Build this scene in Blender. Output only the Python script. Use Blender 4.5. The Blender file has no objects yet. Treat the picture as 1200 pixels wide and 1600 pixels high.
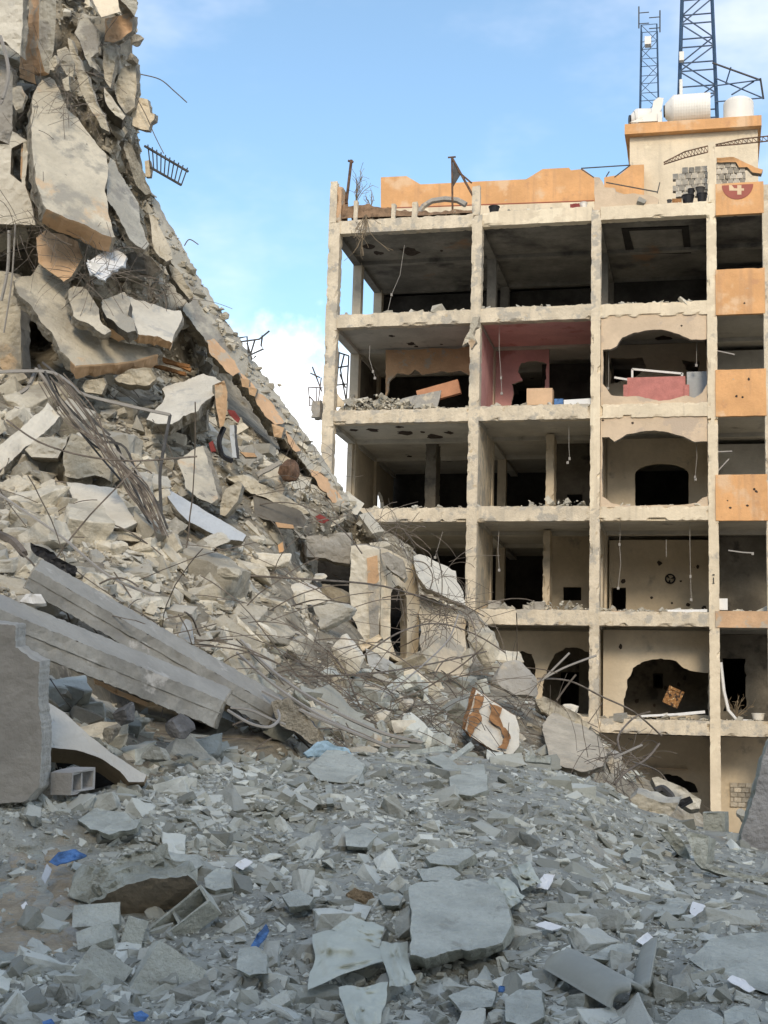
import bpy, bmesh, math, random
import numpy as np
from mathutils import Vector, Matrix
from mathutils.geometry import tessellate_polygon, delaunay_2d_cdt

random.seed(7)
RNG = np.random.default_rng(11)
S = bpy.context.scene
COL = S.collection

# ------------------------------------------------------------------ camera
FPX = 2200.0                      # focal length in pixels of the 1200x1600 photograph
YAW, PITCH, ROLL = -0.227434, 0.154415, 0.028748
EYE = np.array([-0.2235, -42.2155, 2.8732])
_f = np.array([math.sin(YAW)*math.cos(PITCH), math.cos(YAW)*math.cos(PITCH), math.sin(PITCH)])
_r = np.array([math.cos(YAW), -math.sin(YAW), 0.0])
_u = np.cross(_r, _f)
RT = _r*math.cos(ROLL) + _u*math.sin(ROLL)
UP = -_r*math.sin(ROLL) + _u*math.cos(ROLL)
FW = _f
cam = bpy.data.cameras.new('camera')
cam.sensor_fit = 'VERTICAL'
cam.sensor_height = 36.0
cam.lens = FPX/1600*36.0
cam.clip_start = 0.1
cam.clip_end = 6000
camo = bpy.data.objects.new('camera', cam)
COL.objects.link(camo)
camo.matrix_world = Matrix(((RT[0], UP[0], -FW[0], EYE[0]), (RT[1], UP[1], -FW[1], EYE[1]), (RT[2], UP[2], -FW[2], EYE[2]), (0, 0, 0, 1)))
S.camera = camo
S.render.resolution_x, S.render.resolution_y = 768, 1024

# ------------------------------------------------------------------ sky, sun, exposure
SUN_EL, SUN_AZ = math.radians(27), math.radians(166)       # azimuth measured clockwise from +Y: behind the viewer, to the right
W = bpy.data.worlds.new('World'); S.world = W; W.use_nodes = True
nt = W.node_tree; nt.nodes.clear()
def N(t, nt_, **kw):
    n = nt_.nodes.new(t)
    for k, v in kw.items(): setattr(n, k, v)
    return n
wo = N('ShaderNodeOutputWorld', nt); bg = N('ShaderNodeBackground', nt); bg.inputs[1].default_value = 0.138
sky = N('ShaderNodeTexSky', nt, sky_type='NISHITA', sun_disc=False, sun_elevation=SUN_EL, sun_rotation=SUN_AZ, altitude=0, air_density=1.0, dust_density=0.3, ozone_density=0.9)
tc = N('ShaderNodeTexCoord', nt)
sp = N('ShaderNodeSeparateXYZ', nt); nt.links.new(tc.outputs['Generated'], sp.inputs[0])
nz = N('ShaderNodeTexNoise', nt); nz.inputs['Scale'].default_value = 9; nz.inputs['Detail'].default_value = 9; nz.inputs['Roughness'].default_value = 0.55
nt.links.new(tc.outputs['Generated'], nz.inputs['Vector'])
m1 = N('ShaderNodeMath', nt, operation='MULTIPLY_ADD'); nt.links.new(nz.outputs['Fac'], m1.inputs[0]); m1.inputs[1].default_value = -0.22; nt.links.new(sp.outputs['Z'], m1.inputs[2])
bank = N('ShaderNodeMapRange', nt, interpolation_type='SMOOTHSTEP'); nt.links.new(m1.outputs[0], bank.inputs[0])
bank.inputs[1].default_value = 0.15; bank.inputs[2].default_value = 0.185; bank.inputs[3].default_value = 1; bank.inputs[4].default_value = 0
mp = N('ShaderNodeMapping', nt); mp.inputs['Scale'].default_value = (1.2, 1.2, 2.4); mp.inputs['Location'].default_value = (0.3, 0.1, 0.2); nt.links.new(tc.outputs['Generated'], mp.inputs[0])
nw = N('ShaderNodeTexNoise', nt); nw.inputs['Scale'].default_value = 2.2; nw.inputs['Detail'].default_value = 6; nw.inputs['Roughness'].default_value = 0.6; nt.links.new(mp.outputs[0], nw.inputs['Vector'])
wisp = N('ShaderNodeMapRange', nt, interpolation_type='SMOOTHSTEP'); nt.links.new(nw.outputs['Fac'], wisp.inputs[0])
wisp.inputs[1].default_value = 0.40; wisp.inputs[2].default_value = 0.74; wisp.inputs[3].default_value = 0.0; wisp.inputs[4].default_value = 0.7
veil = N('ShaderNodeMix', nt, data_type='RGBA'); veil.inputs[0].default_value = 0.05
wb = N('ShaderNodeMix', nt, data_type='RGBA', blend_type='MULTIPLY'); wb.inputs[0].default_value = 1.0; nt.links.new(sky.outputs[0], wb.inputs[6]); wb.inputs[7].default_value = (0.84, 1.02, 1.04, 1)   # the photograph's white balance
nt.links.new(wb.outputs[2], veil.inputs[6]); veil.inputs[7].default_value = (8.2, 8.6, 9.2, 1)
mx1 = N('ShaderNodeMix', nt, data_type='RGBA'); nt.links.new(wisp.outputs[0], mx1.inputs[0]); nt.links.new(veil.outputs[2], mx1.inputs[6]); mx1.inputs[7].default_value = (6.3, 6.3, 7.2, 1)
mx2 = N('ShaderNodeMix', nt, data_type='RGBA'); nt.links.new(bank.outputs[0], mx2.inputs[0]); nt.links.new(mx1.outputs[2], mx2.inputs[6]); mx2.inputs[7].default_value = (8.6, 8.8, 9.0, 1)
nt.links.new(mx2.outputs[2], bg.inputs[0]); nt.links.new(bg.outputs[0], wo.inputs[0])

sl = bpy.data.lights.new('sun', 'SUN'); sl.energy = 1.5; sl.angle = math.radians(14); sl.color = (1.0, 0.84, 0.64)
so = bpy.data.objects.new('sun', sl); COL.objects.link(so)
sd = Vector((math.sin(SUN_AZ)*math.cos(SUN_EL), math.cos(SUN_AZ)*math.cos(SUN_EL), math.sin(SUN_EL)))
so.rotation_euler = (-sd).to_track_quat('-Z', 'Y').to_euler()
so.location = (10, -60, 40)
S.view_settings.view_transform = 'Standard'
S.view_settings.look = 'None'
S.view_settings.exposure = 0.66
S.view_settings.gamma = 1.0
S.view_settings.use_curve_mapping = False
S.cycles.max_bounces = 6; S.cycles.diffuse_bounces = 3; S.cycles.glossy_bounces = 2

# ------------------------------------------------------------------ geometry helpers
def P(px, py, d):                                # a place seen at a pixel of the photograph, d metres ahead
    return EYE + FW*d + RT*((px-600)/FPX*d) + UP*((800-py)/FPX*d)
def Pn(px, py, d):
    px, py, d = np.broadcast_arrays(np.asarray(px, float), np.asarray(py, float), np.asarray(d, float))
    return EYE + FW*d[..., None] + RT*((px-600)/FPX*d)[..., None] + UP*((800-py)/FPX*d)[..., None]
def FB(px, py, w=0.0):                           # the point of the facade-parallel plane y = w seen at a pixel -> (x, z)
    v = FW + RT*((px-600)/FPX) + UP*((800-py)/FPX)
    t = (w-EYE[1])/v[1]
    q = EYE + v*t
    return (q[0], q[2])
def vnoise(p, seed=0):                           # value noise on an (n,3) array, -1..1
    p = np.asarray(p, float); i = np.floor(p).astype(np.int64); f = p-i; f = f*f*(3-2*f)
    def h(x, y, z):
        n = (x*374761393 + y*668265263 + z*2147483647 + seed*1274126177) & 0xffffffff
        n = ((n ^ (n >> 13))*1274126177) & 0xffffffff
        n = ((n ^ (n >> 16))*2246822519) & 0xffffffff
        return ((n ^ (n >> 15)) & 0xffff)/32767.5-1
    x, y, z = i[..., 0], i[..., 1], i[..., 2]; a, b, c = f[..., 0], f[..., 1], f[..., 2]
    def L(u, v, t): return u+(v-u)*t
    return L(L(L(h(x, y, z), h(x+1, y, z), a), L(h(x, y+1, z), h(x+1, y+1, z), a), b),
             L(L(h(x, y, z+1), h(x+1, y, z+1), a), L(h(x, y+1, z+1), h(x+1, y+1, z+1), a), b), c)
def fbm(p, oct_=3, seed=0):
    s = 0; a = 1.0; p = np.asarray(p, float)
    for k in range(oct_): s = s+a*vnoise(p*(2**k), seed+k); a *= 0.5
    return s

def setp(o, label=None, cat=None, group=None, kind=None):
    if label: o['label'] = label
    if cat: o['category'] = cat
    if group: o['group'] = group
    if kind: o['kind'] = kind
    return o
def mesh_from(name, v, f, mats, mi=None, smooth=False):
    me = bpy.data.meshes.new(name)
    me.from_pydata([tuple(map(float, q)) for q in v], [], [tuple(q) for q in f])
    for m in (mats if isinstance(mats, (list, tuple)) else [mats]): me.materials.append(m)
    if mi is not None: me.polygons.foreach_set('material_index', np.array(mi, dtype=np.int32))
    if smooth: me.polygons.foreach_set('use_smooth', np.ones(len(me.polygons), dtype=bool))
    me.update()
    return me
def link(name, me, parent=None, loc=None):
    o = bpy.data.objects.new(name, me); COL.objects.link(o)
    if parent is not None: o.parent = parent
    if loc is not None: o.location = loc
    return o
def origin_of(o):
    l = np.zeros(3)
    while o is not None:
        l = l+np.array(o.location); o = o.parent
    return l
def put(name, v, f, mats, parent=None, mi=None, smooth=False, **kw):   # world-space vertices -> object whose origin is its own base (top-level) or its parent's
    v = np.asarray(v, float)
    if parent is None:
        base = np.array([v[:, 0].mean(), v[:, 1].mean(), v[:, 2].min()])
        o = link(name, mesh_from(name, v-base, f, mats, mi, smooth), None, base)
    else:
        o = link(name, mesh_from(name, v-origin_of(parent), f, mats, mi, smooth), parent)
    return setp(o, **kw)
def empty(name, loc, **kw):
    o = bpy.data.objects.new(name, None); COL.objects.link(o); o.location = loc; o.empty_display_size = 0.2
    return setp(o, **kw)

class MB:                                        # collects shapes of ONE object
    def __init__(s): s.v = []; s.f = []; s.m = []
    def add(s, v, f, m=0):
        n = len(s.v); s.v += [tuple(map(float, q)) for q in v]; s.f += [tuple(i+n for i in q) for q in f]; s.m += [m]*len(f) if isinstance(m, int) else list(m)
        return s
    def box(s, x0, x1, y0, y1, z0, z1, m=0):
        return s.add(*boxg(x0, x1, y0, y1, z0, z1), m)
    def bar(s, a, b, r=0.02, n=4, m=0, r2=None):
        return s.add(*tube([a, b], r, n, r2), m)
    def tube(s, pts, r=0.02, n=5, m=0):
        return s.add(*tube(pts, r, n), m)
    def put(s, name, mats, parent=None, smooth=False, **kw):
        return put(name, s.v, s.f, mats, parent, s.m, smooth, **kw)
def boxg(x0, x1, y0, y1, z0, z1):
    v = [(x, y, z) for z in (z0, z1) for y in (y0, y1) for x in (x0, x1)]
    return v, [(0, 2, 3, 1), (4, 5, 7, 6), (0, 1, 5, 4), (2, 6, 7, 3), (0, 4, 6, 2), (1, 3, 7, 5)]
def tube(pts, r, n=5, r2=None):
    pts = [np.asarray(p, float) for p in pts]; v = []; f = []
    for i, p in enumerate(pts):
        t = pts[min(i+1, len(pts)-1)]-pts[max(i-1, 0)]; t = t/(np.linalg.norm(t)+1e-9)
        a = np.cross(t, (0, 0, 1.0)) if abs(t[2]) < 0.9 else np.cross(t, (1.0, 0, 0)); a /= np.linalg.norm(a); b = np.cross(t, a)
        rr = r if r2 is None else r+(r2-r)*i/(len(pts)-1)
        for k in range(n):
            q = 2*math.pi*(k+0.5)/n; v.append(p+rr*(a*math.cos(q)+b*math.sin(q)))
    for i in range(len(pts)-1):
        for k in range(n): f.append((i*n+k, i*n+(k+1) % n, (i+1)*n+(k+1) % n, (i+1)*n+k))
    f.append(tuple(range(n))[::-1]); f.append(tuple((len(pts)-1)*n+k for k in range(n)))
    return v, f
def rough_box(x0, x1, y0, y1, z0, z1, step=0.16, amp=0.03, chip=0.05, seed=0):   # a box with worn faces and chipped arrises
    def seg(a, b): return np.linspace(a, b, max(2, int(abs(b-a)/step)+1)+1)
    X, Y, Z = seg(x0, x1), seg(y0, y1), seg(z0, z1)
    idx = {}; v = []; f = []
    def vid(i, j, k):
        if (i, j, k) not in idx: idx[(i, j, k)] = len(v); v.append((X[i], Y[j], Z[k]))
        return idx[(i, j, k)]
    nx, ny, nz_ = len(X)-1, len(Y)-1, len(Z)-1
    for i in range(nx):
        for j in range(ny):
            f.append((vid(i, j, 0), vid(i, j+1, 0), vid(i+1, j+1, 0), vid(i+1, j, 0))); f.append((vid(i, j, nz_), vid(i+1, j, nz_), vid(i+1, j+1, nz_), vid(i, j+1, nz_)))
    for i in range(nx):
        for k in range(nz_):
            f.append((vid(i, 0, k), vid(i+1, 0, k), vid(i+1, 0, k+1), vid(i, 0, k+1))); f.append((vid(i, ny, k), vid(i, ny, k+1), vid(i+1, ny, k+1), vid(i+1, ny, k)))
    for j in range(ny):
        for k in range(nz_):
            f.append((vid(0, j, k), vid(0, j, k+1), vid(0, j+1, k+1), vid(0, j+1, k))); f.append((vid(nx, j, k), vid(nx, j+1, k), vid(nx, j+1, k+1), vid(nx, j, k+1)))
    V = np.array(v); c = np.array([(x0+x1)/2, (y0+y1)/2, (z0+z1)/2]); h = np.array([abs(x1-x0), abs(y1-y0), abs(z1-z0)])/2
    rel = (V-c)/np.maximum(h, 1e-6); onb = (np.abs(rel) > 0.999).astype(float)
    n = vnoise(V*4.3, seed+1); n2 = vnoise(V*11.1, seed+2)
    edge = (onb.sum(1) >= 2)
    ch = np.where(edge, np.clip(n-0.35, 0, 1)*chip*2.0+np.clip(n2-0.1, 0, 1)*chip*0.45, 0)
    V -= np.sign(rel)*onb*(ch[:, None]+np.where(edge, 0, (n2*0.5+0.3)*amp*0.3)[:, None])
    return V, f
def densify(pts, step):
    out = []
    for i in range(len(pts)):
        a = np.array(pts[i], float); b = np.array(pts[(i+1) % len(pts)], float); n = max(1, int(np.linalg.norm(b-a)/step))
        for k in range(n): out.append(a+(b-a)*k/n)
    return np.array(out)
def jitter2(pts, amp, freq, seed, steps=0):
    q = np.c_[pts*freq, np.full(len(pts), seed*3.7)]
    if steps: return pts+np.round(np.c_[fbm(q, 3, seed), fbm(q+50, 3, seed+9)]*steps)/steps*amp+np.c_[fbm(q*5, 2, seed), fbm(q*5+50, 2, seed+9)]*amp*0.25
    return pts+np.c_[fbm(q, 5, seed), fbm(q+50, 5, seed+9)]*amp*0.9
def tess(loops):
    tri = tessellate_polygon([[Vector((p[0], p[1], 0)) for p in l] for l in loops])
    return [tuple(t) for t in tri]
def panel(loops, front, back, m_face=0, m_edge=0):            # a flat sheet with holes; front/back map (a,b) -> 3D
    pts = np.concatenate([np.asarray(l, float) for l in loops]); n = len(pts)
    v = [front(p) for p in pts]+[back(p) for p in pts]; tri = tess(loops)
    f = [t for t in tri]+[tuple(i+n for i in t[::-1]) for t in tri]; m = [m_face]*len(f); o = 0
    for l in loops:
        k = len(l)
        for i in range(k): f.append((o+i, o+(i+1) % k, n+o+(i+1) % k, n+o+i)); m.append(m_edge)
        o += k
    return v, f, m
def wall(name, outline, holes, y0, y1, mats, parent, jag=0.08, seed=0, step=0.07, jag_out=0.0, **kw):    # upright wall in a plane y = const, (x,z) loops
    loops = []
    o = np.asarray(outline, float)
    loops.append(jitter2(densify(o, step), jag_out, 3.0, seed) if jag_out else densify(o, 0.5))
    for i, h in enumerate(holes): loops.append(jitter2(densify(np.asarray(h, float), step), jag, 3.5, seed+i+1, 2 if jag > 0.03 else 0))
    v, f, m = panel(loops, lambda p: (p[0], y0, p[1]), lambda p: (p[0], y1, p[1]), 0, 1 if isinstance(mats, (list, tuple)) and len(mats) > 1 else 0)
    return put(name, v, f, mats, parent, m, **kw)
def side_wall(name, outline, holes, x0, x1, mats, parent, jag=0.08, seed=0, step=0.07, jag_out=0.0, **kw):  # upright wall in a plane x = const, (y,z) loops
    loops = []
    o = np.asarray(outline, float)
    loops.append(jitter2(densify(o, step), jag_out, 3.0, seed) if jag_out else densify(o, 0.5))
    for i, h in enumerate(holes): loops.append(jitter2(densify(np.asarray(h, float), step), jag, 3.5, seed+i+1, 2 if jag > 0.03 else 0))
    v, f, m = panel(loops, lambda p: (x0, p[0], p[1]), lambda p: (x1, p[0], p[1]), 0, 1 if isinstance(mats, (list, tuple)) and len(mats) > 1 else 0)
    return put(name, v, f, mats, parent, m, **kw)

# ------------------------------------------------------------------ materials
def lin(r, g, b, k=1.0):
    def c(x):
        x /= 255.0
        return (x/12.92 if x <= 0.04045 else ((x+0.055)/1.055)**2.4)*k
    return (c(r), c(g), c(b))
MATS = {}
def mat(name, base, var=0.18, scale=1.6, rough=0.92, bump=0.35, bscale=14, spots=(), tint=None, dust=None, metallic=0.0, spec=0.25, streak=None, alt=None):
    m = bpy.data.materials.new(name); m.use_nodes = True; t = m.node_tree; t.nodes.clear()
    out = N('ShaderNodeOutputMaterial', t); b = N('ShaderNodeBsdfPrincipled', t); t.links.new(b.outputs[0], out.inputs[0])
    b.inputs['Roughness'].default_value = rough; b.inputs['Metallic'].default_value = metallic; b.inputs['Specular IOR Level'].default_value = spec
    geo = N('ShaderNodeNewGeometry', t)
    def noise(sc, det=4, ro=0.6, off=0.0):
        n = N('ShaderNodeTexNoise', t); n.inputs['Scale'].default_value = sc; n.inputs['Detail'].default_value = det; n.inputs['Roughness'].default_value = ro
        if off:
            a = N('ShaderNodeVectorMath', t, operation='ADD'); t.links.new(geo.outputs['Position'], a.inputs[0]); a.inputs[1].default_value = (off, off*1.7, -off); t.links.new(a.outputs[0], n.inputs['Vector'])
        else: t.links.new(geo.outputs['Position'], n.inputs['Vector'])
        return n.outputs['Fac']
    def rng(src, a, b_, c=0.0, d=1.0):
        r = N('ShaderNodeMapRange', t, interpolation_type='SMOOTHSTEP'); t.links.new(src, r.inputs[0])
        for i, q in enumerate((a, b_, c, d)): r.inputs[i+1].default_value = q
        return r.outputs[0]
    def mix(fac, a, b_):
        x = N('ShaderNodeMix', t, data_type='RGBA')
        if isinstance(fac, float): x.inputs[0].default_value = fac
        else: t.links.new(fac, x.inputs[0])
        for s_, q in ((6, a), (7, b_)):
            if isinstance(q, tuple): x.inputs[s_].default_value = (*q[:3], 1)
            else: t.links.new(q, x.inputs[s_])
        return x.outputs[2]
    lo = tuple(c*(1-var) for c in base); hi = tuple(min(1, c*(1+var)) for c in base)
    col = mix(rng(noise(scale), 0.32, 0.68), lo, hi)
    col = mix(rng(noise(scale*9, 3, 0.7, 3.1), 0.35, 0.75, 0.0, 0.35), col, tuple(c*(1-1.6*var) for c in base))
    for i, (sc_, ssc, a, b_) in enumerate(spots):
        col = mix(rng(noise(ssc, 5, 0.62, 7.3+i*5.1), a, b_), col, sc_)
    if streak:                                          # rain and soot streaks that run down the surface
        mpn = N('ShaderNodeMapping', t); mpn.inputs['Scale'].default_value = (5.0, 5.0, 0.35); t.links.new(geo.outputs['Position'], mpn.inputs[0])
        sn = N('ShaderNodeTexNoise', t); sn.inputs['Scale'].default_value = 1.0; sn.inputs['Detail'].default_value = 5; t.links.new(mpn.outputs[0], sn.inputs['Vector'])
        col = mix(rng(sn.outputs['Fac'], 0.5, 0.75, 0.0, streak[1]), col, streak[0])
    if dust:
        sx = N('ShaderNodeSeparateXYZ', t); t.links.new(geo.outputs['Normal'], sx.inputs[0])
        a = N('ShaderNodeMath', t, operation='MULTIPLY_ADD'); t.links.new(noise(4.0, 3, 0.6, 11.0), a.inputs[0]); a.inputs[1].default_value = 0.9; t.links.new(sx.outputs[2], a.inputs[2])
        col = mix(rng(a.outputs[0], dust[1], dust[1]+0.5, 0.0, dust[2]), col, dust[0])
    if tint:
        if tint == 'attr':
            at = N('ShaderNodeAttribute', t, attribute_name='tint'); src = at.outputs['Fac']
        else:
            at = N('ShaderNodeObjectInfo', t); src = at.outputs['Random']
        if alt:                                        # some pieces are greyer or paler than others
            fr = N('ShaderNodeMath', t, operation='MULTIPLY'); t.links.new(src, fr.inputs[0]); fr.inputs[1].default_value = 7.31
            fr2_ = N('ShaderNodeMath', t, operation='FRACT'); t.links.new(fr.outputs[0], fr2_.inputs[0])
            col = mix(rng(fr2_.outputs[0], 0.35, 0.95, 0.0, 0.85), col, alt)
        h = N('ShaderNodeHueSaturation', t); mr = N('ShaderNodeMapRange', t); t.links.new(src, mr.inputs[0]); mr.inputs[3].default_value = 0.62; mr.inputs[4].default_value = 1.24
        t.links.new(mr.outputs[0], h.inputs['Value']); t.links.new(col, h.inputs['Color']); col = h.outputs[0]
    t.links.new(col, b.inputs['Base Color'])
    if bump:
        n1 = noise(bscale, 5, 0.68, 1.7); n2 = noise(bscale*0.22, 3, 0.5, 4.4)
        ad = N('ShaderNodeMath', t, operation='MULTIPLY_ADD'); t.links.new(n2, ad.inputs[0]); ad.inputs[1].default_value = 1.6; t.links.new(n1, ad.inputs[2])
        bp = N('ShaderNodeBump', t); bp.inputs['Strength'].default_value = bump; bp.inputs['Distance'].default_value = 0.06; t.links.new(ad.outputs[0], bp.inputs['Height']); t.links.new(bp.outputs[0], b.inputs['Normal'])
    MATS[name] = m
    return m
GREY = (0.30, 0.30, 0.29)
DUST = (0.33, 0.335, 0.33)
cream = mat('cream_render', (0.71, 0.605, 0.44), 0.10, 0.8, spots=(((0.42, 0.38, 0.31), 1.3, 0.60, 0.72), ((0.78, 0.68, 0.50), 0.7, 0.56, 0.60)), bump=0.25, streak=((0.46, 0.39, 0.29), 0.45))
cream_worn = mat('cream_render_worn', (0.64, 0.55, 0.41), 0.15, 1.4, spots=(((0.43, 0.39, 0.32), 1.7, 0.52, 0.60), ((0.52, 0.42, 0.28), 2.7, 0.62, 0.70)), bump=0.45, streak=((0.40, 0.36, 0.29), 0.5))
cream_in = mat('cream_wall_inside', (0.56, 0.48, 0.36), 0.12, 0.9, spots=(((0.34, 0.30, 0.24), 1.2, 0.58, 0.72), ((0.09, 0.08, 0.07), 2.4, 0.72, 0.76)), bump=0.2)
sand = mat('sand_render', (0.60, 0.47, 0.33), 0.10, 0.9, spots=(((0.50, 0.40, 0.30), 1.1, 0.55, 0.60),), bump=0.2)
orange = mat('orange_render', (0.68, 0.375, 0.168), 0.10, 0.9, spots=(((0.55, 0.30, 0.15), 2.0, 0.56, 0.72), ((0.70, 0.47, 0.28), 0.8, 0.55, 0.66), ((0.50, 0.40, 0.29), 5.0, 0.68, 0.72)), bump=0.25, streak=((0.46, 0.27, 0.15), 0.5))
orange_worn = mat('orange_render_worn', (0.56, 0.365, 0.215), 0.12, 2.0, spots=(((0.45, 0.38, 0.29), 2.4, 0.55, 0.63),), bump=0.3)
pink = mat('pink_plaster', (0.62, 0.33, 0.31), 0.10, 1.2, spots=(((0.50, 0.22, 0.20), 1.5, 0.55, 0.7),), bump=0.1)
ceil_m = mat('ceiling_plaster', (0.54, 0.51, 0.44), 0.14, 0.9, spots=(((0.28, 0.26, 0.22), 1.3, 0.60, 0.74), ((0.05, 0.045, 0.04), 2.1, 0.70, 0.74)), bump=0.2)
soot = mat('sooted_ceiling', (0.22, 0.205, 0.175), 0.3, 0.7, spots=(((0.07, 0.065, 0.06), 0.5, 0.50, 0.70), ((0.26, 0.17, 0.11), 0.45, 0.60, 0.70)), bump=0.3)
charred = mat('charred_shaded_wall', (0.05, 0.047, 0.042), 0.4, 1.0, spots=(((0.06, 0.055, 0.05), 1.5, 0.55, 0.75),), bump=0.2)  # char of the top storey; elsewhere near-black paints in the gloom of deep rooms
dim_wall = mat('dull_dark_wall', (0.14, 0.125, 0.10), 0.25, 1.0, spots=(((0.05, 0.045, 0.04), 1.4, 0.50, 0.70),), bump=0.2)  # plain dark tone for deep walls, undersides and hollow faces
slabm = mat('raw_concrete', (0.36, 0.34, 0.30), 0.16, 1.2, spots=(((0.52, 0.45, 0.34), 1.8, 0.55, 0.66), ((0.24, 0.23, 0.21), 2.6, 0.62, 0.70)), bump=0.5)
broken = mat('broken_concrete', (0.40, 0.36, 0.285), 0.28, 3.0, spots=(((0.22, 0.205, 0.17), 5.0, 0.55, 0.70), ((0.55, 0.51, 0.42), 16.0, 0.62, 0.66)), bump=1.0, bscale=26)
cmu = mat('block_masonry', (0.47, 0.43, 0.36), 0.16, 3.0, bump=0.6, tint='obj')
maroon = mat('maroon_paint', (0.36, 0.12, 0.09), 0.06, 3.0, bump=0.05)
pale = mat('pale_paint', (0.70, 0.52, 0.33), 0.05, 3.0, bump=0.05)
darkline = mat('dark_cornice', (0.03, 0.026, 0.022), 0.2, 3.0, bump=0.2)
blue = mat('blue_steel', (0.032, 0.07, 0.13), 0.2, 4.0, rough=0.55, bump=0.0, spec=0.4)
steel = mat('dark_steel', (0.07, 0.068, 0.065), 0.3, 4.0, rough=0.6, bump=0.0)
rust = mat('rusty_steel', (0.14, 0.085, 0.055), 0.4, 6.0, rough=0.8, bump=0.2)
rebar_m = mat('rebar_steel', (0.16, 0.135, 0.11), 0.35, 5.0, rough=0.8, bump=0.0)
wire_m = mat('pale_wire', (0.30, 0.28, 0.25), 0.1, 5.0, rough=0.6, bump=0.0)
tankm = mat('white_plastic', (0.78, 0.74, 0.66), 0.05, 1.5, rough=0.45, bump=0.03, spots=(((0.55, 0.48, 0.38), 2.2, 0.62, 0.78),))
black = mat('black_plastic', (0.018, 0.018, 0.02), 0.2, 3.0, rough=0.5, bump=0.0)
soil = mat('roof_soil', (0.25, 0.16, 0.095), 0.3, 4.0, bump=0.8, spots=(((0.12, 0.08, 0.05), 6.0, 0.55, 0.7),))
dry = mat('dry_twig', (0.22, 0.17, 0.11), 0.3, 6.0, bump=0.0)
white_m = mat('white_board', (0.74, 0.73, 0.70), 0.06, 2.0, bump=0.1)
bluegrey = mat('blue_grey_board', (0.43, 0.45, 0.455), 0.08, 2.0, bump=0.1)
bluep = mat('blue_plastic', (0.06, 0.14, 0.30), 0.5, 9.0, rough=0.5, bump=0.2)
skyblue = mat('sky_blue_sheet', (0.38, 0.54, 0.66), 0.25, 7.0, rough=0.6, bump=0.1)
redc = mat('red_cloth', (0.26, 0.06, 0.055), 0.2, 5.0, bump=0.2)
wood = mat('brown_board', (0.30, 0.15, 0.06), 0.35, 5.0, bump=0.3, spots=(((0.16, 0.08, 0.035), 7.0, 0.5, 0.7),))
brass = mat('gilt_frame', (0.34, 0.17, 0.06), 0.4, 14.0, rough=0.4, bump=0.5, bscale=30, spots=(((0.75, 0.55, 0.30), 12.0, 0.58, 0.66), ((0.05, 0.03, 0.02), 9.0, 0.52, 0.6)))

# ================================================================== the damaged apartment building
B = empty('apartment_building', (0, 0, 0), label='cream and orange apartment block with its front torn open storey by storey', cat='building')
CX = [-11.909, -7.224, -3.483, 0.0, 1.72]
ROWS = [3.3, 6.4]
DEEP = 9.6
def zb(k): return 3.0+3.15*k
def zt(k): return 3.44+3.15*k
_sd = [100]
def sd_():
    _sd[0] += 13
    return _sd[0]
def rb(name, x0, x1, y0, y1, z0, z1, m, parent=B, amp=0.03, chip=0.05, step=0.10):
    v, f = rough_box(x0, x1, y0, y1, z0, z1, step, amp, chip, sd_())
    return put(name, v, f, m, parent)
# floor plates with ceilings; the top storey is sooted
for k in range(6):
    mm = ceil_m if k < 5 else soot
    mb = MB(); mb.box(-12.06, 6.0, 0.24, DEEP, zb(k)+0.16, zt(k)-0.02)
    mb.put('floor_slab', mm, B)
    for i in range(4):                                    # edge beams, bay by bay
        x0, x1 = CX[i]+0.13, CX[i+1]-0.13
        z1 = zt(k)+(0.03 if i % 2 else 0.0)
        rb('edge_beam', x0, x1, -0.03+0.004*i, 0.30, zb(k)+0.004*i, z1, cream if (k, i) in ((5, 2), (4, 2), (3, 2), (2, 2), (5, 1)) else cream_worn, chip=0.11 if k < 4 else 0.07)
    for i, x in enumerate(CX[:4]):                        # beams running inwards, and cross beams
        MB().box(x-0.13, x+0.13, 0.32, DEEP-0.05, zb(k)+0.01+0.003*i, zb(k)+0.2).put('ceiling_beam', mm, B)
    for r in ROWS:
        MB().box(-11.95, 5.9, r-0.12, r+0.12, zb(k)+0.03, zb(k)+0.2).put('ceiling_beam', mm, B)
MB().box(-12.2, 6.2, DEEP+0.02, DEEP+0.25, 0, 18.9).put('rear_wall', charred, B)  # near-black wall colour stands for the unlit depth of every storey
MB().box(6.0, 6.2, 0.1, DEEP, 0, 18.9).put('end_wall', dim_wall, B)
# columns
for k in range(-1, 5):
    z0 = 0.0 if k < 0 else zt(k)-0.02
    z1 = zb(k+1)
    for i, x in enumerate(CX[:4]):
        hw = (0.19, 0.165, 0.15, 0.15)[i]
        rb('column', x-hw, x+hw, -0.05+0.005*i, 0.34, z0-0.5 if k >= 0 else z0, z1+0.38, cream_worn if not (i == 3 or (i == 2 and k in (2, 3))) else cream, amp=0.05, chip=0.085)
        for r in ROWS:
            if k >= 0:
                MB().box(x-0.15, x+0.15, r-0.17, r+0.17, z0, z1+0.1).put('inner_column', (soot if i else cream_in) if k == 4 else cream_in, B)
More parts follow.
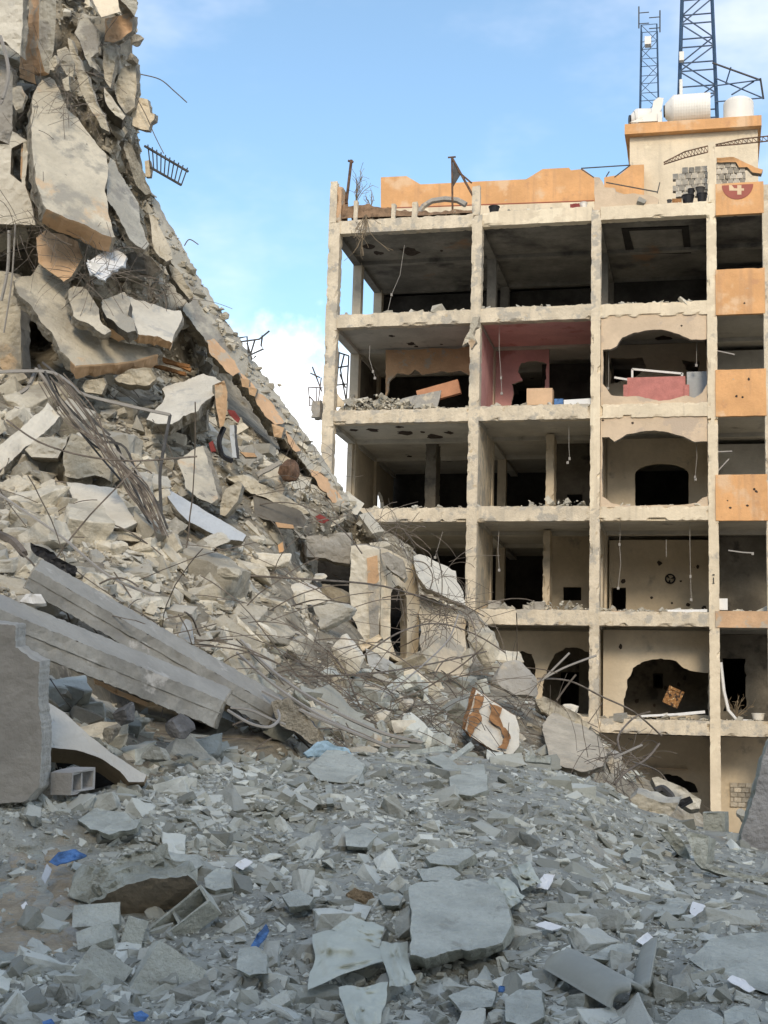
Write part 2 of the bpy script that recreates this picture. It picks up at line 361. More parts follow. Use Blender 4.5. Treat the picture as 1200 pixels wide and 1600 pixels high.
# pale bands of patched plaster between the arched bays
# infill walls with arched openings
def fbl(pts, w=0.0): return [FB(px, py, w) for px, py in pts]
bx0, bx1 = CX[2]+0.16, CX[3]-0.16
arch4 = [(943, 546), (955, 545), (964, 540), (972, 528), (990, 519), (1012, 515), (1034, 515), (1056, 520), (1070, 526), (1080, 530), (1105, 530), (1105.5, 600), (1098, 612), (1085, 622), (1072, 619), (1050, 624), (1030, 626), (1008, 623), (995, 620), (975, 619), (955, 618), (948, 606), (942, 600)]
arch3 = [(941, 683), (952, 683), (961, 690), (968, 686), (980, 679), (1000, 674), (1022, 672), (1045, 675), (1068, 682), (1086, 690), (1105.5, 690), (1106, 776), (1098, 778), (1088, 786), (1070, 789), (1000, 790), (972, 790), (955, 786), (946, 779), (941, 776)]
wall('infill_wall', [(bx0, zt(3)-0.02), (bx1, zt(3)-0.02), (bx1, zb(4)+0.1), (bx0, zb(4)+0.1)], [fbl(arch4, 0.04)], 0.035, 0.24, [sand, broken], B, 0.03, 3)
wall('infill_wall', [(bx0, zt(2)-0.02), (bx1, zt(2)-0.02), (bx1, zb(3)+0.1), (bx0, zb(3)+0.1)], [fbl(arch3, 0.04)], 0.036, 0.24, [sand, broken], B, 0.02, 5)
# plain plaster strips that frame the arched openings
# ---- rooms of the wide bay (second and third columns)
# storey under the roof: charred, with a square cornice on the ceiling
def ceiling_ring(px_outer, px_inner, k, dz=0.13):
    def onceil(px, py):
        v = FW+RT*((px-600)/FPX)+UP*((800-py)/FPX); t = (zb(k)+dz-EYE[2])/v[2]; q = EYE+v*t
        return (q[0], q[1])
    lo = [onceil(*p) for p in px_outer]; li = [onceil(*p) for p in px_inner]
    v, f, m = panel([lo, li], lambda p: (p[0], p[1], zb(k)+dz), lambda p: (p[0], p[1], zb(k)+0.17))
    put('ceiling_cornice', v, f, darkline, B, m)
ceiling_ring([(971, 358), (1076, 354), (1080, 396), (979, 398)], [(982, 361), (1065, 358), (1069, 391), (991, 393)], 5, 0.12)
wall('back_wall', [(bx0, zt(4)), (bx1, zt(4)), (bx1, zb(5)), (bx0, zb(5))], [[FB(990, 478, 6.2), FB(1015, 470, 6.2), FB(1040, 478, 6.2), FB(1040, 484, 6.2), FB(990, 484, 6.2)]], 6.2, 6.35, charred, B, 0.0)
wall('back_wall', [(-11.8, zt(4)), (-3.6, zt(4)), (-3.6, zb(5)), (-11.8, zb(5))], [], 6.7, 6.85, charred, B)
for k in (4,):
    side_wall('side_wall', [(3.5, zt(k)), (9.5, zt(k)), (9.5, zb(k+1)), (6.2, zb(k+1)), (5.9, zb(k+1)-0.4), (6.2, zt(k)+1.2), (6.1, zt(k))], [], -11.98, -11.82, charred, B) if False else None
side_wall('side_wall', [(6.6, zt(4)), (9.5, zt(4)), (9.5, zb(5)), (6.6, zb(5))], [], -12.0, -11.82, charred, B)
# storey 4: sand wall with a dark recess behind the arch
wall('back_wall', [(bx0, zt(3)), (bx1+0.1, zt(3)), (bx1+0.1, zb(4)), (bx0, zb(4))], [[FB(954, 560, 3.1), FB(1004, 558, 3.1), FB(1010, 575, 3.1), FB(992, 590, 3.1), FB(954, 600, 3.1)], [FB(1068, 562, 3.1), FB(1092, 565, 3.1), FB(1090, 582, 3.1), FB(1072, 575, 3.1)]], 3.1, 3.22, cream_in, B, 0.05, 8)
# storey 3: inner wall with an arched doorway
def arch_px(x0, x1, ytop, yspring, ybot, n=10):
    pts = [(x0, ybot), (x0, yspring)]
    for i in range(1, n):
        a = math.pi*(1-i/n); pts.append(((x0+x1)/2+(x1-x0)/2*math.cos(a), yspring-(yspring-ytop)*math.sin(a)))
    return pts+[(x1, yspring), (x1, ybot)]
wall('back_wall', [(bx0, zt(2)), (bx1+0.1, zt(2)), (bx1+0.1, zb(3)), (bx0, zb(3))], [fbl(arch_px(992, 1076, 724, 740, 795), 3.05)[1:-1]+[FB(1076, 793, 3.05), FB(992, 793, 3.05)]], 3.05, 3.2, cream_in, B, 0.01, 9)
wall('back_wall', [(bx0, zt(1)), (bx1+0.1, zt(1)), (bx1+0.1, zb(2)), (bx0, zb(2))], [[FB(955, 918, 4.2), FB(978, 918, 4.2), FB(978, 955, 4.2), FB(955, 955, 4.2)]], 4.2, 4.35, cream_in, B, 0.01, 12)
hole1 = [(975, 1105), (978, 1085), (982, 1062), (990, 1044), (1003, 1034), (1020, 1030), (1042, 1029), (1058, 1034), (1070, 1043), (1085, 1050), (1100, 1052), (1107, 1051), (1107, 1118), (976, 1118)]
wall('back_wall', [(bx0, zt(0)), (bx1+0.1, zt(0)), (bx1+0.1, zb(1)), (bx0, zb(1))], [fbl(hole1, 1.6)], 1.6, 1.75, [cream_in, broken], B, 0.04, 14)
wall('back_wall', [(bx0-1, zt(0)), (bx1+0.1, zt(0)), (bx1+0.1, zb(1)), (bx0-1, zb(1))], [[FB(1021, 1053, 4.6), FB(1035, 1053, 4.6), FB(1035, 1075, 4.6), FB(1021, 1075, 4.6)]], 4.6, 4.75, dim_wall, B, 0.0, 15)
wall('back_wall', [(bx0-2, 0), (bx1+0.1, 0), (bx1+0.1, zb(0)), (bx0-2, zb(0))], [[FB(1035, 1212, 3.2), FB(1062, 1212, 3.2), FB(1085, 1225, 3.2), FB(1090, 1240, 3.2), FB(1030, 1240, 3.2)]], 3.2, 3.35, cream_in, B, 0.05, 16)
# cross walls along the third and second column lines
for k in (0, 1, 2, 3):
    side_wall('side_wall', [(0.35, zt(k)), (1.5, zt(k)), (1.5, zt(k)+1.9), (2.3, zt(k)+1.9), (2.3, zt(k)), (4.0, zt(k)), (4.0, zb(k+1)), (0.35, zb(k+1))] if k != 0 else [(0.35, zt(k)), (4.0, zt(k)), (4.0, zb(k+1)), (0.35, zb(k+1))], [], CX[2]-0.06, CX[2]+0.08, cream_in if k != 3 else dim_wall, B, seed=20+k)
side_wall('side_wall', [(0.35, zt(3)), (3.4, zt(3)), (3.4, zb(4)), (0.35, zb(4))], [], CX[1]-0.06, CX[1]+0.11, pink, B)
for k in (1, 2):
    side_wall('side_wall', [(0.35, zt(k)), (3.2, zt(k)), (3.2, zb(k+1)), (0.35, zb(k+1))], [], CX[1]-0.08, CX[1]+0.12, [cream_worn, broken], B, seed=27+k)
for k in (-1, 0, 1, 2, 3):
    z0 = 0 if k < 0 else zt(k)
    side_wall('side_wall', [(0.35, z0), (4.2, z0), (4.2, zb(k+1)), (0.35, zb(k+1))], [], CX[3]-0.06, CX[3]+0.07, cream_in if k != 3 else dim_wall, B, seed=30+k)
# pink room
MB().box(CX[1]+0.14, CX[2]-0.1, 0.31, 3.5, zb(4)+0.10, zb(4)+0.15).put('pink_ceiling', pink, B)
pk = fbl([(813, 560), (830, 566), (850, 562), (858, 600), (855, 650), (795, 650), (795, 600), (812, 598), (808, 580)], 3.45)
wall('back_wall', [(CX[1]+0.1, zt(3)), FB(858, 640, 3.45), FB(858, 560, 3.45), (FB(858, 560, 3.45)[0], zb(4)+0.1), (CX[1]+0.1, zb(4)+0.1)], [[FB(812, 568, 3.45), FB(830, 563, 3.45), FB(852, 570, 3.45), FB(852, 634, 3.45), FB(800, 634, 3.45), FB(800, 600, 3.45), FB(815, 596, 3.45), FB(808, 582, 3.45)]], 3.45, 3.58, [pink, broken], B, 0.05, 33)
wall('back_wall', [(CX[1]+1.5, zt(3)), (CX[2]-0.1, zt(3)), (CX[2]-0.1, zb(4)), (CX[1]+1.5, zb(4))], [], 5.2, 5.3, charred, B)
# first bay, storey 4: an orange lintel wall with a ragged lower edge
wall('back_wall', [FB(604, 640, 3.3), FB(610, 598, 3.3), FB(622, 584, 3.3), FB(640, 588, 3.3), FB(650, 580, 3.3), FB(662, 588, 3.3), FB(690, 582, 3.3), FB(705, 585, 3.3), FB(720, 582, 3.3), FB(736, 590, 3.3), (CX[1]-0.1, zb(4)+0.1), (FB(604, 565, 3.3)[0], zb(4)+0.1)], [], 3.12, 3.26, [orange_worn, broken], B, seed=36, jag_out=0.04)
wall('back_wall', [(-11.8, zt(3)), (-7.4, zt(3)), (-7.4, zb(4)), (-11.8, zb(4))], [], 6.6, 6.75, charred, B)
# second bay of storeys 1-3: back walls with openings
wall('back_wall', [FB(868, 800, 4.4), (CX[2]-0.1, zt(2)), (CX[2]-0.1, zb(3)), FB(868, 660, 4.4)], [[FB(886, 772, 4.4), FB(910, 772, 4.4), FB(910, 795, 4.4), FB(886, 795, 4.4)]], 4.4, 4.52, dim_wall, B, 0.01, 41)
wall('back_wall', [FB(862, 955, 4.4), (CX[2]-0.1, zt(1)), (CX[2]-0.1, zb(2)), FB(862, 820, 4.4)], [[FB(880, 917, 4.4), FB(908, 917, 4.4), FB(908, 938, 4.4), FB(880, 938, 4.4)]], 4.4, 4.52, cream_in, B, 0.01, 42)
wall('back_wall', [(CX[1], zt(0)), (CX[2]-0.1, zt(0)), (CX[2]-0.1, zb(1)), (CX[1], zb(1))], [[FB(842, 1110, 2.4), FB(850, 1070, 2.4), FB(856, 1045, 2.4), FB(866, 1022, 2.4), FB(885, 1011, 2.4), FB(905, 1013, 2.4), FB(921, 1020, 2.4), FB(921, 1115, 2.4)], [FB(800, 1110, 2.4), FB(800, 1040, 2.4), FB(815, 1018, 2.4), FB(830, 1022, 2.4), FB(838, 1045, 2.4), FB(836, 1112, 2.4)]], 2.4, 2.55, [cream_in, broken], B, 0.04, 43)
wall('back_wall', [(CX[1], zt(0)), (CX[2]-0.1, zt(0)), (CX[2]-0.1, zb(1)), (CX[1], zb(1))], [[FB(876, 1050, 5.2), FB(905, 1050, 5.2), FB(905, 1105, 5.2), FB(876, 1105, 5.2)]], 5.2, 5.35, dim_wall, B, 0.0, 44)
for (px0, px1, k, w, m_) in ((665, 682, 2, 3.4, dim_wall), (853, 866, 2, 2.6, cream_in), (850, 861, 1, 2.6, cream_in)):
    xx = FB(px0, 700, w)[0]; x2 = FB(px1, 700, w)[0]
    rb('partition_stub', xx, x2, w, w+0.8, zt(k), zb(k+1)+0.1, m_, chip=0.1)
# left flank of storey 3: a wall with an arched window open to the sky
def flank(px, py):
    v = FW+RT*((px-600)/FPX)+UP*((800-py)/FPX); t = (-11.85-EYE[0])/v[0]; q = EYE+v*t
    return (q[1], q[2])
aw = [flank(588, 806), flank(588.5, 780), flank(590, 770), flank(593, 768), flank(597, 775), flank(599.5, 785), flank(600, 806)]
side_wall('side_wall', [(3.0, zt(2)), (9.5, zt(2)), (9.5, zb(3)), (3.0, zb(3))], [[(p[0], max(p[1], zt(2)+0.05)) for p in aw]], -11.99, -11.85, cream_in, B, 0.0, 51)
for k in (0, 1): side_wall('side_wall', [(0.4, zt(k)), (9.5, zt(k)), (9.5, zb(k+1)), (0.4, zb(k+1))], [], -11.99, -11.85, cream_in, B, seed=53+k)
side_wall('side_wall', [(3.0, zt(3)), (9.5, zt(3)), (9.5, zb(4)), (3.3, zb(4)), (3.4, zb(4)-0.9), (3.0, zb(4)-1.7)], [], -11.99, -11.85, [dim_wall, broken], B, seed=55, jag_out=0.06)
# ---- balcony bay at the end: orange parapet panels
for (y0, y1, m_) in ((287, 336, orange), (421, 492, orange), (578, 651, orange), (742, 814, orange), (955, 981, orange_worn)):
    a = FB(1118.5, (y0+y1)/2); b_ = FB(1190, (y0+y1)/2); zt_ = FB(1150, y0)[1]; zl = FB(1150, y1)[1]
    v, f = rough_box(a[0]-0.01, 1.55, -0.075, 0.06, zl, zt_, 0.2, 0.006, 0.02, sd_()); put('balcony_panel', v, f, m_, B)
rb('end_column', 1.50, 1.9, -0.06, 0.34, 0, 19.6, cream_worn, chip=0.08)
rb('end_column', 5.6, 6.0, -0.06, 0.34, 0, 18.6, cream_worn, chip=0.08)
for k in range(-1, 5):
    z0 = 0 if k < 0 else zt(k)
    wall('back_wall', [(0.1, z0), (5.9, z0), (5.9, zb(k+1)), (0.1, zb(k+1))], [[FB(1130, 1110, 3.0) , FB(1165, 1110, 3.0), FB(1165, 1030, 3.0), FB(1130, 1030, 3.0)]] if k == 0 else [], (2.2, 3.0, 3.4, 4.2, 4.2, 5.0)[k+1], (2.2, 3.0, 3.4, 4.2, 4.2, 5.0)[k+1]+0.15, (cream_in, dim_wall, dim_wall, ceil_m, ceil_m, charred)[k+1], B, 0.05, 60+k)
# maroon numbered disc on the top balcony panel, its upper half broken away with the parapet
cxz = FB(1152.5, 288, -0.09); rr = FB(1177, 288, -0.09)[0]-cxz[0]
dv = [(cxz[0]+rr*math.cos(a), cxz[1]-0.012+rr*math.sin(a)) for a in np.linspace(math.pi, 2*math.pi, 25)]
v, f, m = panel([dv], lambda p: (p[0], -0.092, p[1]), lambda p: (p[0], -0.07, p[1]))
sign = put('number_disc', v, f, maroon, B, m)
def stroke(px):
    l = [FB(x, y, -0.1) for x, y in px]
    v, f, m = panel([l], lambda p: (p[0], -0.099, p[1]), lambda p: (p[0], -0.088, p[1]))
    put('numeral', v, f, pale, sign, m)
stroke([(1139, 289.2), (1143.5, 289.2), (1147, 294), (1152, 294.3), (1152, 297.8), (1139.5, 297.8)])
stroke([(1152, 289.2), (1158.5, 289.2), (1158.5, 294.2), (1162.5, 294.2), (1162.5, 297.8), (1158.5, 297.8), (1158.5, 304), (1152, 304)])
# ---- roof: corner post, posts, parapets
ztop = zt(5)
rb('corner_post', -12.10, -11.86, -0.04, 0.25, ztop-0.05, FB(520, 284)[1], cream_worn)
rb('corner_panel', -11.87, -11.72, 0.0, 0.9, ztop-0.05, FB(527, 290)[1], orange_worn)
for (px, py, w_) in ((744, 290, 0.13), (556, 313, 0.07), (615, 318, 0.07), (648, 314, 0.09), (839, 320, 0.06)):
    x, z = FB(px, py); rb('parapet_post', x-w_, x+w_, 0.0, 0.22, ztop-0.04, z, cream_worn)
pw = 4.0
par = fbl([(595, 344), (595, 277), (635, 275), (657, 288), (700, 286), (757, 283), (822, 280), (848, 264), (889, 262), (892, 266), (911, 264), (929, 277), (929, 345)], pw)
wall('rear_parapet', par, [], pw, pw+0.2, orange, B)
MB().add(*panel([[FB(596, 326, pw), FB(928, 314, pw), FB(928, 313, pw), FB(596, 325, pw)]], lambda p: (p[0], pw-0.02, p[1]), lambda p: (p[0], pw+0.01, p[1]))[:2]).put('painted_line', maroon, B)
lowp = fbl([(596, 345), (929, 332), (929, 315), (596, 327)], pw)
wall('parapet_base', lowp, [], pw-0.012, pw+0.02, cream, B)
# broken front parapet in sand render with stepped edge
fp = fbl([(927, 338), (929, 305), (928, 276), (936, 278), (941, 285), (945, 293), (960, 294), (962, 300), (975, 304), (990, 303), (1004, 305), (1020, 306), (1028, 312), (1028, 336)], 0.05)
wall('front_parapet', fp, [], 0.04, 0.2, [sand, broken], B, seed=71, jag_out=0.035)
wall('rear_parapet', fbl([(944, 330), (944, 277), (968, 273), (986, 258), (1006, 257), (1006, 330)], 3.0), [], 3.0, 3.2, orange, B)
# stair tower
tw = 3.4
tx0, tz0 = FB(984, 200, tw); tx1 = FB(1184, 200, tw)[0]
ttop = FB(1080, 190, tw)[1]
MB().box(tx0, tx1, tw, tw+3.6, ztop-0.1, ttop-0.02).put('stair_tower_wall', cream, B)
c1 = FB(976, 190, tw-0.3)[0]; c2 = FB(1190, 190, tw-0.3)[0]
cz0 = FB(1080, 203, tw-0.3)[1]; cz1 = FB(1080, 187, tw-0.3)[1]
v, f = rough_box(c1, c2, tw-0.3, tw+3.9, cz0, cz1, 0.5, 0.004, 0.012, 5); put('stair_tower_cornice', v, f, orange, B)
# exposed block masonry, block by block
def blockwork(name, px0, px1, py0, py1, w, nrows, ncol, skip, parent=B):
    x0, z1 = FB(px0, py0, w); x1, z0 = FB(px1, py1, w); hgt = (z1-z0)/nrows; wd = (x1-x0)/ncol
    bm_ = {}
    for r in range(nrows):
        off = 0.5 if r % 2 else 0
        for c in range(ncol+1):
            a = x0+(c-off)*wd; b_ = a+wd-0.015; a = max(a, x0); b_ = min(b_, x1)
            if b_-a < 0.06 or skip((a+b_-2*x0)/2/(x1-x0), (r+0.5)/nrows): continue
            dy = random.uniform(-0.015, 0.015)
            v, f = rough_box(a, b_, w+dy, w+0.2+dy, z0+r*hgt, z0+(r+1)*hgt-0.014, 0.2, 0.01, 0.02, sd_())
            put(name, v, f, cmu, parent)
blockwork('masonry_block', 1046, 1106, 262, 305, 0.45, 5, 6, lambda u, t: u < 0.12+0.35*max(0, t-0.62) or (t > 0.8 and u < 0.25))
blockwork('masonry_block', 1119, 1165, 254, 287, 0.5, 4, 5, lambda u, t: t > 0.75 and u > 0.6)
blockwork('masonry_block', 1141, 1190, 1222, 1262, 2.12, 5, 4, lambda u, t: False)
wall('gable_fragment', fbl([(1119, 254), (1119, 247), (1146, 246), (1160, 252), (1180, 262), (1192, 266), (1190, 272), (1176, 270), (1168, 262), (1155, 262), (1150, 254)], 0.45), [], 0.42, 0.68, [orange, broken], B, seed=77, jag_out=0.02)
rb('roof_post', FB(1106, 260)[0], FB(1117, 260)[0], 0.0, 0.22, ztop-0.05, FB(1111, 222)[1], cream)
# thin facade marks: the black stencilled sign on the column, shrapnel pits
for (px, py, w_, h_) in ((1115, 898, 3.2, 1.6), (1115, 906, 1.4, 7), (1115, 911, 3.0, 1.2)):
    x, z = FB(px, py, -0.06); MB().box(x-w_*0.0095, x+w_*0.0095, -0.072, -0.05, z-h_*0.0095, z+h_*0.0095).put('stencil_mark', darkline, B)
pit = mat('shrapnel_pit', (0.06, 0.045, 0.035), 0.3, 8.0, bump=0.5)
pits = MB()
def pit_at(px, py, w, r):
    x, z = FB(px, py, w); a = [(x+r*(1+0.4*random.uniform(-1, 1))*math.cos(t), w, z+r*(1+0.4*random.uniform(-1, 1))*math.sin(t)) for t in np.linspace(0, 2*math.pi, 8)[:-1]]
    n = len(a); b_ = [(q[0], q[1]+0.02, q[2]) for q in a]
    MB().add(a+b_, [tuple(range(n))]+[(i, (i+1) % n, n+(i+1) % n, n+i) for i in range(n)]).put('shrapnel_pit', pit, B)
for (px, py) in ((1163, 474), (1151, 619), (1170, 592), (1160, 621), (1137, 782), (1168, 790), (1141, 793), (1178, 764), (1182, 768)): pit_at(px, py, -0.079, random.uniform(0.02, 0.045))
for (px, py) in ((942, 657), (988, 661), (1020, 793), (1046, 797), (960, 634), (1065, 509)): pit_at(px, py, 0.03, random.uniform(0.02, 0.04))
for (px, py) in ((970, 1010), (1040, 1075), (1060, 1070), (995, 1095), (1070, 1060), (1022, 1102)): pit_at(px, py, 1.59 if py < 1020 else 4.59, random.uniform(0.05, 0.09))
for (px, py) in ((1018, 934), (1064, 908), (1090, 886), (1050, 942), (1075, 945), (973, 908), (1100, 950), (1030, 880)): pit_at(px, py, 4.19, random.uniform(0.04, 0.09))
# shell holes in the ceiling of storey 3
def ceil_hole(px, py, r, k, dz):
    v_ = FW+RT*((px-600)/FPX)+UP*((800-py)/FPX); t = (zb(k)+dz-EYE[2])/v_[2]; q = EYE+v_*t
    n = 12; a = [(q[0]+r*(1+random.uniform(-.35, .35))*math.cos(s), q[1]+r*1.3*(1+random.uniform(-.35, .35))*math.sin(s), zb(k)+dz-0.006) for s in np.linspace(0, 2*math.pi, n+1)[:-1]]
    b_ = [(p[0], p[1], p[2]+0.03) for p in a]
    MB().add(a+b_, [tuple(range(n))]+[(i, (i+1) % n, n+(i+1) % n, n+i) for i in range(n)]).put('shell_hole', pit, B)
for (px, py, r) in ((583, 672, 0.2), (632, 676, 0.26), (627, 690, 0.16), (677, 682, 0.26), (660, 675, 0.1), (702, 676, 0.16), (624, 667, 0.12), (553, 672, 0.14), (625, 719, 0.2), (698, 720, 0.2), (640, 713, 0.1), (720, 717, 0.12), (553, 700, 0.12)): ceil_hole(px, py, r, 3, 0.16)
for (px, py, r) in ((612, 525, 0.09), (642, 537, 0.14), (650, 541, 0.08), (690, 538, 0.05), (620, 555, 0.1)): ceil_hole(px, py, r, 4, 0.16)
for (px, py, r) in ((640, 392, 0.3), (575, 385, 0.2), (690, 392, 0.06), (590, 395, 0.16)): ceil_hole(px, py, r, 5, 0.16)
for (px, py, r) in ((1037, 529, 0.22),): ceil_hole(px, py, r, 4, 0.16)

# ------------------------------------------------------------------ things on the roof
def lattice(name, base_px, w, z0, z1, half0, half1, step, label, parent=None):
    x, _ = FB(*base_px, w); t = empty(name, (x, w+half0, z0), label=label, cat='tower')
    def hs(z): return half0+(half1-half0)*(z-z0)/(z1-z0)
    def corner(i, z):
        h = hs(z); return np.array([x+(-h, h, h, -h)[i], w+half0+(-h, -h, h, h)[i], z])
    for i in range(4): MB().bar(corner(i, z0), corner(i, z1), half0*0.075, 5).put('leg', blue, t)
    n = int((z1-z0)/step); zs = [z0+(z1-z0)*k/n for k in range(n+1)]
    for k in range(n):
        for i in range(4):
            j = (i+1) % 4
            MB().bar(corner(i, zs[k+1]), corner(j, zs[k+1]), half0*0.04, 4).put('crossbar', blue, t)
            a, b_ = (i, j) if k % 2 else (j, i)
            MB().bar(corner(a, zs[k]), corner(b_, zs[k+1]), half0*0.04, 4).put('brace', blue, t)
    return t, x
tz = cz1
t1, xs1 = lattice('mast', (1014, 165), tw+1.5, tz, tz+4.5, 0.34, 0.27, 0.62, 'narrow blue lattice mast behind the burst water tank')
for (a, b_) in (((998, 8), (998, 42)), ((1031, 14), (1031, 48))):
    p0 = FB(*a, tw+1.5); p1 = FB(*b_, tw+1.5)
    MB().bar((p0[0], tw+1.6, p0[1]), (p1[0], tw+1.6, p1[1]), 0.025, 5).put('antenna', steel, t1)
    for q in (0.3, 0.8):
        zq = p0[1]+(p1[1]-p0[1])*q; MB().bar((p0[0], tw+1.6, zq), (xs1, tw+1.6, zq), 0.018, 4).put('antenna_arm', steel, t1)
bxx, bzz = FB(1012, 64, tw+1.4); MB().add(*rough_box(bxx-0.1, bxx+0.12, tw+1.3, tw+1.6, bzz-0.16, bzz+0.14, 0.2, 0.0, 0.02, 1)).put('radio_box', tankm, t1)
t2, xs2 = lattice('mast', (1090, 170), tw+1.6, tz, tz+6.3, 0.70, 0.50, 0.80, 'wide blue lattice tower rising behind the ribbed water tank')
px_, pz_ = FB(1064, 150, tw+1.4); MB().bar((px_, tw+1.5, tz), (px_, tw+1.5, tz+2.3), 0.06, 8).put('mount_pole', tankm, t2)
bxx, bzz = FB(1065, 87, tw+1.3); MB().add(*rough_box(bxx-0.08, bxx+0.08, tw+1.3, tw+1.5, bzz-0.16, bzz+0.16, 0.2, 0.0, 0.02, 2)).put('radio_box', tankm, t2)
fr = empty('bent_frame', (FB(1118, 155, tw+1.6)[0], tw+1.6, FB(1118, 155, tw+1.6)[1]), label='bent blue steel frame jutting sideways from the wide lattice tower', cat='metal frame')
def q3(px, py, w): 
    a = FB(px, py, w); return (a[0], w, a[1])
for a, b_, r in (((1113, 98), (1188, 125), .035), ((1188, 122), (1193, 155), .035), ((1117, 134), (1186, 125), .025), ((1118, 122), (1192, 153), .025), ((1143, 148), (1178, 127), .03), ((1117, 159), (1192, 153), .025), ((1142, 105), (1134, 131), .025)):
    MB().bar(q3(*a, tw+1.5), q3(*b_, tw+1.55+0.3*random.random()), r, 5).put('bar', steel if r > .03 else blue, fr)
# water tanks
def tank_profile(r, L, ribs=0, flat=False):
    pr = [(0.0, 0.0), (r*0.45, 0.0), (r*0.5, 0.02), (r*0.93, 0.16*L), (r, 0.2*L)] if not flat else [(0, 0), (r, 0), (r, 0.1*L)]
    n = 40
    for i in range(n+1):
        z = (0.2 if not flat else 0.1)*L+(0.78 if not flat else 0.72)*L*i/n; pr.append((r*(1+(0.012*math.sin(i*math.pi)) + (0.010 if (ribs and i % 3 == 0) else 0)), z))
    pr += [(r*0.98, L), (0, L)] if not flat else [(r*0.95, 0.87*L), (r*0.8, 0.94*L), (r*0.45, 0.99*L), (r*0.42, L*1.0), (0, L)]
    return pr
def lathe(pr, c, axis, n=28, cut=None):
    axis = np.array(axis, float); axis /= np.linalg.norm(axis); a = np.cross(axis, (0, 0, 1.0)) if abs(axis[2]) < 0.9 else np.array([1.0, 0, 0]); a /= np.linalg.norm(a); b_ = np.cross(axis, a)
    v = []; f = []
    for (r, h) in pr:
        for k in range(n):
            q = 2*math.pi*k/n; v.append(np.array(c)+axis*h+r*(a*math.cos(q)+b_*math.sin(q)))
    for i in range(len(pr)-1):
        for k in range(n):
            if cut and cut(i/(len(pr)-1), k/n): continue
            f.append((i*n+k, i*n+(k+1) % n, (i+1)*n+(k+1) % n, (i+1)*n+k))
    return v, f
ty = tw+0.28
x0, zc = FB(1040, 163, ty); x1 = FB(1110, 163, ty)[0]; rr = 0.52
c0 = np.array([x0-0.02, ty, tz+rr+0.10])
wt = empty('water_tank', (c0[0]+0.7, ty, tz), label='large ribbed white water tank lying on its side on the stair tower', cat='water tank', group='water tanks on the stair tower')
put('shell', *lathe(tank_profile(rr, x1-x0+0.02, 1), c0, (1, 0, 0), 32), tankm, wt, smooth=False)
put('hatch', *lathe([(0, -0.05), (0.2, -0.05), (0.2, 0.03), (0, 0.03)], c0, (1, 0, 0), 16), black, wt)
x0, zc = FB(1154, 170, ty); rr = FB(1178, 170, ty)[0]-x0
wt = empty('water_tank', (x0, ty, tz), label='upright white water tank with domed top at the end of the stair tower', cat='water tank', group='water tanks on the stair tower')
put('shell', *lathe(tank_profile(rr, 0.92, 0, True), (x0, ty+0.1, tz), (0, 0, 1), 28, cut=lambda i, k: 0.05 < i < 0.85 and (k > 0.97 or k < 0.025)), tankm, wt, smooth=True)
put('hole_lining', *lathe([(rr*0.9, 0.06), (rr*0.9, 0.72)], (x0, ty+0.1, tz), (0, 0, 1), 20), black, wt)
x0, zc = FB(986, 175, ty)
wt = empty('water_tank', (x0+0.4, ty, tz), label='burst white water tank with a torn black hole, tipped over', cat='water tank', group='water tanks on the stair tower')
put('shell', *lathe(tank_profile(0.37, 1.0, 0), (x0-0.02, ty, tz+0.40), (1, 0.25, 0.06), 28, cut=lambda i, k: 0.2 < i < 0.55+0.25*math.sin(k*40) and 0.60 < k < 0.80), tankm, wt, smooth=True)
put('lining', *lathe([(0.29, 0.1), (0.29, 0.95)], (x0-0.02, ty, tz+0.40), (1, 0.25, 0.06), 20), black, wt)
put('hatch', *lathe([(0, -0.04), (0.16, -0.04), (0.16, 0.03), (0, 0.03)], (x0-0.03, ty, tz+0.40), (1, 0.25, 0.06), 16), black, wt)
tear = [q3(*p, ty-0.36) for p in ((984, 191), (1003, 184), (1018, 176), (1021, 158), (1029, 152), (1037, 153), (1034, 170), (1028, 178), (1028, 189))]
put('torn_flap', tear+[(q[0], q[1]+0.03, q[2]) for q in tear], [tuple(range(9)), tuple(range(9, 18))[::-1]]+[(i, (i+1) % 9, 9+(i+1) % 9, 9+i) for i in range(9)], tankm, wt)
x0, zc = FB(1030, 178, ty-0.2); MB().add(*rough_box(x0-0.04, x0+0.1, ty-0.45, ty, tz, tz+0.42, 0.2, 0.0, 0.03, 4)).put('torn_strip', tankm, wt)
# twisted truss ladders over the roof
def truss(p0, p1, p2, hgt, w, label):
    a = [np.array(q3(*p, w)) for p in (p0, p1, p2)]; t = empty('roof_truss', a[1], label=label, cat='steel truss')
    n = 7; top = []; bot = []
    for i in range(2*n+1):
        s = i/n; p = a[0]+(a[1]-a[0])*s if s <= 1 else a[1]+(a[2]-a[1])*(s-1); top.append(p); bot.append(p-np.array((0, 0.0, hgt*min(1, 0.3+s*0.7))))
    MB().tube(top, 0.022, 4).put('chord', rust, t); MB().tube(bot, 0.022, 4).put('chord', rust, t)
    for i in range(2*n): MB().bar(top[i], bot[i+1], 0.012, 4).put('web_bar', rust, t); MB().bar(bot[i+1], top[i+1], 0.012, 4).put('web_bar', rust, t)
truss((1037, 254), (1070, 237), (1106, 228), 0.2, -0.1, 'rusty truss sagging over the exposed blocks beside the roof post')
truss((1118, 226), (1160, 217), (1215, 211), 0.16, -0.1, 'rusty truss running on past the roof post')
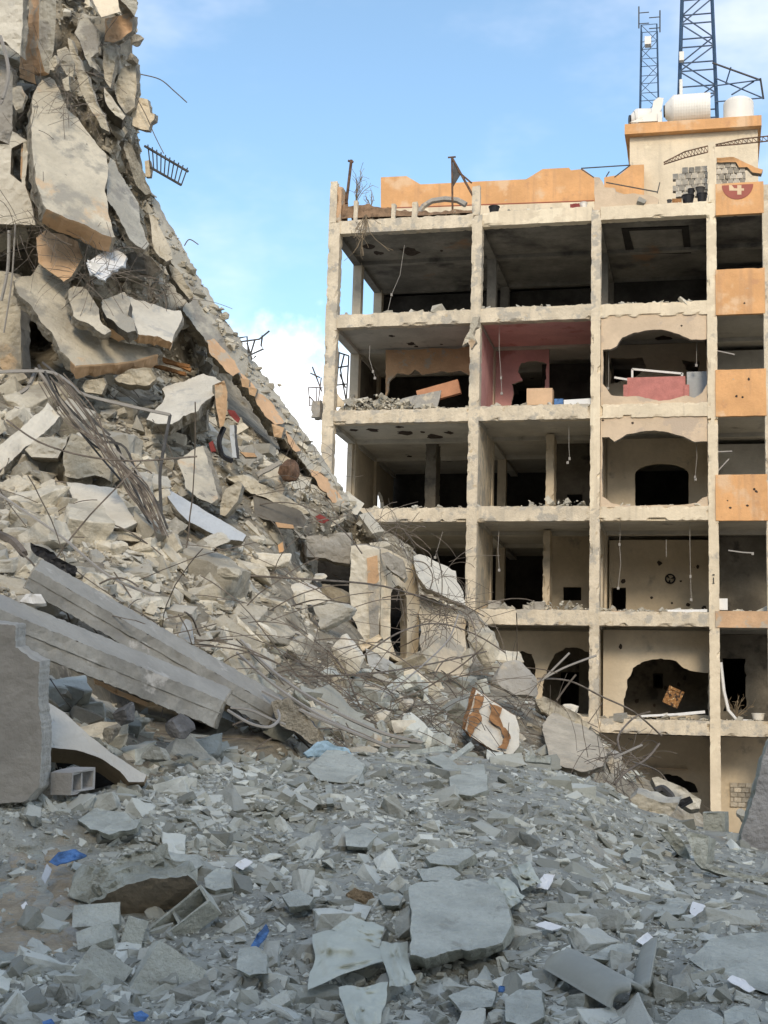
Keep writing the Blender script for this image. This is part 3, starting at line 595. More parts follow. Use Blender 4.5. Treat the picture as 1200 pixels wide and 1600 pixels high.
# frames, poles and small things
pl = [q3(549, 250, 0.5), q3(541, 318, 0.5)]
MB().bar(*pl, 0.05, 6).add(*tube([q3(544, 251, .5), q3(552, 253, .5)], 0.04, 5)).put('pole', rust, None, label='short rusty pole standing at the roof corner', cat='pole')
fr2 = empty('sign_frame', q3(722, 318, 0.6), label='rusty triangular frame leaning on the roof edge behind the posts', cat='metal frame')
for a, b_, r in (((706, 245), (707, 328), .035), ((706, 246), (743, 313), .04), ((700, 246), (712, 245), .03), ((716, 268), (737, 286), .03)): MB().bar(q3(*a, 0.7), q3(*b_, 0.7), r, 5).put('bar', rust, fr2)
mesh_t = [q3(*p, 0.7) for p in ((708, 250), (720, 272), (708, 292))]
put('mesh_sheet', mesh_t+[(q[0], q[1]+0.012, q[2]) for q in mesh_t], [(0, 1, 2), (5, 4, 3), (0, 1, 4, 3), (1, 2, 5, 4), (2, 0, 3, 5)], steel, fr2)
fr3 = empty('roof_frame', q3(945, 290, 2.0), label='thin dark frame lying across the gap in the orange parapet', cat='metal frame')
for a, b_ in (((908, 263), (985, 258)), ((908, 264), (929, 278)), ((985, 258), (960, 277)), ((947, 285), (1027, 300)), ((947, 276), (952, 268)), ((1027, 302), (1031, 285))): MB().bar(q3(*a, 2.0), q3(*b_, 2.0), .022, 4).put('bar', steel, fr3)
def pot(px, py, rpx, hpx, m_, label, w=0.3, tilt=0.0):
    x, z = FB(px, py, w); r = rpx*0.0193; h = hpx*0.0193
    o = put('bucket', *lathe([(0, 0.0), (r*0.75, 0.0), (r*0.96, h*0.86), (r*1.05, h*0.9), (r*1.05, h), (r*0.92, h), (r*0.7, h*0.1), (0, h*0.1)], (x, w, z), (tilt, 0, 1), 18), m_, None)
    setp(o, label=label, cat='bucket', group='buckets on the roof edge')
pot(1075, 319, 10, 14, black, 'wide black tub below the exposed blocks on the roof edge')
pot(1097, 317, 8.5, 15, black, 'tall black tub next to the roof post')
pot(1080, 305, 6, 10, black, 'small black pot stacked on the wide tub', 0.5)
pot(1094, 303, 8, 10, steel, 'grey metal pot stacked on the tall tub', 0.5)
pot(1046, 320, 4, 8, steel, 'little dark pail at the end of the roof tubs')
pot(772, 334, 9, 12, black, 'single black bucket on the roof beside the tall parapet post')
MB().add(*rough_box(*[c for c in (FB(1050, 320)[0], FB(1065, 320)[0], 0.1, 0.35)], FB(1057, 319)[1], FB(1057, 308)[1], 0.1, 0.01, 0.02, 3)).put('crate', wood, None, label='small brown crate between the pail and the wide tub', cat='crate')
MB().add(*rough_box(FB(890, 325)[0], FB(905, 325)[0], 0.1, 0.3, FB(897, 327)[1], FB(897, 316)[1], 0.06, 0.05, 0.05, 8)).put('cloth_bundle', redc, None, label='crumpled red cloth on the roof edge', cat='cloth')
pot(912, 327, 6, 11, tankm, 'white bucket beside the red cloth on the roof edge')
arc = [q3(*p, 0.9) for p in ((655, 332), (662, 322), (675, 314), (695, 311), (715, 313), (728, 320))]
MB().tube(arc, 0.10, 6).put('tyre_piece', slabm, None, label='curved concrete rim half buried in the roof soil', cat='concrete rim')
# soil bank on the roof corner
def heap_mesh(x0, x1, y0, y1, zf, nx, ny):
    X, Y = np.meshgrid(np.linspace(x0, x1, nx), np.linspace(y0, y1, ny)); Z = zf(X, Y)
    v = np.c_[X.ravel(), Y.ravel(), Z.ravel()]; f = [(j*nx+i, j*nx+i+1, (j+1)*nx+i+1, (j+1)*nx+i) for j in range(ny-1) for i in range(nx-1)]
    return v, f
sz = lambda X, Y: ztop+0.05+np.clip(0.42+0.14*np.clip((-10.8-X), -2, 1)+0.16*vnoise(np.stack([X*1.3, Y*2, X*0], -1), 3)+0.06*vnoise(np.stack([X*6, Y*6, X*0], -1), 4), 0, 2)*np.clip((Y-0.02)*9, 0, 1)
v, f = heap_mesh(-11.7, -7.3, 0.03, 3.0, sz, 90, 30); put('soil_bed', v, f, soil, None, kind='structure')
# dry shrubs
def shrub(name, base, h, spread, n, label, mdir=(0, 0, 1)):
    mb = MB(); base = np.array(base)
    for i in range(n):
        d = np.array(mdir)*1.0+RNG.normal(0, spread, 3); p = base.copy(); pts = [p]
        L = h*random.uniform(0.5, 1.05)
        for k in range(5):
            d = d+RNG.normal(0, 0.16, 3); p = p+d/np.linalg.norm(d)*L/5; pts.append(p)
            if k > 0 and random.random() < 0.8:
                e = d+RNG.normal(0, 0.6, 3); q = p+e/np.linalg.norm(e)*L*0.25; mb.tube([p, (p+q)/2+RNG.normal(0, .02, 3), q], 0.007, 3)
        mb.tube(pts, 0.011, 4)
    return mb.put(name, dry, None, label=label, cat='shrub')
shrub('dry_shrub', q3(556, 318, 0.8), 1.15, 0.2, 9, 'leafless shrub upright on the roof soil beside the pole')
shrub('dry_shrub', q3(580, 322, 0.6), 0.6, 0.45, 6, 'low twiggy shrub on the roof soil near the thin posts')
shrub('dry_shrub', q3(572, 335, -0.12), 1.5, 0.22, 12, 'withered plant hanging down over the roof edge', (0.03, -0.05, -1))
MB().add(*rough_box(FB(800, 330)[0], FB(826, 330)[0], 0.5, 0.55, FB(812, 331)[1], FB(812, 319)[1], 0.12, 0.01, 0.03, 9)).put('broken_pallet', slabm, None, label='pale slatted board lying on the roof between two posts', cat='board')

# ------------------------------------------------------------------ things inside the torn-open rooms
def cuboid(name, px0, px1, py0, py1, w0, w1, m_, label, cat, parent=None, rot=0.0, **kw):
    x0, z1 = FB(px0, py0, w0); x1, z0 = FB(px1, py1, w0); v, f = rough_box(x0, x1, w0, w1, z0, z1, 0.25, 0.004, 0.012, sd_())
    if rot:
        c = np.array([(x0+x1)/2, 0, (z0+z1)/2]); ca, sa = math.cos(rot), math.sin(rot); d = v-c; v = c+np.c_[d[:, 0]*ca-d[:, 2]*sa, d[:, 1], d[:, 0]*sa+d[:, 2]*ca]
    return put(name, v, f, m_, parent, label=label, cat=cat, **kw)
salmon = mat('salmon_fabric', (0.50, 0.20, 0.17), 0.12, 5.0, bump=0.25, bscale=30)
so_ = empty('sofa', q3(1030, 628, 0.9), label='salmon pink sofa tipped up in the arched opening', cat='sofa')
cuboid('back', 980, 1071, 590, 629, 0.55, 0.8, salmon, None, None, so_)
cuboid('armrest', 974, 982, 601, 629, 0.5, 1.3, salmon, None, None, so_)
cuboid('armrest', 1069, 1077, 601, 629, 0.5, 1.3, salmon, None, None, so_)
fr4 = empty('wooden_frame', q3(1028, 590, 0.9), label='pale wooden frame standing behind the pink sofa', cat='frame')
for a, b_ in (((988, 577), (1066, 584)), ((988, 577), (988, 604)), ((1066, 583), (1064, 606)), ((960, 590), (985, 594))): MB().bar(q3(*a, 1.0), q3(*b_, 1.0), 0.045, 4).put('rail', white_m, fr4)
cuboid('fridge', 1073, 1105, 581, 622, 0.9, 1.5, bluegrey, 'pale blue grey cabinet beside the pink sofa', 'cabinet')
cuboid('armchair', 823, 863, 607, 632, 0.35, 0.8, mat('peach_board', (0.62, 0.42, 0.26), 0.08, 2.0, bump=0.1), 'peach headboard standing in the pink room', 'headboard')
cuboid('mattress', 881, 924, 624, 636, 0.15, 0.7, white_m, 'white mattress on the edge of the pink room floor', 'mattress', rot=0.04)
cuboid('blue_bundle', 866, 880, 623, 633, 0.2, 0.5, bluep, 'small blue bundle beside the white mattress', 'bundle')
cuboid('wardrobe_panel', 652, 718, 602, 622, 0.8, 1.0, mat('rust_board', (0.50, 0.25, 0.14), 0.12, 2.0, bump=0.15), 'reddish wardrobe panel leaning in the first bay of the fifth storey', 'panel', rot=0.25)
for pts, m_, lab in (([(612, 634), (628, 622), (650, 616), (688, 608), (684, 636), (640, 640), (615, 640)], slabm, 'grey sheet lying before the reddish wardrobe panel'), ([(520, 606), (538, 628), (537, 636), (519, 637)], cream, 'cream triangle of render left beside the corner column')):
    l = [FB(*p, 0.45) for p in pts]; v, f, m = panel([jitter2(densify(l, .2), 0.02, 4, 3)], lambda p: (p[0], 0.4+0.25*(p[1]-zt(3)), p[1]), lambda p: (p[0], 0.46+0.25*(p[1]-zt(3)), p[1])); put('fallen_sheet', v, f, m_, None, m, label=lab, cat='sheet')
pic = empty('picture', q3(1052, 1093, 1.3), label='gilt picture frame dangling crooked in front of the broken round hole', cat='picture')
a = math.radians(-24); cx_, cz_ = FB(1052, 1089, 1.3)
def rp(dx, dz): return (cx_+dx*math.cos(a)-dz*math.sin(a), cz_+dx*math.sin(a)+dz*math.cos(a))
l = [rp(-.24, -.27), rp(.24, -.27), rp(.24, .27), rp(-.24, .27)]; li = [rp(-.16, -.19), rp(.16, -.19), rp(.16, .19), rp(-.16, .19)]
v, f, m = panel([l, li], lambda p: (p[0], 1.28, p[1]), lambda p: (p[0], 1.36, p[1])); put('frame', v, f, brass, pic, m)
v, f, m = panel([li], lambda p: (p[0], 1.32, p[1]), lambda p: (p[0], 1.34, p[1])); put('canvas', v, f, brass, pic, m)
fan = empty('wall_fan', q3(1047, 904, 4.1), label='round black wall fan on the back wall of the third storey room', cat='fan')
x, z = FB(1047, 904, 4.05); put('guard', *lathe([(0.14, 0), (0.17, 0.02), (0.15, 0.06), (0.12, 0.05)], (x, 4.17, z), (0, -1, 0), 20), black, fan)
for i in range(3):
    q = i*2.1; MB().add([(x, 4.1, z), (x+.13*math.cos(q), 4.09, z+.13*math.sin(q)), (x+.12*math.cos(q+.6), 4.13, z+.12*math.sin(q+.6)), (x, 4.12, z)], [(0, 1, 2, 3)]).put('blade', black, fan)
pf = empty('wall_frame', q3(1028, 1064, 4.55), label='thin dark empty frame on the wall seen through the round hole', cat='frame')
for a_, b_ in (((1021, 1053), (1035, 1053)), ((1035, 1053), (1035, 1075)), ((1035, 1075), (1021, 1075)), ((1021, 1075), (1021, 1053))): MB().bar(q3(*a_, 4.55), q3(*b_, 4.55), 0.02, 4).put('rail', darkline, pf)
cuboid('shelf_board', 1001, 1075, 1199, 1203, 3.05, 3.18, sand, 'narrow shelf on the ground storey wall', 'shelf')
cuboid('plank', 955, 980, 955, 960, 0.1, 0.35, orange, 'orange plank on the third storey floor edge', 'plank')
cuboid('sack', 1122, 1137, 935, 953, 0.2, 0.6, white_m, 'white sack on the balcony under the third orange panel', 'sack')
for (px0, px1, py0, py1, lb_) in ((763, 781, 938, 951, 'lone concrete block by the column on the floor edge of the second bay'), (835, 851, 940, 952, 'taller of two neighbouring blocks on the floor edge of the second bay'), (818, 834, 945, 953, 'lower of two neighbouring blocks on the floor edge of the second bay')): cuboid('loose_block', px0, px1, py0, py1, 0.1, 0.4, cmu, lb_, 'block', group='blocks on the floor edge of the second bay')
cuboid('white_slab', 1043, 1105, 952, 957, 0.05, 0.4, white_m, 'long white board lying on the third storey floor edge', 'board', rot=0.02)
cuboid('white_slab', 1000, 1060, 1115, 1120, 0.05, 0.5, white_m, 'white board lying on the first floor edge below the picture', 'board', rot=0.08)
cuboid('white_slab', 1045, 1102, 1112, 1118, 0.1, 0.4, white_m, 'tilted white board at the column end of the first floor edge', 'board', rot=0.12)
cur = [q3(*p, 0.5) for p in ((1126, 1035), (1131, 1080), (1138, 1110), (1152, 1126), (1175, 1127))]
MB().tube(cur, 0.05, 6).put('curtain', white_m, None, label='white curtain rope hanging in the balcony bay', cat='curtain')
shrub('wire_tangle', q3(1150, 1120, 0.8), 0.7, 0.6, 14, 'dark tangle of wires on the balcony above the ground storey')
pot(1185, 1125, 10, 10, tankm, 'white basin on the lowest balcony floor', 0.4)
# pendant wires with lamp holders
for (x0, y0, pts, lab) in ((780, 505, ((780, 545), (783, 590), (784, 614)), 'pendant wire in the pink room'), (632, 383, ((625, 430), (612, 460), (606, 486)), 'loose wire across the charred first bay'), (578, 540, ((577, 560), (583, 580), (586, 590)), 'hanging wire in the first bay of the fifth storey'),
    (951, 545, ((951, 595), (950, 606)), 'straight cord at the side of the sofa opening'), (1089, 490, ((1089, 530), (1088, 570)), 'cord across the upper arch'), (1088, 693, ((1089, 715), (1086, 745), (1087, 748)), 'hanging sockets in the lower arch'),
    (969, 816, ((969, 835), (968, 850), (970, 880), (966, 918)), 'pale wire in the third storey room near the column'), (1041, 843, ((1041, 870),), 'short pale rod under the third storey ceiling'), (1078, 816, ((1078, 850), (1079, 900), (1080, 936)), 'long cord with switches in the third storey room'),
    (889, 665, ((889, 700), (890, 716), (887, 722)), 'pendant in the middle bay of storey four'), (692, 830, ((686, 850), (680, 870)), 'wire under the broken third floor edge'), (780, 818, ((778, 860), (780, 890)), 'wire hanging in the second bay of the third storey'), (1138, 860, ((1160, 863), (1176, 864)), 'rod in the third storey balcony'),
    (1120, 548, ((1148, 554),), 'rail end in the balcony below the top orange panel'), (1120, 706, ((1144, 705),), 'rail end in the balcony of storey four'), (1118, 740, ((1139, 717),), 'tilted rail stick in the balcony of storey four')):
    w_ = 0.5 if x0 < 1100 else 0.1
    pl_ = [np.array(q3(x0, y0, w_))]+[np.array(q3(*p, w_)) for p in pts]
    mb = MB().tube(pl_, 0.009 if x0 < 1100 else 0.025, 4)
    if len(pts) > 1:
        e = pl_[-1]; mb.box(e[0]-.035, e[0]+.035, e[1]-.03, e[1]+.03, e[2]-.06, e[2]+.02)
        if len(pts) > 2: e = pl_[2]; mb.box(e[0]-.03, e[0]+.03, e[1]-.03, e[1]+.03, e[2]-.06, e[2]+.03)
    mb.put('hanging_wire', wire_m, None, label=lab, cat='wire')
# steel frames hanging on the flank
fx = empty('window_grille', q3(530, 600, 1.5), label='dark steel grille hanging in the flank opening of the fifth storey', cat='grille')
for a_, b_ in (((523, 548), (522, 600)), ((523, 549), (545, 556)), ((545, 556), (541, 628)), ((524, 602), (541, 600)), ((530, 550), (526, 600)), ((538, 553), (532, 578)), ((532, 578), (541, 628)), ((524, 575), (543, 572)), ((531, 585), (540, 606))): MB().bar(q3(*a_, 2.0), q3(*b_, 2.0), .03, 4).put('bar', steel, fx)
fy = empty('balcony_rail', q3(495, 630, 1.0), label='crushed balcony railing clinging outside the corner column', cat='railing')
for a_, b_ in (((488, 573), (503, 612)), ((485, 583), (500, 590)), ((482, 605), (504, 606)), ((482, 606), (484, 634)), ((483, 634), (503, 628)), ((484, 620), (502, 640)), ((494, 606), (495, 640)), ((502, 590), (496, 640)), ((488, 640), (502, 655))): MB().bar(q3(*a_, 1.0), q3(*b_, 1.4), .022, 4).put('bar', rust, fy)
MB().add(*rough_box(FB(489, 630, 1)[0], FB(503, 630, 1)[0], 0.8, 1.4, FB(495, 654, 1)[1], FB(495, 627, 1)[1], 0.12, 0.08, 0.12, 91)).put('hanging_remnant', slabm, fy)

# ================================================================== ground and rubble
GM = mat('street_ground', (0.30, 0.28, 0.25), 0.2, 0.6, bump=0.4)
v, f = heap_mesh(-1500, 1500, -1500, 1500, lambda X, Y: X*0, 21, 21); put('ground', v, f, GM, None, kind='structure')
dust_grey = mat('dusty_rubble_ground', (0.35, 0.353, 0.31), 0.22, 2.2, bump=0.9, bscale=18, spots=(((0.40, 0.335, 0.24), 0.55, 0.56, 0.66), ((0.40, 0.415, 0.355), 1.8, 0.58, 0.68)))
heap_m = mat('heap_core', (0.30, 0.265, 0.20), 0.3, 2.0, bump=0.9, bscale=14, spots=(((0.17, 0.15, 0.12), 1.8, 0.52, 0.68), ((0.46, 0.42, 0.34), 2.4, 0.58, 0.68)))  # coloured darker than its chunks so the gaps between them look shaded
g_chunk = mat('grey_dust_chunk', (0.455, 0.462, 0.41), 0.2, 3.0, bump=0.35, bscale=24, tint='attr', alt=(0.23, 0.235, 0.20), dust=((0.52, 0.532, 0.475), 0.55, 0.75))
g_chunk_o = mat('grey_dust_concrete', (0.455, 0.462, 0.41), 0.2, 3.0, bump=0.4, bscale=24, tint='obj', alt=(0.23, 0.235, 0.20), dust=((0.52, 0.532, 0.475), 0.55, 0.75))
b_chunk = mat('pale_chunk', (0.53, 0.485, 0.385), 0.2, 2.0, bump=0.45, bscale=18, tint='attr', alt=(0.45, 0.43, 0.37), spots=(((0.38, 0.34, 0.27), 3.0, 0.55, 0.7), ((0.64, 0.59, 0.48), 2.0, 0.58, 0.66), ((0.45, 0.33, 0.21), 0.9, 0.64, 0.70)))
b_chunk_o = mat('pale_concrete', (0.53, 0.485, 0.385), 0.2, 2.0, bump=0.5, bscale=18, tint='obj', alt=(0.45, 0.43, 0.37), spots=(((0.38, 0.34, 0.27), 3.0, 0.55, 0.7), ((0.64, 0.59, 0.48), 2.0, 0.58, 0.66), ((0.45, 0.33, 0.21), 0.9, 0.64, 0.70)))
fslab = mat('floor_slab_face', (0.54, 0.485, 0.375), 0.16, 0.9, bump=0.6, spots=(((0.34, 0.315, 0.26), 1.2, 0.50, 0.62), ((0.24, 0.22, 0.18), 3.4, 0.64, 0.70), ((0.55, 0.42, 0.28), 0.9, 0.60, 0.68)))
fslab_g = mat('grey_slab_face', (0.44, 0.415, 0.345), 0.18, 1.1, bump=0.7, spots=(((0.29, 0.275, 0.24), 1.5, 0.50, 0.62), ((0.20, 0.19, 0.165), 3.4, 0.64, 0.70),))
white_pl = mat('white_plaster', (0.62, 0.575, 0.475), 0.10, 1.2, bump=0.35, spots=(((0.45, 0.43, 0.38), 1.8, 0.55, 0.66),))
peach = mat('peach_render', (0.55, 0.37, 0.22), 0.10, 1.4, bump=0.25, spots=(((0.45, 0.36, 0.25), 2.0, 0.56, 0.66),))
beam_m = mat('grey_beam_concrete', (0.27, 0.262, 0.232), 0.25, 1.6, bump=0.4, spots=(((0.24, 0.235, 0.22), 1.6, 0.55, 0.68), ((0.46, 0.44, 0.40), 2.4, 0.60, 0.7)), dust=((0.34, 0.33, 0.295), 0.75, 0.5))
dark_in = mat('painted_shade_dark', (0.025, 0.023, 0.02), 0.3, 1.0, bump=0.2)  # near-black colour for panels that paint in the shade of openings
dark_rock = mat('dark_stone', (0.15, 0.15, 0.15), 0.3, 3.0, bump=0.8)

def rbf(ctrl):
    c = np.array(ctrl, float); X = c[:, :2]/100.0; y = 1/c[:, 2]
    K = np.linalg.norm(X[:, None]-X[None], axis=2); A = np.block([[K+np.eye(len(X))*0.02, np.ones((len(X), 1)), X], [np.ones((1, len(X))), np.zeros((1, 3))], [X.T, np.zeros((2, 3))]])
    w = np.linalg.solve(A, np.r_[y, 0, 0, 0])
    def f(px, py):
        q = np.stack([np.asarray(px, float), np.asarray(py, float)], -1)/100.0; sh = q.shape[:-1]; q = q.reshape(-1, 2)
        k = np.linalg.norm(q[:, None]-X[None], axis=2); r = k@w[:len(X)]+w[len(X)]+q@w[len(X)+1:]
        return (1/np.clip(r, 1/60, 1/3.0)).reshape(sh)
    return f
# unseen block added behind the viewer to keep low sun off the near mound
ob = empty('added_shade_block', (-6, EYE[1]-27, 0), label='tall plain block added unseen behind the viewer to shade the near mound', cat='building')
ow = mat('shade_block_render', (0.42, 0.37, 0.29), 0.1, 0.6, bump=0.1); og = mat('shade_block_window', (0.05, 0.05, 0.055), 0.1, 1.0, rough=0.3, bump=0.0)
oy = EYE[1]-27
MB().box(-44, 30, oy-12, oy, 0, 22.6).put('wall', ow, ob)
MB().box(-44.3, 30.3, oy-12.3, oy+0.3, 22.6, 23.2).put('parapet', ow, ob)
wm = mesh_from('window', *boxg(-0.6, 0.6, -0.04, 0.03, -0.7, 0.7), og)
for k in range(6):
    for i in range(20): link('window', wm, ob, (-38+i*3.7+6-5.0, 0, 2.2+k*3.15))
# near mound of grey dust-covered rubble
near_ctrl = [(-400, 1900, 5.6), (200, 1900, 5.6), (800, 1900, 5.6), (1600, 1900, 5.8), (-400, 1600, 8.0), (0, 1600, 8.0), (300, 1600, 8.1), (600, 1600, 8.1), (900, 1600, 8.2), (1200, 1600, 8.3), (1600, 1600, 8.4),
    (-400, 1450, 9.4), (0, 1450, 9.5), (300, 1430, 9.8), (600, 1450, 9.7), (900, 1450, 10.0), (1150, 1450, 10.4), (1600, 1450, 10.6), (0, 1350, 10.6), (300, 1320, 11.4), (600, 1320, 12.0), (900, 1320, 12.6), (1150, 1370, 13.0), (1600, 1370, 13.4),
    (-400, 1250, 11.6), (0, 1255, 11.8), (150, 1240, 12.6), (230, 1220, 13.2), (330, 1200, 14.2), (480, 1185, 15.2), (650, 1170, 16.2), (800, 1190, 16.4), (900, 1215, 16.6), (1000, 1265, 17.0), (1090, 1295, 17.6), (1200, 1305, 18.5), (1600, 1310, 19.5), (1000, 1340, 14.0)]
near_base = rbf(near_ctrl)
RIDGE_X = [-400, 0, 60, 150, 230, 330, 400, 480, 560, 650, 720, 800, 880, 950, 1000, 1090, 1160, 1200, 1600]
RIDGE_Y = [1250, 1258, 1255, 1238, 1218, 1196, 1190, 1184, 1176, 1170, 1182, 1192, 1206, 1228, 1262, 1292, 1302, 1303, 1310]
def near_depth(px, py):
    d = near_base(px, py); q = Pn(px, py, d)
    return d*(1-(0.030*fbm(q*0.55, 3, 5)+0.012*fbm(q*1.9, 3, 15)+0.003*fbm(q*7.0, 2, 19))*np.clip((np.asarray(py)-np.interp(px, RIDGE_X, RIDGE_Y))/60, 0.15, 1))
far_ctrl = [(-400, -200, 27), (0, -200, 29), (215, -200, 31), (-400, 0, 26.5), (0, 0, 28.8), (100, 0, 29.5), (205, 30, 30.5), (0, 150, 28.2), (120, 150, 28.8), (215, 160, 31), (-400, 300, 25.5), (0, 300, 28.0), (110, 300, 28.3), (210, 290, 30.5),
    (0, 450, 28.5), (55, 530, 31.5), (150, 450, 27.6), (250, 420, 29.5), (330, 520, 31), (0, 590, 27.0), (130, 600, 27.5), (230, 590, 28.5), (375, 615, 33.5), (430, 690, 32.5), (350, 585, 33), (300, 660, 27), (-400, 650, 21), (0, 660, 23.8), (120, 680, 24.5), (420, 700, 28.5), (480, 760, 29.0), (540, 790, 29.0),
    (100, 780, 22), (300, 790, 23.6), (430, 800, 25.5), (430, 860, 24.2), (-400, 850, 17.5), (0, 850, 19.3), (200, 880, 19.4), (350, 930, 20.4), (450, 930, 22.0), (515, 900, 30.5), (600, 860, 29.5), (570, 940, 28.5), (545, 1000, 23.4), (600, 1000, 28.6), (640, 960, 29.5), (600, 1056, 23.4), (640, 1030, 28.4), (700, 1000, 29.0), (740, 965, 30), (640, 1060, 24.0), (730, 1070, 26.4),
    (560, 1080, 21.2), (450, 1080, 18.8), (300, 1060, 17.2), (150, 1010, 16.4), (-400, 1000, 13.5), (0, 960, 15.4), (0, 1100, 14.2), (120, 1060, 16.0), (220, 1096, 18.6), (310, 1130, 19.0), (150, 1180, 13.9), (300, 1180, 15.6), (450, 1170, 17.0), (650, 1160, 18.6), (760, 1180, 20), (830, 1110, 26), (860, 1190, 22), (930, 1160, 27), (960, 1215, 26), (1060, 1250, 29), (1110, 1300, 29.5), (900, 1300, 20), (500, 1300, 17.5), (0, 1300, 13.0), (-400, 1300, 12.6)]
far_base = rbf(far_ctrl)
SIL_Y = [-200, 60, 160, 285, 395, 470, 545, 610, 650, 740, 790, 830, 860, 930, 970, 1040, 1090, 1140, 1200, 1255, 1300]
SIL_X = [204, 206, 212, 222, 282, 322, 366, 408, 432, 510, 552, 603, 648, 715, 752, 800, 836, 930, 982, 1082, 1118]
def sil(py): return np.interp(py, SIL_Y, SIL_X)
def far_depth(px, py):
    d = far_base(px, py); q = Pn(px, py, d)
    return d*(1-0.016*fbm(q*0.7, 3, 25)-0.007*fbm(q*2.6, 3, 35))
def sheet(name, U, V, depth, m_, kind='structure', skirt=4.0):
    ny, nx = U.shape; v = Pn(U, V, depth(U, V)).reshape(-1, 3); f = [(j*nx+i, j*nx+i+1, (j+1)*nx+i+1, (j+1)*nx+i) for j in range(ny-1) for i in range(nx-1)]
    return v, f, nx, ny
# near sheet: columns across, rows from the ridge to below the frame; then a skirt falling away behind the ridge
cx_ = np.linspace(-400, 1600, 280); t_ = np.linspace(0, 1, 130)
U = np.repeat(cx_[None], len(t_), 0); yt = np.interp(cx_, RIDGE_X, RIDGE_Y)+3*vnoise(np.c_[cx_*0.02, cx_*0, cx_*0], 3)
V = yt[None]+(1900-yt[None])*(t_[:, None]**1.25)
v, f, nx, ny = sheet('mound', U, V, near_depth, dust_grey)
back = v[:nx]+np.array([FW[0], FW[1], 0])*3.0+np.array([0, 0, -1.6]); n0 = len(v)
v = np.r_[v, back]; f += [(i, n0+i, n0+i+1, i+1) for i in range(nx-1)]
put('rubble_mound', v, f, dust_grey, None, smooth=True, kind='structure')
# far heap
ry = np.r_[np.linspace(-200, 1300, 300)]; t_ = np.linspace(0, 1, 230)
xs_ = sil(ry)+4*vnoise(np.c_[ry*0.05, ry*0, ry*0], 8)
U = -400+(xs_[:, None]+400)*t_[None]; V = np.repeat(ry[:, None], len(t_), 1)
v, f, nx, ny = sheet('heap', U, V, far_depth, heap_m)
edge = [j*nx+nx-1 for j in range(ny)]; n0 = len(v)
sk = v[edge]+(v[edge]-EYE)/np.linalg.norm(v[edge]-EYE, axis=1)[:, None]*4.0
sk2 = sk.copy(); sk2[:, 2] = 0; sk2[:, :2] += (FW[:2])*2
v = np.r_[v, sk, sk2]; f += [(edge[j], n0+j, n0+j+1, edge[j+1]) for j in range(ny-1)]+[(n0+j, n0+ny+j, n0+ny+j+1, n0+j+1) for j in range(ny-1)]
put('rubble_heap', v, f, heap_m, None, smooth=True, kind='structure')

# ------------------------------------------------------------------ shaped slabs and panels
EXCL = [np.array(q, float) for q in ([(322, 556), (345, 566), (380, 606), (412, 650), (440, 690), (470, 728), (452, 724), (420, 700), (388, 668), (356, 640), (340, 600)], [(30, 470), (60, 505), (92, 556), (112, 590), (70, 590), (36, 560)], [(190, 602), (232, 606), (246, 624), (226, 640), (196, 626)], [(60, 1010), (160, 1050), (260, 1092), (350, 1134), (430, 1150), (420, 1176), (340, 1168), (310, 1150), (240, 1118), (150, 1088), (66, 1046)], [(484, 872), (548, 880), (548, 936), (490, 930)])]
def inside(poly, x, y):
    p = np.asarray(poly, float); x = np.asarray(x, float); y = np.asarray(y, float); lo, hi = p.min(0), p.max(0); r = np.zeros(len(x), bool)
    w = np.where((x >= lo[0]) & (x <= hi[0]) & (y >= lo[1]) & (y <= hi[1]))[0]
    if not len(w): return r
    X, Y = x[w][:, None], y[w][:, None]; a, b_ = p, np.roll(p, 1, 0)
    c = ((a[:, 1] > Y) != (b_[:, 1] > Y)) & (X < (b_[:, 0]-a[:, 0])*(Y-a[:, 1])/((b_[:, 1]-a[:, 1])+1e-12)+a[:, 0])
    r[w] = c.sum(1) % 2 == 1
    return r
def inv_plane(anch):
    if isinstance(anch, (int, float)): return lambda px, py: np.full(np.shape(px), float(anch))
    A = np.array([[a[0], a[1], 1] for a in anch], float); w = np.linalg.lstsq(A, np.array([1/a[2] for a in anch]), rcond=None)[0]
    return lambda px, py: 1/(np.asarray(px)*w[0]+np.asarray(py)*w[1]+w[2])
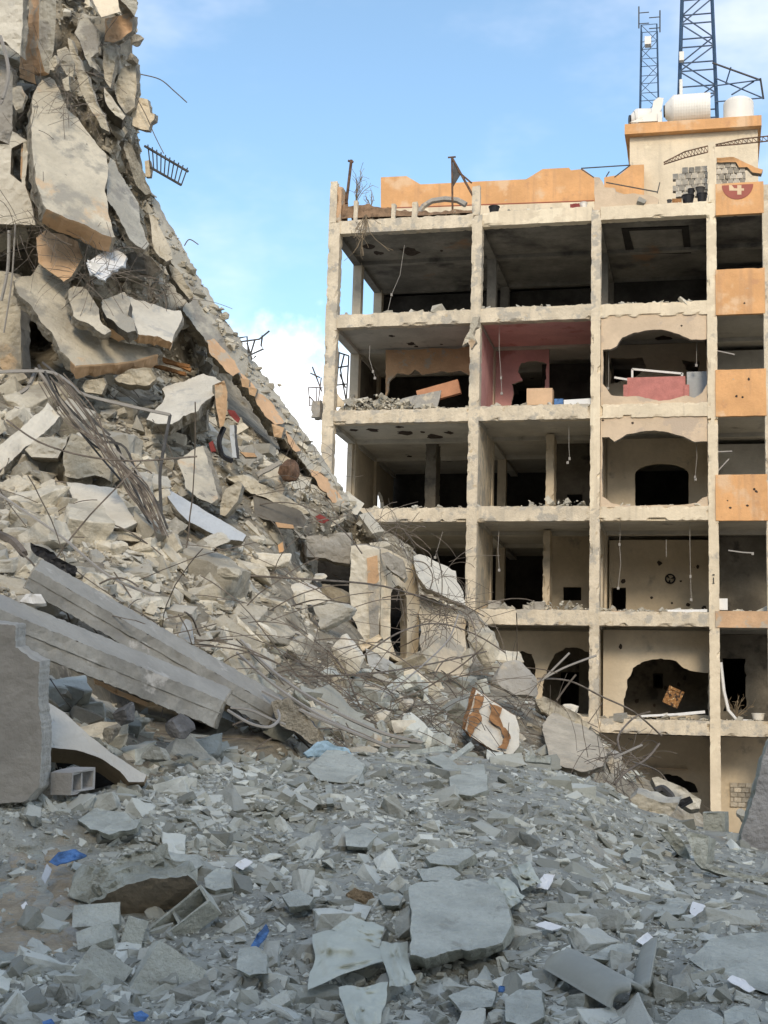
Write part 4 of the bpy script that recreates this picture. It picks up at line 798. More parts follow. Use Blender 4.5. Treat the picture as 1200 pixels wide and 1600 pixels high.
def slab(name, label, cat, pts, anch, ext, mats, jag=2.0, step=4.0, seed=None, rings=4, excl=True, parent=None, holes=(), rough=1.0, group=None, under=False, relief=1.0, jf=0.075):
    sd = sd_() if seed is None else seed
    pts = np.array(pts, float); loops = [jitter2(densify(pts, step), jag, jf, sd)]
    for h in holes: loops.append(jitter2(densify(np.array(h, float), step), jag*0.4, 0.09, sd+5))
    dp = inv_plane(anch); c = pts.mean(0); V = []; F = []; M = []
    all_ = np.concatenate(loops); pts_s = all_; n = len(all_); d0 = dp(all_[:, 0], all_[:, 1]); scale = d0.mean()/FPX
    ts = [0.0, 0.10]+list(np.linspace(0.10, 1, rings)[1:])
    for r, t in enumerate(ts):
        q = all_+np.array(ext[:2])*t; d = d0+ext[2]*t
        p3 = Pn(q[:, 0], q[:, 1], d)
        if r == 0:                                     # worn arris: the face loop is drawn in a little
            q0 = np.concatenate([l if i else c+(l-c)*(1-0.012) for i, l in enumerate(loops)]); p3 = Pn(q0[:, 0], q0[:, 1], dp(q0[:, 0], q0[:, 1])); q0f = q0
        elif 1 < r < len(ts)-1 or r == len(ts)-1:
            j = np.c_[vnoise(p3*9, sd+1), vnoise(p3*9+30, sd+2), vnoise(p3*9+60, sd+3)]
            p3 = p3+j*scale*3.2*rough*jag*0.5
        V.append(p3)
    V = np.concatenate(V); tri = tess(loops); R = len(ts); nb = len(V)
    try:                                               # front face with relief: interior points between the rims
        ed = []; o = 0
        for l in loops: ed += [(o+q, o+(q+1) % len(l)) for q in range(len(l))]; o += len(l)
        gs = max(step*1.15, (np.ptp(pts[:, 0])+np.ptp(pts[:, 1]))/46); gx, gy = np.meshgrid(np.arange(pts[:, 0].min(), pts[:, 0].max(), gs), np.arange(pts[:, 1].min(), pts[:, 1].max(), gs)); g = np.c_[gx.ravel(), gy.ravel()]; g = g+np.random.default_rng(sd).uniform(-.3, .3, g.shape)*gs
        db = np.sqrt(((g[:, None]-all_[None])**2).sum(2)).min(1); ok = db > gs*0.55; ins = np.zeros(len(g), bool)
        for l in loops: ins ^= inside(l, g[:, 0], g[:, 1])
        g = g[ok & ins]; db = db[ok & ins]; vv, _, ff, ov, _, _ = delaunay_2d_cdt([Vector(q) for q in np.r_[q0f, g]], ed, [], 2 if not holes else 2, 1e-4)
        mp_ = [x[0] if len(x) else -1 for x in ov]
        if min(mp_) < 0 or len(g) < 3: raise ValueError
        h = (fbm(np.c_[g*0.045*28/max(gs*4, 20), np.full(len(g), sd*1.3)], 4, sd)*0.55+0.25*vnoise(np.c_[g*0.35, np.full(len(g), sd)], sd+7))*relief; er = np.clip(vnoise(np.c_[g*0.12, np.full(len(g), sd)], sd+4)-0.05, 0, 1)*np.clip(1.6-db/(gs*1.6), 0, 1)*1.6
        G = Pn(g[:, 0], g[:, 1], dp(g[:, 0], g[:, 1])+(h+er*relief)*scale*3.0); V = np.r_[V, G]
        T_ = np.array([[mp_[q] for q in t] for t in ff if len(t) == 3]); cc = np.r_[all_, g][T_].mean(1); k_ = np.zeros(len(T_), bool)
        for l in loops: k_ ^= inside(l, cc[:, 0], cc[:, 1])
        for t in T_[k_]: F.append(tuple(int(q) if q < n else int(nb+q-n) for q in t)); M.append(0)
    except ValueError:
        F = [t for t in tri]; M = [0]*len(tri)
    for t in tri: F.append(tuple(i+(R-1)*n for i in t[::-1])); M.append(1 if len(mats) > 1 else 0)
    o = 0
    for l in loops:
        k = len(l)
        for r in range(R-1):
            for i in range(k):
                F.append((r*n+o+i, r*n+o+(i+1) % k, (r+1)*n+o+(i+1) % k, (r+1)*n+o+i)); e = pts_s[(o+i+4) % n]-pts_s[(o+i-4) % n] if under else None
                M.append((2 if under and abs(e[1]) < 0.85*abs(e[0]) and all_[o+i][1] > c[1] else 1) if len(mats) > 1 else 0)
        o += k
    if excl: EXCL.append(c+(pts-c)*0.92)
    o_ = put(name, V, F, mats, parent, M, label=label, cat=cat, group=group)
    o_.data.polygons.foreach_set('use_smooth', np.array([q == 0 for q in M], bool)) if relief < 0.3 else None
    return o_
def face_patch(name, pts, anch, m_, parent, jag=1.5, off=0.03, seed=None):           # a skin of paint or render left on a slab
    sd = sd_() if seed is None else seed
    l = jitter2(densify(np.array(pts, float), 5), jag, 0.1, sd); dp = inv_plane(anch); d = dp(l[:, 0], l[:, 1])
    a = Pn(l[:, 0], l[:, 1], d-off); b_ = Pn(l[:, 0], l[:, 1], d+0.02); n = len(l); tri = tess([l])
    put(name, np.r_[a, b_], [t for t in tri]+[(i, (i+1) % n, n+(i+1) % n, n+i) for i in range(n)], m_, parent)
def rock(name, label, cat, px, py, d, rx, ry_, m_, rz=None, seed=0, rough=0.28, group=None, cuts=11, parent=None, excl=True, n=4):
    bm = bmesh.new(); bmesh.ops.create_icosphere(bm, subdivisions=n, radius=1.0); V = np.array([q.co[:] for q in bm.verts]); F = [tuple(q.index for q in f_.verts) for f_ in bm.faces]; bm.free()
    r_ = np.random.default_rng(seed+1)
    for k in range(cuts):                              # planar facets where it broke
        nrm = r_.normal(0, 1, 3); nrm /= np.linalg.norm(nrm); h = r_.uniform(0.42, 0.72); s = V@nrm; V = np.where((s > h)[:, None], V-nrm*(s-h)[:, None]*0.97, V)
    V = V*(1+rough*0.35*fbm(V*1.8+seed, 4, seed))[:, None]+0.10*rough*np.c_[vnoise(V*6, seed), vnoise(V*6+9, seed), vnoise(V*6+19, seed)]
    s = d/FPX; W_ = P(px, py, d)+RT*(V[:, :1]*rx*s)+UP*(V[:, 1:2]*ry_*s)+FW*(V[:, 2:3]*(rz if rz else (rx+ry_)*0.45*s))
    if excl: EXCL.append(np.array([(px+rx*0.85*math.cos(a), py+ry_*0.85*math.sin(a)) for a in np.linspace(0, 2*math.pi, 9)[:-1]]))
    return put(name, W_, F, m_, parent, label=label, cat=cat, group=group)
def px_tube(name, label, cat, pts, r, m_, n=5, parent=None, group=None, sub=5):
    pts = [np.array(p, float) for p in pts]; out = []
    for i in range(len(pts)-1):                        # Catmull-Rom through (px, py, depth)
        p0, p1, p2, p3 = pts[max(i-1, 0)], pts[i], pts[i+1], pts[min(i+2, len(pts)-1)]
        for k in range(sub):
            t = k/sub; out.append(0.5*((2*p1)+(-p0+p2)*t+(2*p0-5*p1+4*p2-p3)*t*t+(-p0+3*p1-3*p2+p3)*t**3))
    out.append(pts[-1]); v, f = tube([P(*q) for q in out], r, n)
    return put(name, v, f, m_, parent, smooth=False, label=label, cat=cat, group=group)

# ---------------------------------------------------------------- the collapsed building: hanging slabs of its upper part
slab('tilted_floor_slab', 'biggest mottled floor slab hanging tilted high on the collapsed building', 'concrete slab', [(58, 132), (66, 122), (76, 118), (84, 124), (94, 140), (104, 168), (118, 182), (132, 200), (150, 222), (166, 240), (170, 262), (165, 300), (172, 338), (181, 372), (160, 366), (130, 352), (100, 340), (72, 326), (66, 318), (56, 285), (50, 235), (48, 180), (52, 150)], [(60, 130, 27.6), (70, 325, 25.2), (180, 370, 25.6)], (-6, 22, 0.55), [fslab, broken, peach], 2.0, under=True)
slab('tilted_floor_slab', 'narrow rough slab hanging beside the biggest tilted slab', 'concrete slab', [(172, 246), (180, 252), (192, 280), (206, 300), (217, 318), (219, 348), (228, 370), (233, 382), (226, 391), (212, 382), (200, 368), (188, 346), (178, 322), (168, 312), (166, 285), (166, 262)], [(175, 250, 28.0), (170, 310, 26.6), (230, 385, 26.4)], (-6, 9, 0.5), [fslab_g, broken], 2.6)
slab('slab_strip', 'grey broken strip of slab near the sky edge above the long sloping slab', 'concrete slab', [(194, 216), (206, 226), (214, 246), (226, 272), (232, 288), (238, 302), (230, 306), (214, 292), (206, 270), (198, 245), (192, 228)], [(195, 220, 29.0), (230, 300, 28.2), (200, 260, 28.8)], (-5, 8, 0.5), [fslab_g, broken], 2.2)
slab('slab_strip', 'small beige strip of slab wedged under the narrow rough slab', 'concrete slab', [(232, 332), (244, 340), (256, 368), (268, 392), (271, 404), (260, 409), (248, 402), (240, 388), (238, 360)], [(235, 335, 28.6), (265, 400, 27.6), (240, 390, 27.8)], (-6, 8, 0.45), [fslab, broken], 2.0)
slab('concrete_column', 'leaning grey column at the top of the collapsed building', 'column', [(64, -40), (88, -40), (87, 40), (84, 80), (77, 116), (70, 112), (60, 74), (61, 20)], 27.4, (-16, 4, 0.6), [fslab_g, orange_worn], 1.0)
slab('white_wall_piece', 'upright white wall piece at the very edge of the collapsed building', 'wall piece', [(-60, -60), (36, -60), (36, 40), (32, 88), (22, 80), (10, 66), (-60, 58)], 26.6, (8, 6, 0.25), [white_pl, broken], 1.5)
slab('wall_piece', 'tan upright wall piece behind the leaning grey column', 'wall piece', [(34, 40), (52, 62), (54, 110), (56, 132), (30, 122), (32, 80)], 27.9, (4, 3, 0.3), [peach, broken], 1.2)
slab('wall_piece', 'grey torn plaster sheet hanging below the dark gap at the top', 'wall piece', [(122, 30), (138, 28), (150, 45), (153, 80), (142, 90), (150, 110), (140, 104), (132, 92), (126, 70), (118, 50)], [(125, 30, 29.0), (150, 80, 28.6), (140, 104, 28.4)], (5, 4, 0.25), [fslab_g, broken], 2.4)
slab('orange_wall_piece', 'orange painted wall piece near the top sky edge', 'wall piece', [(164, 30), (200, 20), (208, 24), (206, 48), (190, 62), (176, 66), (164, 64)], 29.2, (6, 4, 0.3), [orange_worn, broken], 1.4)
slab('ceiling_board', 'pale folded board tilted under the top edge of the frame', 'board', [(140, -10), (180, -16), (188, 18), (158, 27), (150, 12)], [(140, -10, 28.6), (188, 18, 28.2), (158, 27, 28.0)], (-6, -4, 0.2), [cream, fslab_g], 0.8)
slab('eave_piece', 'dark eave slab projecting at the top sky edge', 'concrete slab', [(184, -30), (214, -20), (216, 14), (210, 26), (196, 8), (186, -4)], 28.8, (-8, 6, 0.8), [fslab_g, broken], 2.0)
slab('wall_piece', 'long beige wall strip below the orange wall piece', 'wall piece', [(162, 66), (176, 67), (184, 72), (178, 110), (172, 138), (164, 126), (160, 100)], 29.0, (5, 3, 0.3), [fslab, broken], 1.8)
slab('wall_piece', 'beige wall corner under the projecting lumps', 'wall piece', [(190, 106), (212, 98), (214, 130), (210, 168), (196, 178), (184, 160), (178, 134)], 29.4, (6, 4, 0.3), [fslab, broken], 1.4)
rock('concrete_lump', 'overhanging concrete lump on the sky edge below the orange piece', 'concrete lump', 212, 65, 29.0, 15, 11, broken, seed=3)
rock('concrete_lump', 'second overhanging lump under the first on the sky edge', 'concrete lump', 206, 92, 29.2, 13, 12, broken, seed=4)
rock('concrete_lump', 'grey lump at the top corner against the sky', 'concrete lump', 208, 8, 28.9, 9, 11, broken, seed=5)
slab('jutting_wall_piece', 'cream wall piece jutting out against the sky above the railing', 'wall piece', [(207, 176), (212, 160), (218, 152), (230, 154), (234, 166), (235, 176), (242, 178), (241, 188), (236, 192), (232, 204), (218, 202), (207, 196)], 29.6, (4, 4, 0.35), [cream, broken], 1.3)
slab('jutting_wall_piece', 'small cream wall stub against the sky below the railing end', 'wall piece', [(226, 252), (233, 250), (236, 262), (234, 276), (227, 276)], 29.6, (3, 3, 0.3), [cream, broken], 0.9)
slab('floor_edge', 'pale floor edge with dark underside wedged between wall strips', 'concrete slab', [(162, 136), (170, 146), (184, 165), (196, 182), (192, 188), (180, 180), (168, 166), (164, 158)], 28.4, (-2, 16, 1.2), [white_pl, dim_wall], 1.0)
# lumps of torn plaster between the column and the big slab
for i, (pts, d, lab) in enumerate((([(88, 78), (104, 72), (116, 98), (114, 122), (104, 118), (94, 104)], 27.2, 'torn beige plaster tongue between column and biggest slab'), ([(78, 96), (86, 86), (90, 100), (84, 110), (78, 108)], 27.0, 'small torn plaster flap beside the leaning column'), ([(104, 58), (112, 62), (126, 96), (138, 126), (150, 160), (166, 190), (170, 206), (158, 200), (142, 172), (126, 140), (112, 104)], 27.6, 'long plaster tongue running down beside the biggest slab'), ([(98, 124), (108, 118), (110, 140), (102, 142)], 26.9, 'little hanging plaster flake above the biggest slab'), ([(18, 138), (34, 134), (40, 150), (36, 168), (26, 172), (20, 160)], 26.6, 'beige plaster lump beside the edge of the biggest slab'))):
    slab('plaster_piece', lab, 'plaster', pts, d, (3, 4, 0.2), [fslab, broken], 2.0)
slab('wall_piece', 'grey stained wall at the frame edge below the white piece', 'wall piece', [(-60, 90), (6, 92), (20, 110), (20, 200), (16, 226), (-60, 200)], 27.2, (6, 3, 0.3), [slabm, broken], 1.5)
slab('window_wall', 'cracked pale wall with a dark little window at the frame edge', 'wall piece', [(-60, 214), (14, 226), (20, 205), (46, 222), (40, 290), (52, 330), (56, 352), (-60, 350)], 27.0, (4, 4, 0.3), [white_pl, broken], 1.2, holes=[[(18, 232), (36, 222), (34, 286), (16, 272)]])
slab('orange_jamb', 'thin orange window jamb beside the biggest slab', 'jamb', [(33, 226), (40, 222), (38, 284), (32, 280)], 27.1, (2, 1, 0.3), [orange_worn, broken], 0.6)
slab('wall_piece', 'shaded tan wall beneath the cracked pale wall', 'wall piece', [(-60, 420), (18, 425), (32, 440), (34, 590), (-60, 600)], 27.4, (14, 4, 0.6), [fslab, slabm], 1.2)
# folded floors in the middle
slab('folded_floor_slab', 'large folded floor slab with a peach edge in the middle of the collapse', 'concrete slab', [(20, 438), (30, 432), (48, 430), (62, 412), (60, 396), (80, 378), (112, 372), (124, 400), (110, 432), (106, 458), (112, 486), (132, 512), (158, 526), (200, 538), (252, 544), (256, 552), (200, 566), (156, 570), (118, 574), (106, 560), (94, 548), (80, 520), (62, 500), (48, 478), (30, 462)], [(25, 440, 26.2), (118, 578, 24.6), (250, 550, 26.4)], (0, 17, 0.35), [fslab, broken, peach], 2.0, under=True)
slab('wall_piece', 'peach plaster wall under the biggest hanging slab', 'wall piece', [(56, 372), (70, 360), (100, 366), (122, 378), (130, 402), (112, 432), (100, 440), (70, 420), (60, 410)], [(60, 370, 26.9), (120, 380, 26.7), (100, 440, 26.0)], (3, 4, 0.25), [peach, broken], 1.4)
slab('upper_floor_slab', 'pale broken floor slab lying above the folded one with a ragged peach edge', 'concrete slab', [(158, 472), (172, 466), (186, 458), (198, 462), (230, 470), (262, 482), (284, 486), (286, 500), (274, 520), (268, 536), (250, 528), (212, 520), (180, 518), (168, 512), (162, 490)], [(160, 475, 26.0), (270, 540, 25.6), (230, 465, 27.0)], (-2, 13, 0.3), [white_pl, broken, peach], 2.4, under=True)
slab('rough_slab', 'rough lumpy slab leaning on the folded floor slab', 'concrete slab', [(106, 450), (114, 446), (128, 446), (142, 462), (154, 482), (160, 504), (172, 518), (164, 524), (146, 512), (126, 502), (116, 494), (112, 478), (104, 468)], [(110, 450, 25.8), (170, 520, 24.6), (115, 495, 25.0)], (-4, 10, 0.4), [fslab, broken], 2.4)
slab('rough_slab', 'ragged piece of screed over the pale broken floor slab', 'concrete slab', [(158, 470), (178, 462), (196, 456), (204, 468), (200, 490), (212, 500), (214, 516), (198, 520), (184, 508), (166, 496), (160, 484)], [(160, 470, 25.3), (212, 516, 24.9), (196, 456, 25.8)], (2, 14, 0.3), [fslab, dim_wall], 2.4)
slab('metal_sheet', 'crumpled pale metal sheet caught under the biggest slab', 'metal sheet', [(134, 412), (146, 400), (170, 390), (186, 392), (198, 402), (192, 416), (176, 424), (164, 436), (150, 430), (138, 426)], [(135, 412, 25.4), (198, 402, 26.4), (165, 436, 25.0)], (2, 3, 0.06), [white_m, bluegrey], 2.6)
slab('metal_sheet', 'bright folded metal flap below the crumpled sheet', 'metal sheet', [(136, 406), (160, 414), (148, 428), (142, 424)], 25.0, (1, 1, 0.03), [white_m], 0.8)
slab('wall_piece', 'brown shaded wall beside the crumpled metal sheet', 'wall piece', [(196, 398), (212, 392), (236, 400), (252, 420), (238, 432), (214, 424), (200, 414)], 27.6, (3, 3, 0.3), [dim_wall, broken], 1.6)
# the long sloping slab along the sky edge with orange paint
long_pts = [(226, 290), (236, 300), (256, 334), (280, 376), (306, 422), (332, 466), (352, 496), (368, 520), (390, 552), (420, 596), (446, 634), (470, 668), (496, 702), (524, 744), (548, 786), (536, 792), (512, 768), (488, 742), (462, 708), (440, 684), (424, 662), (400, 626), (372, 590), (346, 560), (322, 532), (302, 506), (284, 486), (288, 470), (296, 462), (280, 430), (262, 396), (244, 352), (232, 318)]
la = [(230, 300, 30.4), (545, 788, 29.2), (300, 500, 29.0)]
ls = slab('sloping_slab', 'long sloping slab against the sky with patches of orange paint', 'concrete slab', long_pts, la, (-10, 6, 0.9), [fslab_g, broken], 4.2, relief=2.2)
for pts in ([(324, 532), (334, 528), (352, 548), (370, 568), (374, 580), (364, 588), (346, 572), (328, 550)], [(376, 584), (388, 592), (400, 608), (396, 614), (380, 598)], [(398, 612), (414, 618), (432, 640), (446, 660), (430, 664), (414, 650), (402, 632)], [(446, 672), (456, 684), (470, 704), (462, 706), (450, 690)], [(484, 732), (500, 736), (524, 766), (540, 788), (520, 784), (498, 758)]):
    face_patch('paint_patch', pts, [(p[0], p[1], p[2]-0.10) for p in la], orange_worn, ls, 2.4)
for pts in ([(424, 662), (444, 668), (440, 684), (428, 682)], [(376, 590), (390, 594), (388, 606), (378, 604)], [(388, 604), (402, 608), (398, 620), (390, 616)]):
    slab('block_face', None, None, pts, 28.7, (2, 2, 0.2), [peach, broken], 0.8, parent=ls)
for i, (x, y, r) in enumerate(((318, 462, 9), (338, 478, 8), (352, 492, 10), (300, 432, 6), (370, 520, 6), (440, 600, 5), (270, 366, 5))): rock('edge_lump', ('lump on the sloping slab level with the pale upper slab', 'middle of three lumps near the bend of the sloping slab', 'biggest lump near the bend of the sloping slab', 'small lump on the upper half of the sloping slab', 'small lump beside the twisted blue frame', 'lump on the lower half of the sloping slab', 'topmost small lump on the sloping slab')[i], 'concrete lump', x-3, y+2, 29.7, r, r*0.9, b_chunk_o, seed=40+i, group='lumps on the sloping slab', n=2)
slab('second_strip', 'second narrow slab strip running beside the long sloping slab', 'concrete slab', [(262, 410), (276, 420), (292, 442), (302, 464), (296, 468), (282, 452), (268, 432)], 28.2, (-3, 6, 0.4), [fslab, broken], 1.8)
# railing piece sticking out into the sky
rl = empty('railing', P(245, 255, 29.5), label='small steel railing piece sticking out into the sky', cat='railing')
def seg(a, b_, r, nm, m_): 
    v, f = tube([P(*a), P(*b_)], r, 5); put(nm, v, f, m_, rl)
seg((226, 228, 29.5), (294, 268, 29.2), 0.028, 'rail', steel); seg((236, 262, 29.5), (283, 289, 29.2), 0.028, 'rail', steel)
for i in range(10):
    t = i/9; seg((231+62*t, 226+36*t, 29.48-.28*t), (235+48*t, 264+26*t, 29.5-.3*t), 0.014, 'bar', steel)
fr5 = empty('twisted_frame', P(400, 540, 29), label='twisted blue steel frame on the slope against the sky', cat='metal frame')
for pts in (((374, 528), (386, 526), (388, 552)), ((376, 534), (405, 530), (421, 517)), ((410, 524), (408, 540), (412, 545), (388, 556)), ((386, 536), (394, 562), (400, 556)), ((398, 532), (392, 552))): px_tube('bar', None, None, [(x, y, 29.4) for x, y in pts], 0.02, steel, 4, fr5, sub=1)

# ---------------------------------------------------------------- the middle of the heap: blocks, planks and broken pieces
slab('thick_slab', 'thick pointed slab of rough concrete below the folded floors', 'concrete slab', [(228, 656), (236, 644), (250, 634), (258, 618), (254, 606), (282, 596), (318, 584), (340, 592), (352, 598), (344, 616), (322, 626), (306, 644), (286, 652), (268, 664), (244, 662)], [(230, 655, 24.4), (350, 600, 25.6), (255, 605, 26.0)], (0, 16, 0.5), [white_pl, broken], 2.6)
slab('wall_piece', 'cream curved wall fragment at the tip of the thick pointed slab', 'wall piece', [(336, 600), (350, 594), (356, 612), (354, 640), (350, 666), (344, 668), (338, 640)], 25.0, (-3, 2, 0.3), [peach, broken], 1.2)
slab('grey_wall_stub', 'grey upright stub under the thick pointed slab', 'wall piece', [(300, 644), (324, 636), (322, 672), (304, 676)], 25.8, (3, 2, 0.4), [fslab_g, broken], 1.2)
slab('floor_stub', 'beige slab stub just under the folded floor slab', 'concrete slab', [(178, 590), (206, 576), (238, 574), (244, 590), (234, 602), (206, 602), (184, 598)], 25.6, (0, 8, 0.4), [fslab, broken], 2.0)
slab('floor_stub', 'small pale block in the gap below the folded floor slab', 'concrete block', [(128, 604), (134, 594), (162, 590), (166, 600), (160, 616), (132, 612)], 25.2, (3, 3, 0.4), [fslab, broken], 1.2)
def pxbox(name, label, cat, a, b_, wpx, da, db, thick, mats, jag=1.4, **kw):         # a bar-shaped piece from pixel a to pixel b
    a = np.array(a, float); b_ = np.array(b_, float); t = (b_-a)/np.linalg.norm(b_-a); n = np.array([-t[1], t[0]])*wpx/2
    pts = [a-n, b_-n, b_+n, a+n]; c = [(pts[0][0], pts[0][1], da), (pts[1][0], pts[1][1], db), (pts[3][0], pts[3][1], da-0.02*wpx/10)]
    return slab(name, label, cat, pts, c, thick, mats, jag, **kw)
pxbox('diagonal_beam', 'short concrete beam slanting up under the bent window profiles', 'beam', (-10, 724), (86, 640), 30, 21.8, 23.4, (5, 12, 0.3), [white_pl, broken], 2.2)
slab('block', 'wide pale block under the short slanting beam', 'concrete block', [(38, 702), (60, 684), (106, 682), (104, 694), (90, 716), (48, 714)], 22.0, (4, 8, 0.5), [white_pl, broken], 1.6)
slab('block', 'cracked double block beside the bent window profiles', 'concrete block', [(98, 704), (112, 676), (136, 684), (160, 706), (174, 730), (172, 750), (150, 744), (120, 748), (100, 744)], 22.0, (3, 4, 0.5), [fslab, broken], 2.4)
slab('flat_slab', 'flat white slab with a clean grey side in the heap', 'concrete slab', [(104, 752), (180, 762), (196, 790), (214, 818), (196, 826), (128, 822)], [(104, 752, 21.8), (214, 818, 20.2), (128, 822, 20.0)], (-2, 14, 0.25), [white_pl, fslab_g], 1.4)
slab('flat_slab', 'wide beige slab edge under the flat white slab', 'concrete slab', [(126, 824), (200, 830), (222, 836), (218, 846), (160, 842), (128, 838)], 19.9, (0, 6, 0.5), [fslab, broken], 2.0)
slab('leaning_slab', 'leaning slab with a rust stain near the pipe bend', 'concrete slab', [(276, 720), (306, 698), (318, 696), (328, 730), (342, 778), (330, 786), (308, 778), (292, 764), (284, 742)], [(276, 720, 23.8), (318, 696, 24.6), (330, 786, 23.0)], (8, 4, 0.35), [fslab, broken], 1.8)
slab('leaning_slab', 'small upright slab next to the rust stained one', 'concrete slab', [(344, 786), (352, 764), (372, 752), (380, 758), (370, 784), (352, 806), (344, 804)], 23.4, (5, 4, 0.35), [fslab, broken], 1.8)
slab('grey_plank', 'long blue grey board sliding down the middle of the heap', 'board', [(258, 758), (270, 768), (304, 788), (346, 812), (386, 836), (380, 846), (352, 842), (320, 828), (294, 814), (276, 796), (262, 776)], [(260, 760, 23.0), (386, 838, 22.2), (280, 800, 22.4)], (-4, 7, 0.2), [bluegrey, broken], 1.2)
slab('box_room', 'broken beige wall corner with a hollow painted in as shade in the upper heap', 'wall piece', [(394, 764), (430, 774), (470, 800), (480, 812), (474, 824), (430, 816), (398, 806)], [(394, 764, 25.0), (480, 812, 24.6), (398, 806, 24.4)], (4, -4, 0.5), [dim_wall, broken], 1.6)  # solid piece; its dark face paints the shade inside the hollow
slab('ledge', 'sloping beige ledge over the dark hollow', 'concrete slab', [(352, 746), (378, 742), (420, 762), (470, 788), (484, 802), (470, 806), (430, 786), (392, 770)], 24.8, (0, 6, 0.5), [fslab, broken], 1.8)
rock('rusty_drum', 'rusty round drum lying near the foot of the sloping slab', 'drum', 450, 738, 26.4, 18, 24, rust, seed=60, rough=0.2)
slab('plank', 'thin plank in front of the rusty drum', 'plank', [(398, 738), (436, 720), (440, 724), (404, 744)], 25.8, (1, 2, 0.05), [slabm], 0.6)
pxbox('metal_tube', 'bent grey metal tube standing in the upper heap', 'metal tube', (362, 664), (366, 716), 7, 25.4, 25.2, (4, 1, 0.1), [bluegrey, steel], 0.8)
px_tube('black_hose', 'curved black strip beside the grey metal tube', 'hose', [(350, 668, 25.3), (342, 690, 25.2), (348, 712, 25.2), (362, 720, 25.1)], 0.05, black, 5)
slab('red_cloth', 'scrap of red cloth in the upper heap', 'cloth', [(326, 692), (332, 688), (336, 704), (330, 706)], 25.2, (1, 1, 0.04), [redc], 1.0)
slab('red_cloth', 'twisted red rag on the ledge above the concrete lintel', 'cloth', [(492, 806), (502, 802), (514, 812), (506, 818), (496, 814)], 26.6, (1, 1, 0.05), [redc], 1.6)
slab('red_cloth', 'dark red strip under the orange painted slope', 'cloth', [(356, 640), (366, 642), (376, 654), (372, 660), (360, 650)], 27.2, (1, 1, 0.05), [redc], 1.2)
slab('tile_piece', 'orange tile lying below the dark hollow', 'tile', [(430, 816), (458, 820), (460, 826), (434, 824)], 24.3, (0, 2, 0.1), [orange_worn, broken], 0.6)
slab('tile_piece', 'orange brown tile in the upper heap near the drum', 'tile', [(374, 706), (398, 708), (402, 714), (384, 714)], 25.4, (0, 2, 0.1), [orange_worn, broken], 0.8)
slab('tile_piece', 'small orange wall chip beside the concrete lintel', 'tile', [(434, 852), (442, 846), (444, 862), (436, 864)], 23.6, (1, 1, 0.06), [orange, broken], 0.6)
for i, (a, b_) in enumerate((((236, 560), (296, 572)), ((246, 556), (298, 578)), ((240, 570), (290, 584)))): pxbox('brown_plank', ('upper reddish plank in the gap behind the folded slab', 'middle reddish plank in the gap behind the folded slab', 'lowest reddish plank in the gap behind the folded slab')[i], 'plank', a, b_, 5, 27.0, 26.8, (1, 2, 0.1), [wood], 0.6, group='planks in the gap')
# concrete lintel, column and arched wall of the remnant
slab('lintel', 'grey concrete lintel over the dark opening in the heap', 'lintel', [(478, 838), (512, 834), (548, 832), (548, 882), (520, 878), (508, 872), (480, 870)], 26.2, (2, 5, 0.7), [slabm, broken], 1.2)
slab('shade_panel', 'dark panel painted as the shade under the concrete lintel', 'opening', [(482, 868), (550, 874), (552, 950), (486, 936)], 28.2, (2, 2, 0.2), [dark_in], 0.5)  # solid dark panel in place of the shade under the lintel
slab('remnant_column', 'cream column with an orange strip beside the arched wall', 'column', [(548, 852), (572, 850), (594, 858), (594, 960), (590, 1010), (570, 1004), (548, 960), (546, 920)], 25.6, (6, 0, 0.6), [white_pl, broken], 1.4)
rc = bpy.data.objects['remnant_column']
face_patch('paint_strip', [(573, 872), (590, 868), (592, 906), (584, 918), (574, 912)], 25.6, orange_worn, rc, 1.0)
face_patch('bare_strip', [(575, 914), (593, 910), (592, 1004), (578, 1000)], 25.6, slabm, rc, 1.2)
archw = [(610, 1000), (610, 948), (611, 928), (615, 918), (622, 914), (630, 920), (635, 934), (636, 946), (636, 1010), (634, 1030), (620, 1026)]
slab('arched_wall', 'cream wall remnant with a tall pointed arch window', 'wall', [(594, 856), (612, 860), (632, 872), (652, 884), (656, 936), (654, 1000), (652, 1048), (640, 1044), (614, 1030), (594, 1016)], [(594, 856, 25.7), (655, 940, 27.0), (594, 1016, 25.6)], (-10, 2, 0.5), [cream, cream_in], 1.4, holes=[archw])
slab('shade_panel', 'dark panel painted as the shade behind the pointed arch window', 'opening', [(590, 890), (650, 900), (650, 1060), (590, 1040)], 28.4, (2, 2, 0.1), [dark_in], 0.5, excl=False)  # near-black panel paints the shade seen through the arch
slab('plaster_sheet', 'loose plaster sheet peeling over the pointed arch', 'plaster', [(594, 866), (606, 862), (630, 874), (636, 898), (632, 906), (618, 896), (602, 884)], 25.5, (2, 5, 0.12), [slabm, broken], 1.4)
slab('white_slab', 'clean white leaning slab at the top of the remnant', 'concrete slab', [(644, 868), (654, 864), (684, 878), (712, 892), (714, 908), (724, 926), (727, 946), (714, 940), (690, 930), (668, 920), (654, 904)], [(645, 868, 27.0), (727, 946, 27.4), (654, 910, 26.2)], (-2, 6, 0.3), [white_pl, broken], 1.6)
slab('rough_wall', 'rough cream wall hung with rebar beneath the clean white slab', 'wall', [(656, 928), (700, 946), (726, 960), (728, 1000), (734, 1070), (706, 1078), (672, 1066), (656, 1040)], [(656, 930, 27.2), (730, 960, 27.8), (706, 1078, 26.4)], (4, 3, 0.5), [cream_worn, broken], 2.4)
slab('rough_wall', 'narrow grey pillar stub at the end of the rough wall', 'wall', [(730, 962), (742, 958), (756, 976), (760, 1010), (752, 1050), (736, 1064)], 27.4, (4, 2, 0.5), [slabm, broken], 1.8)
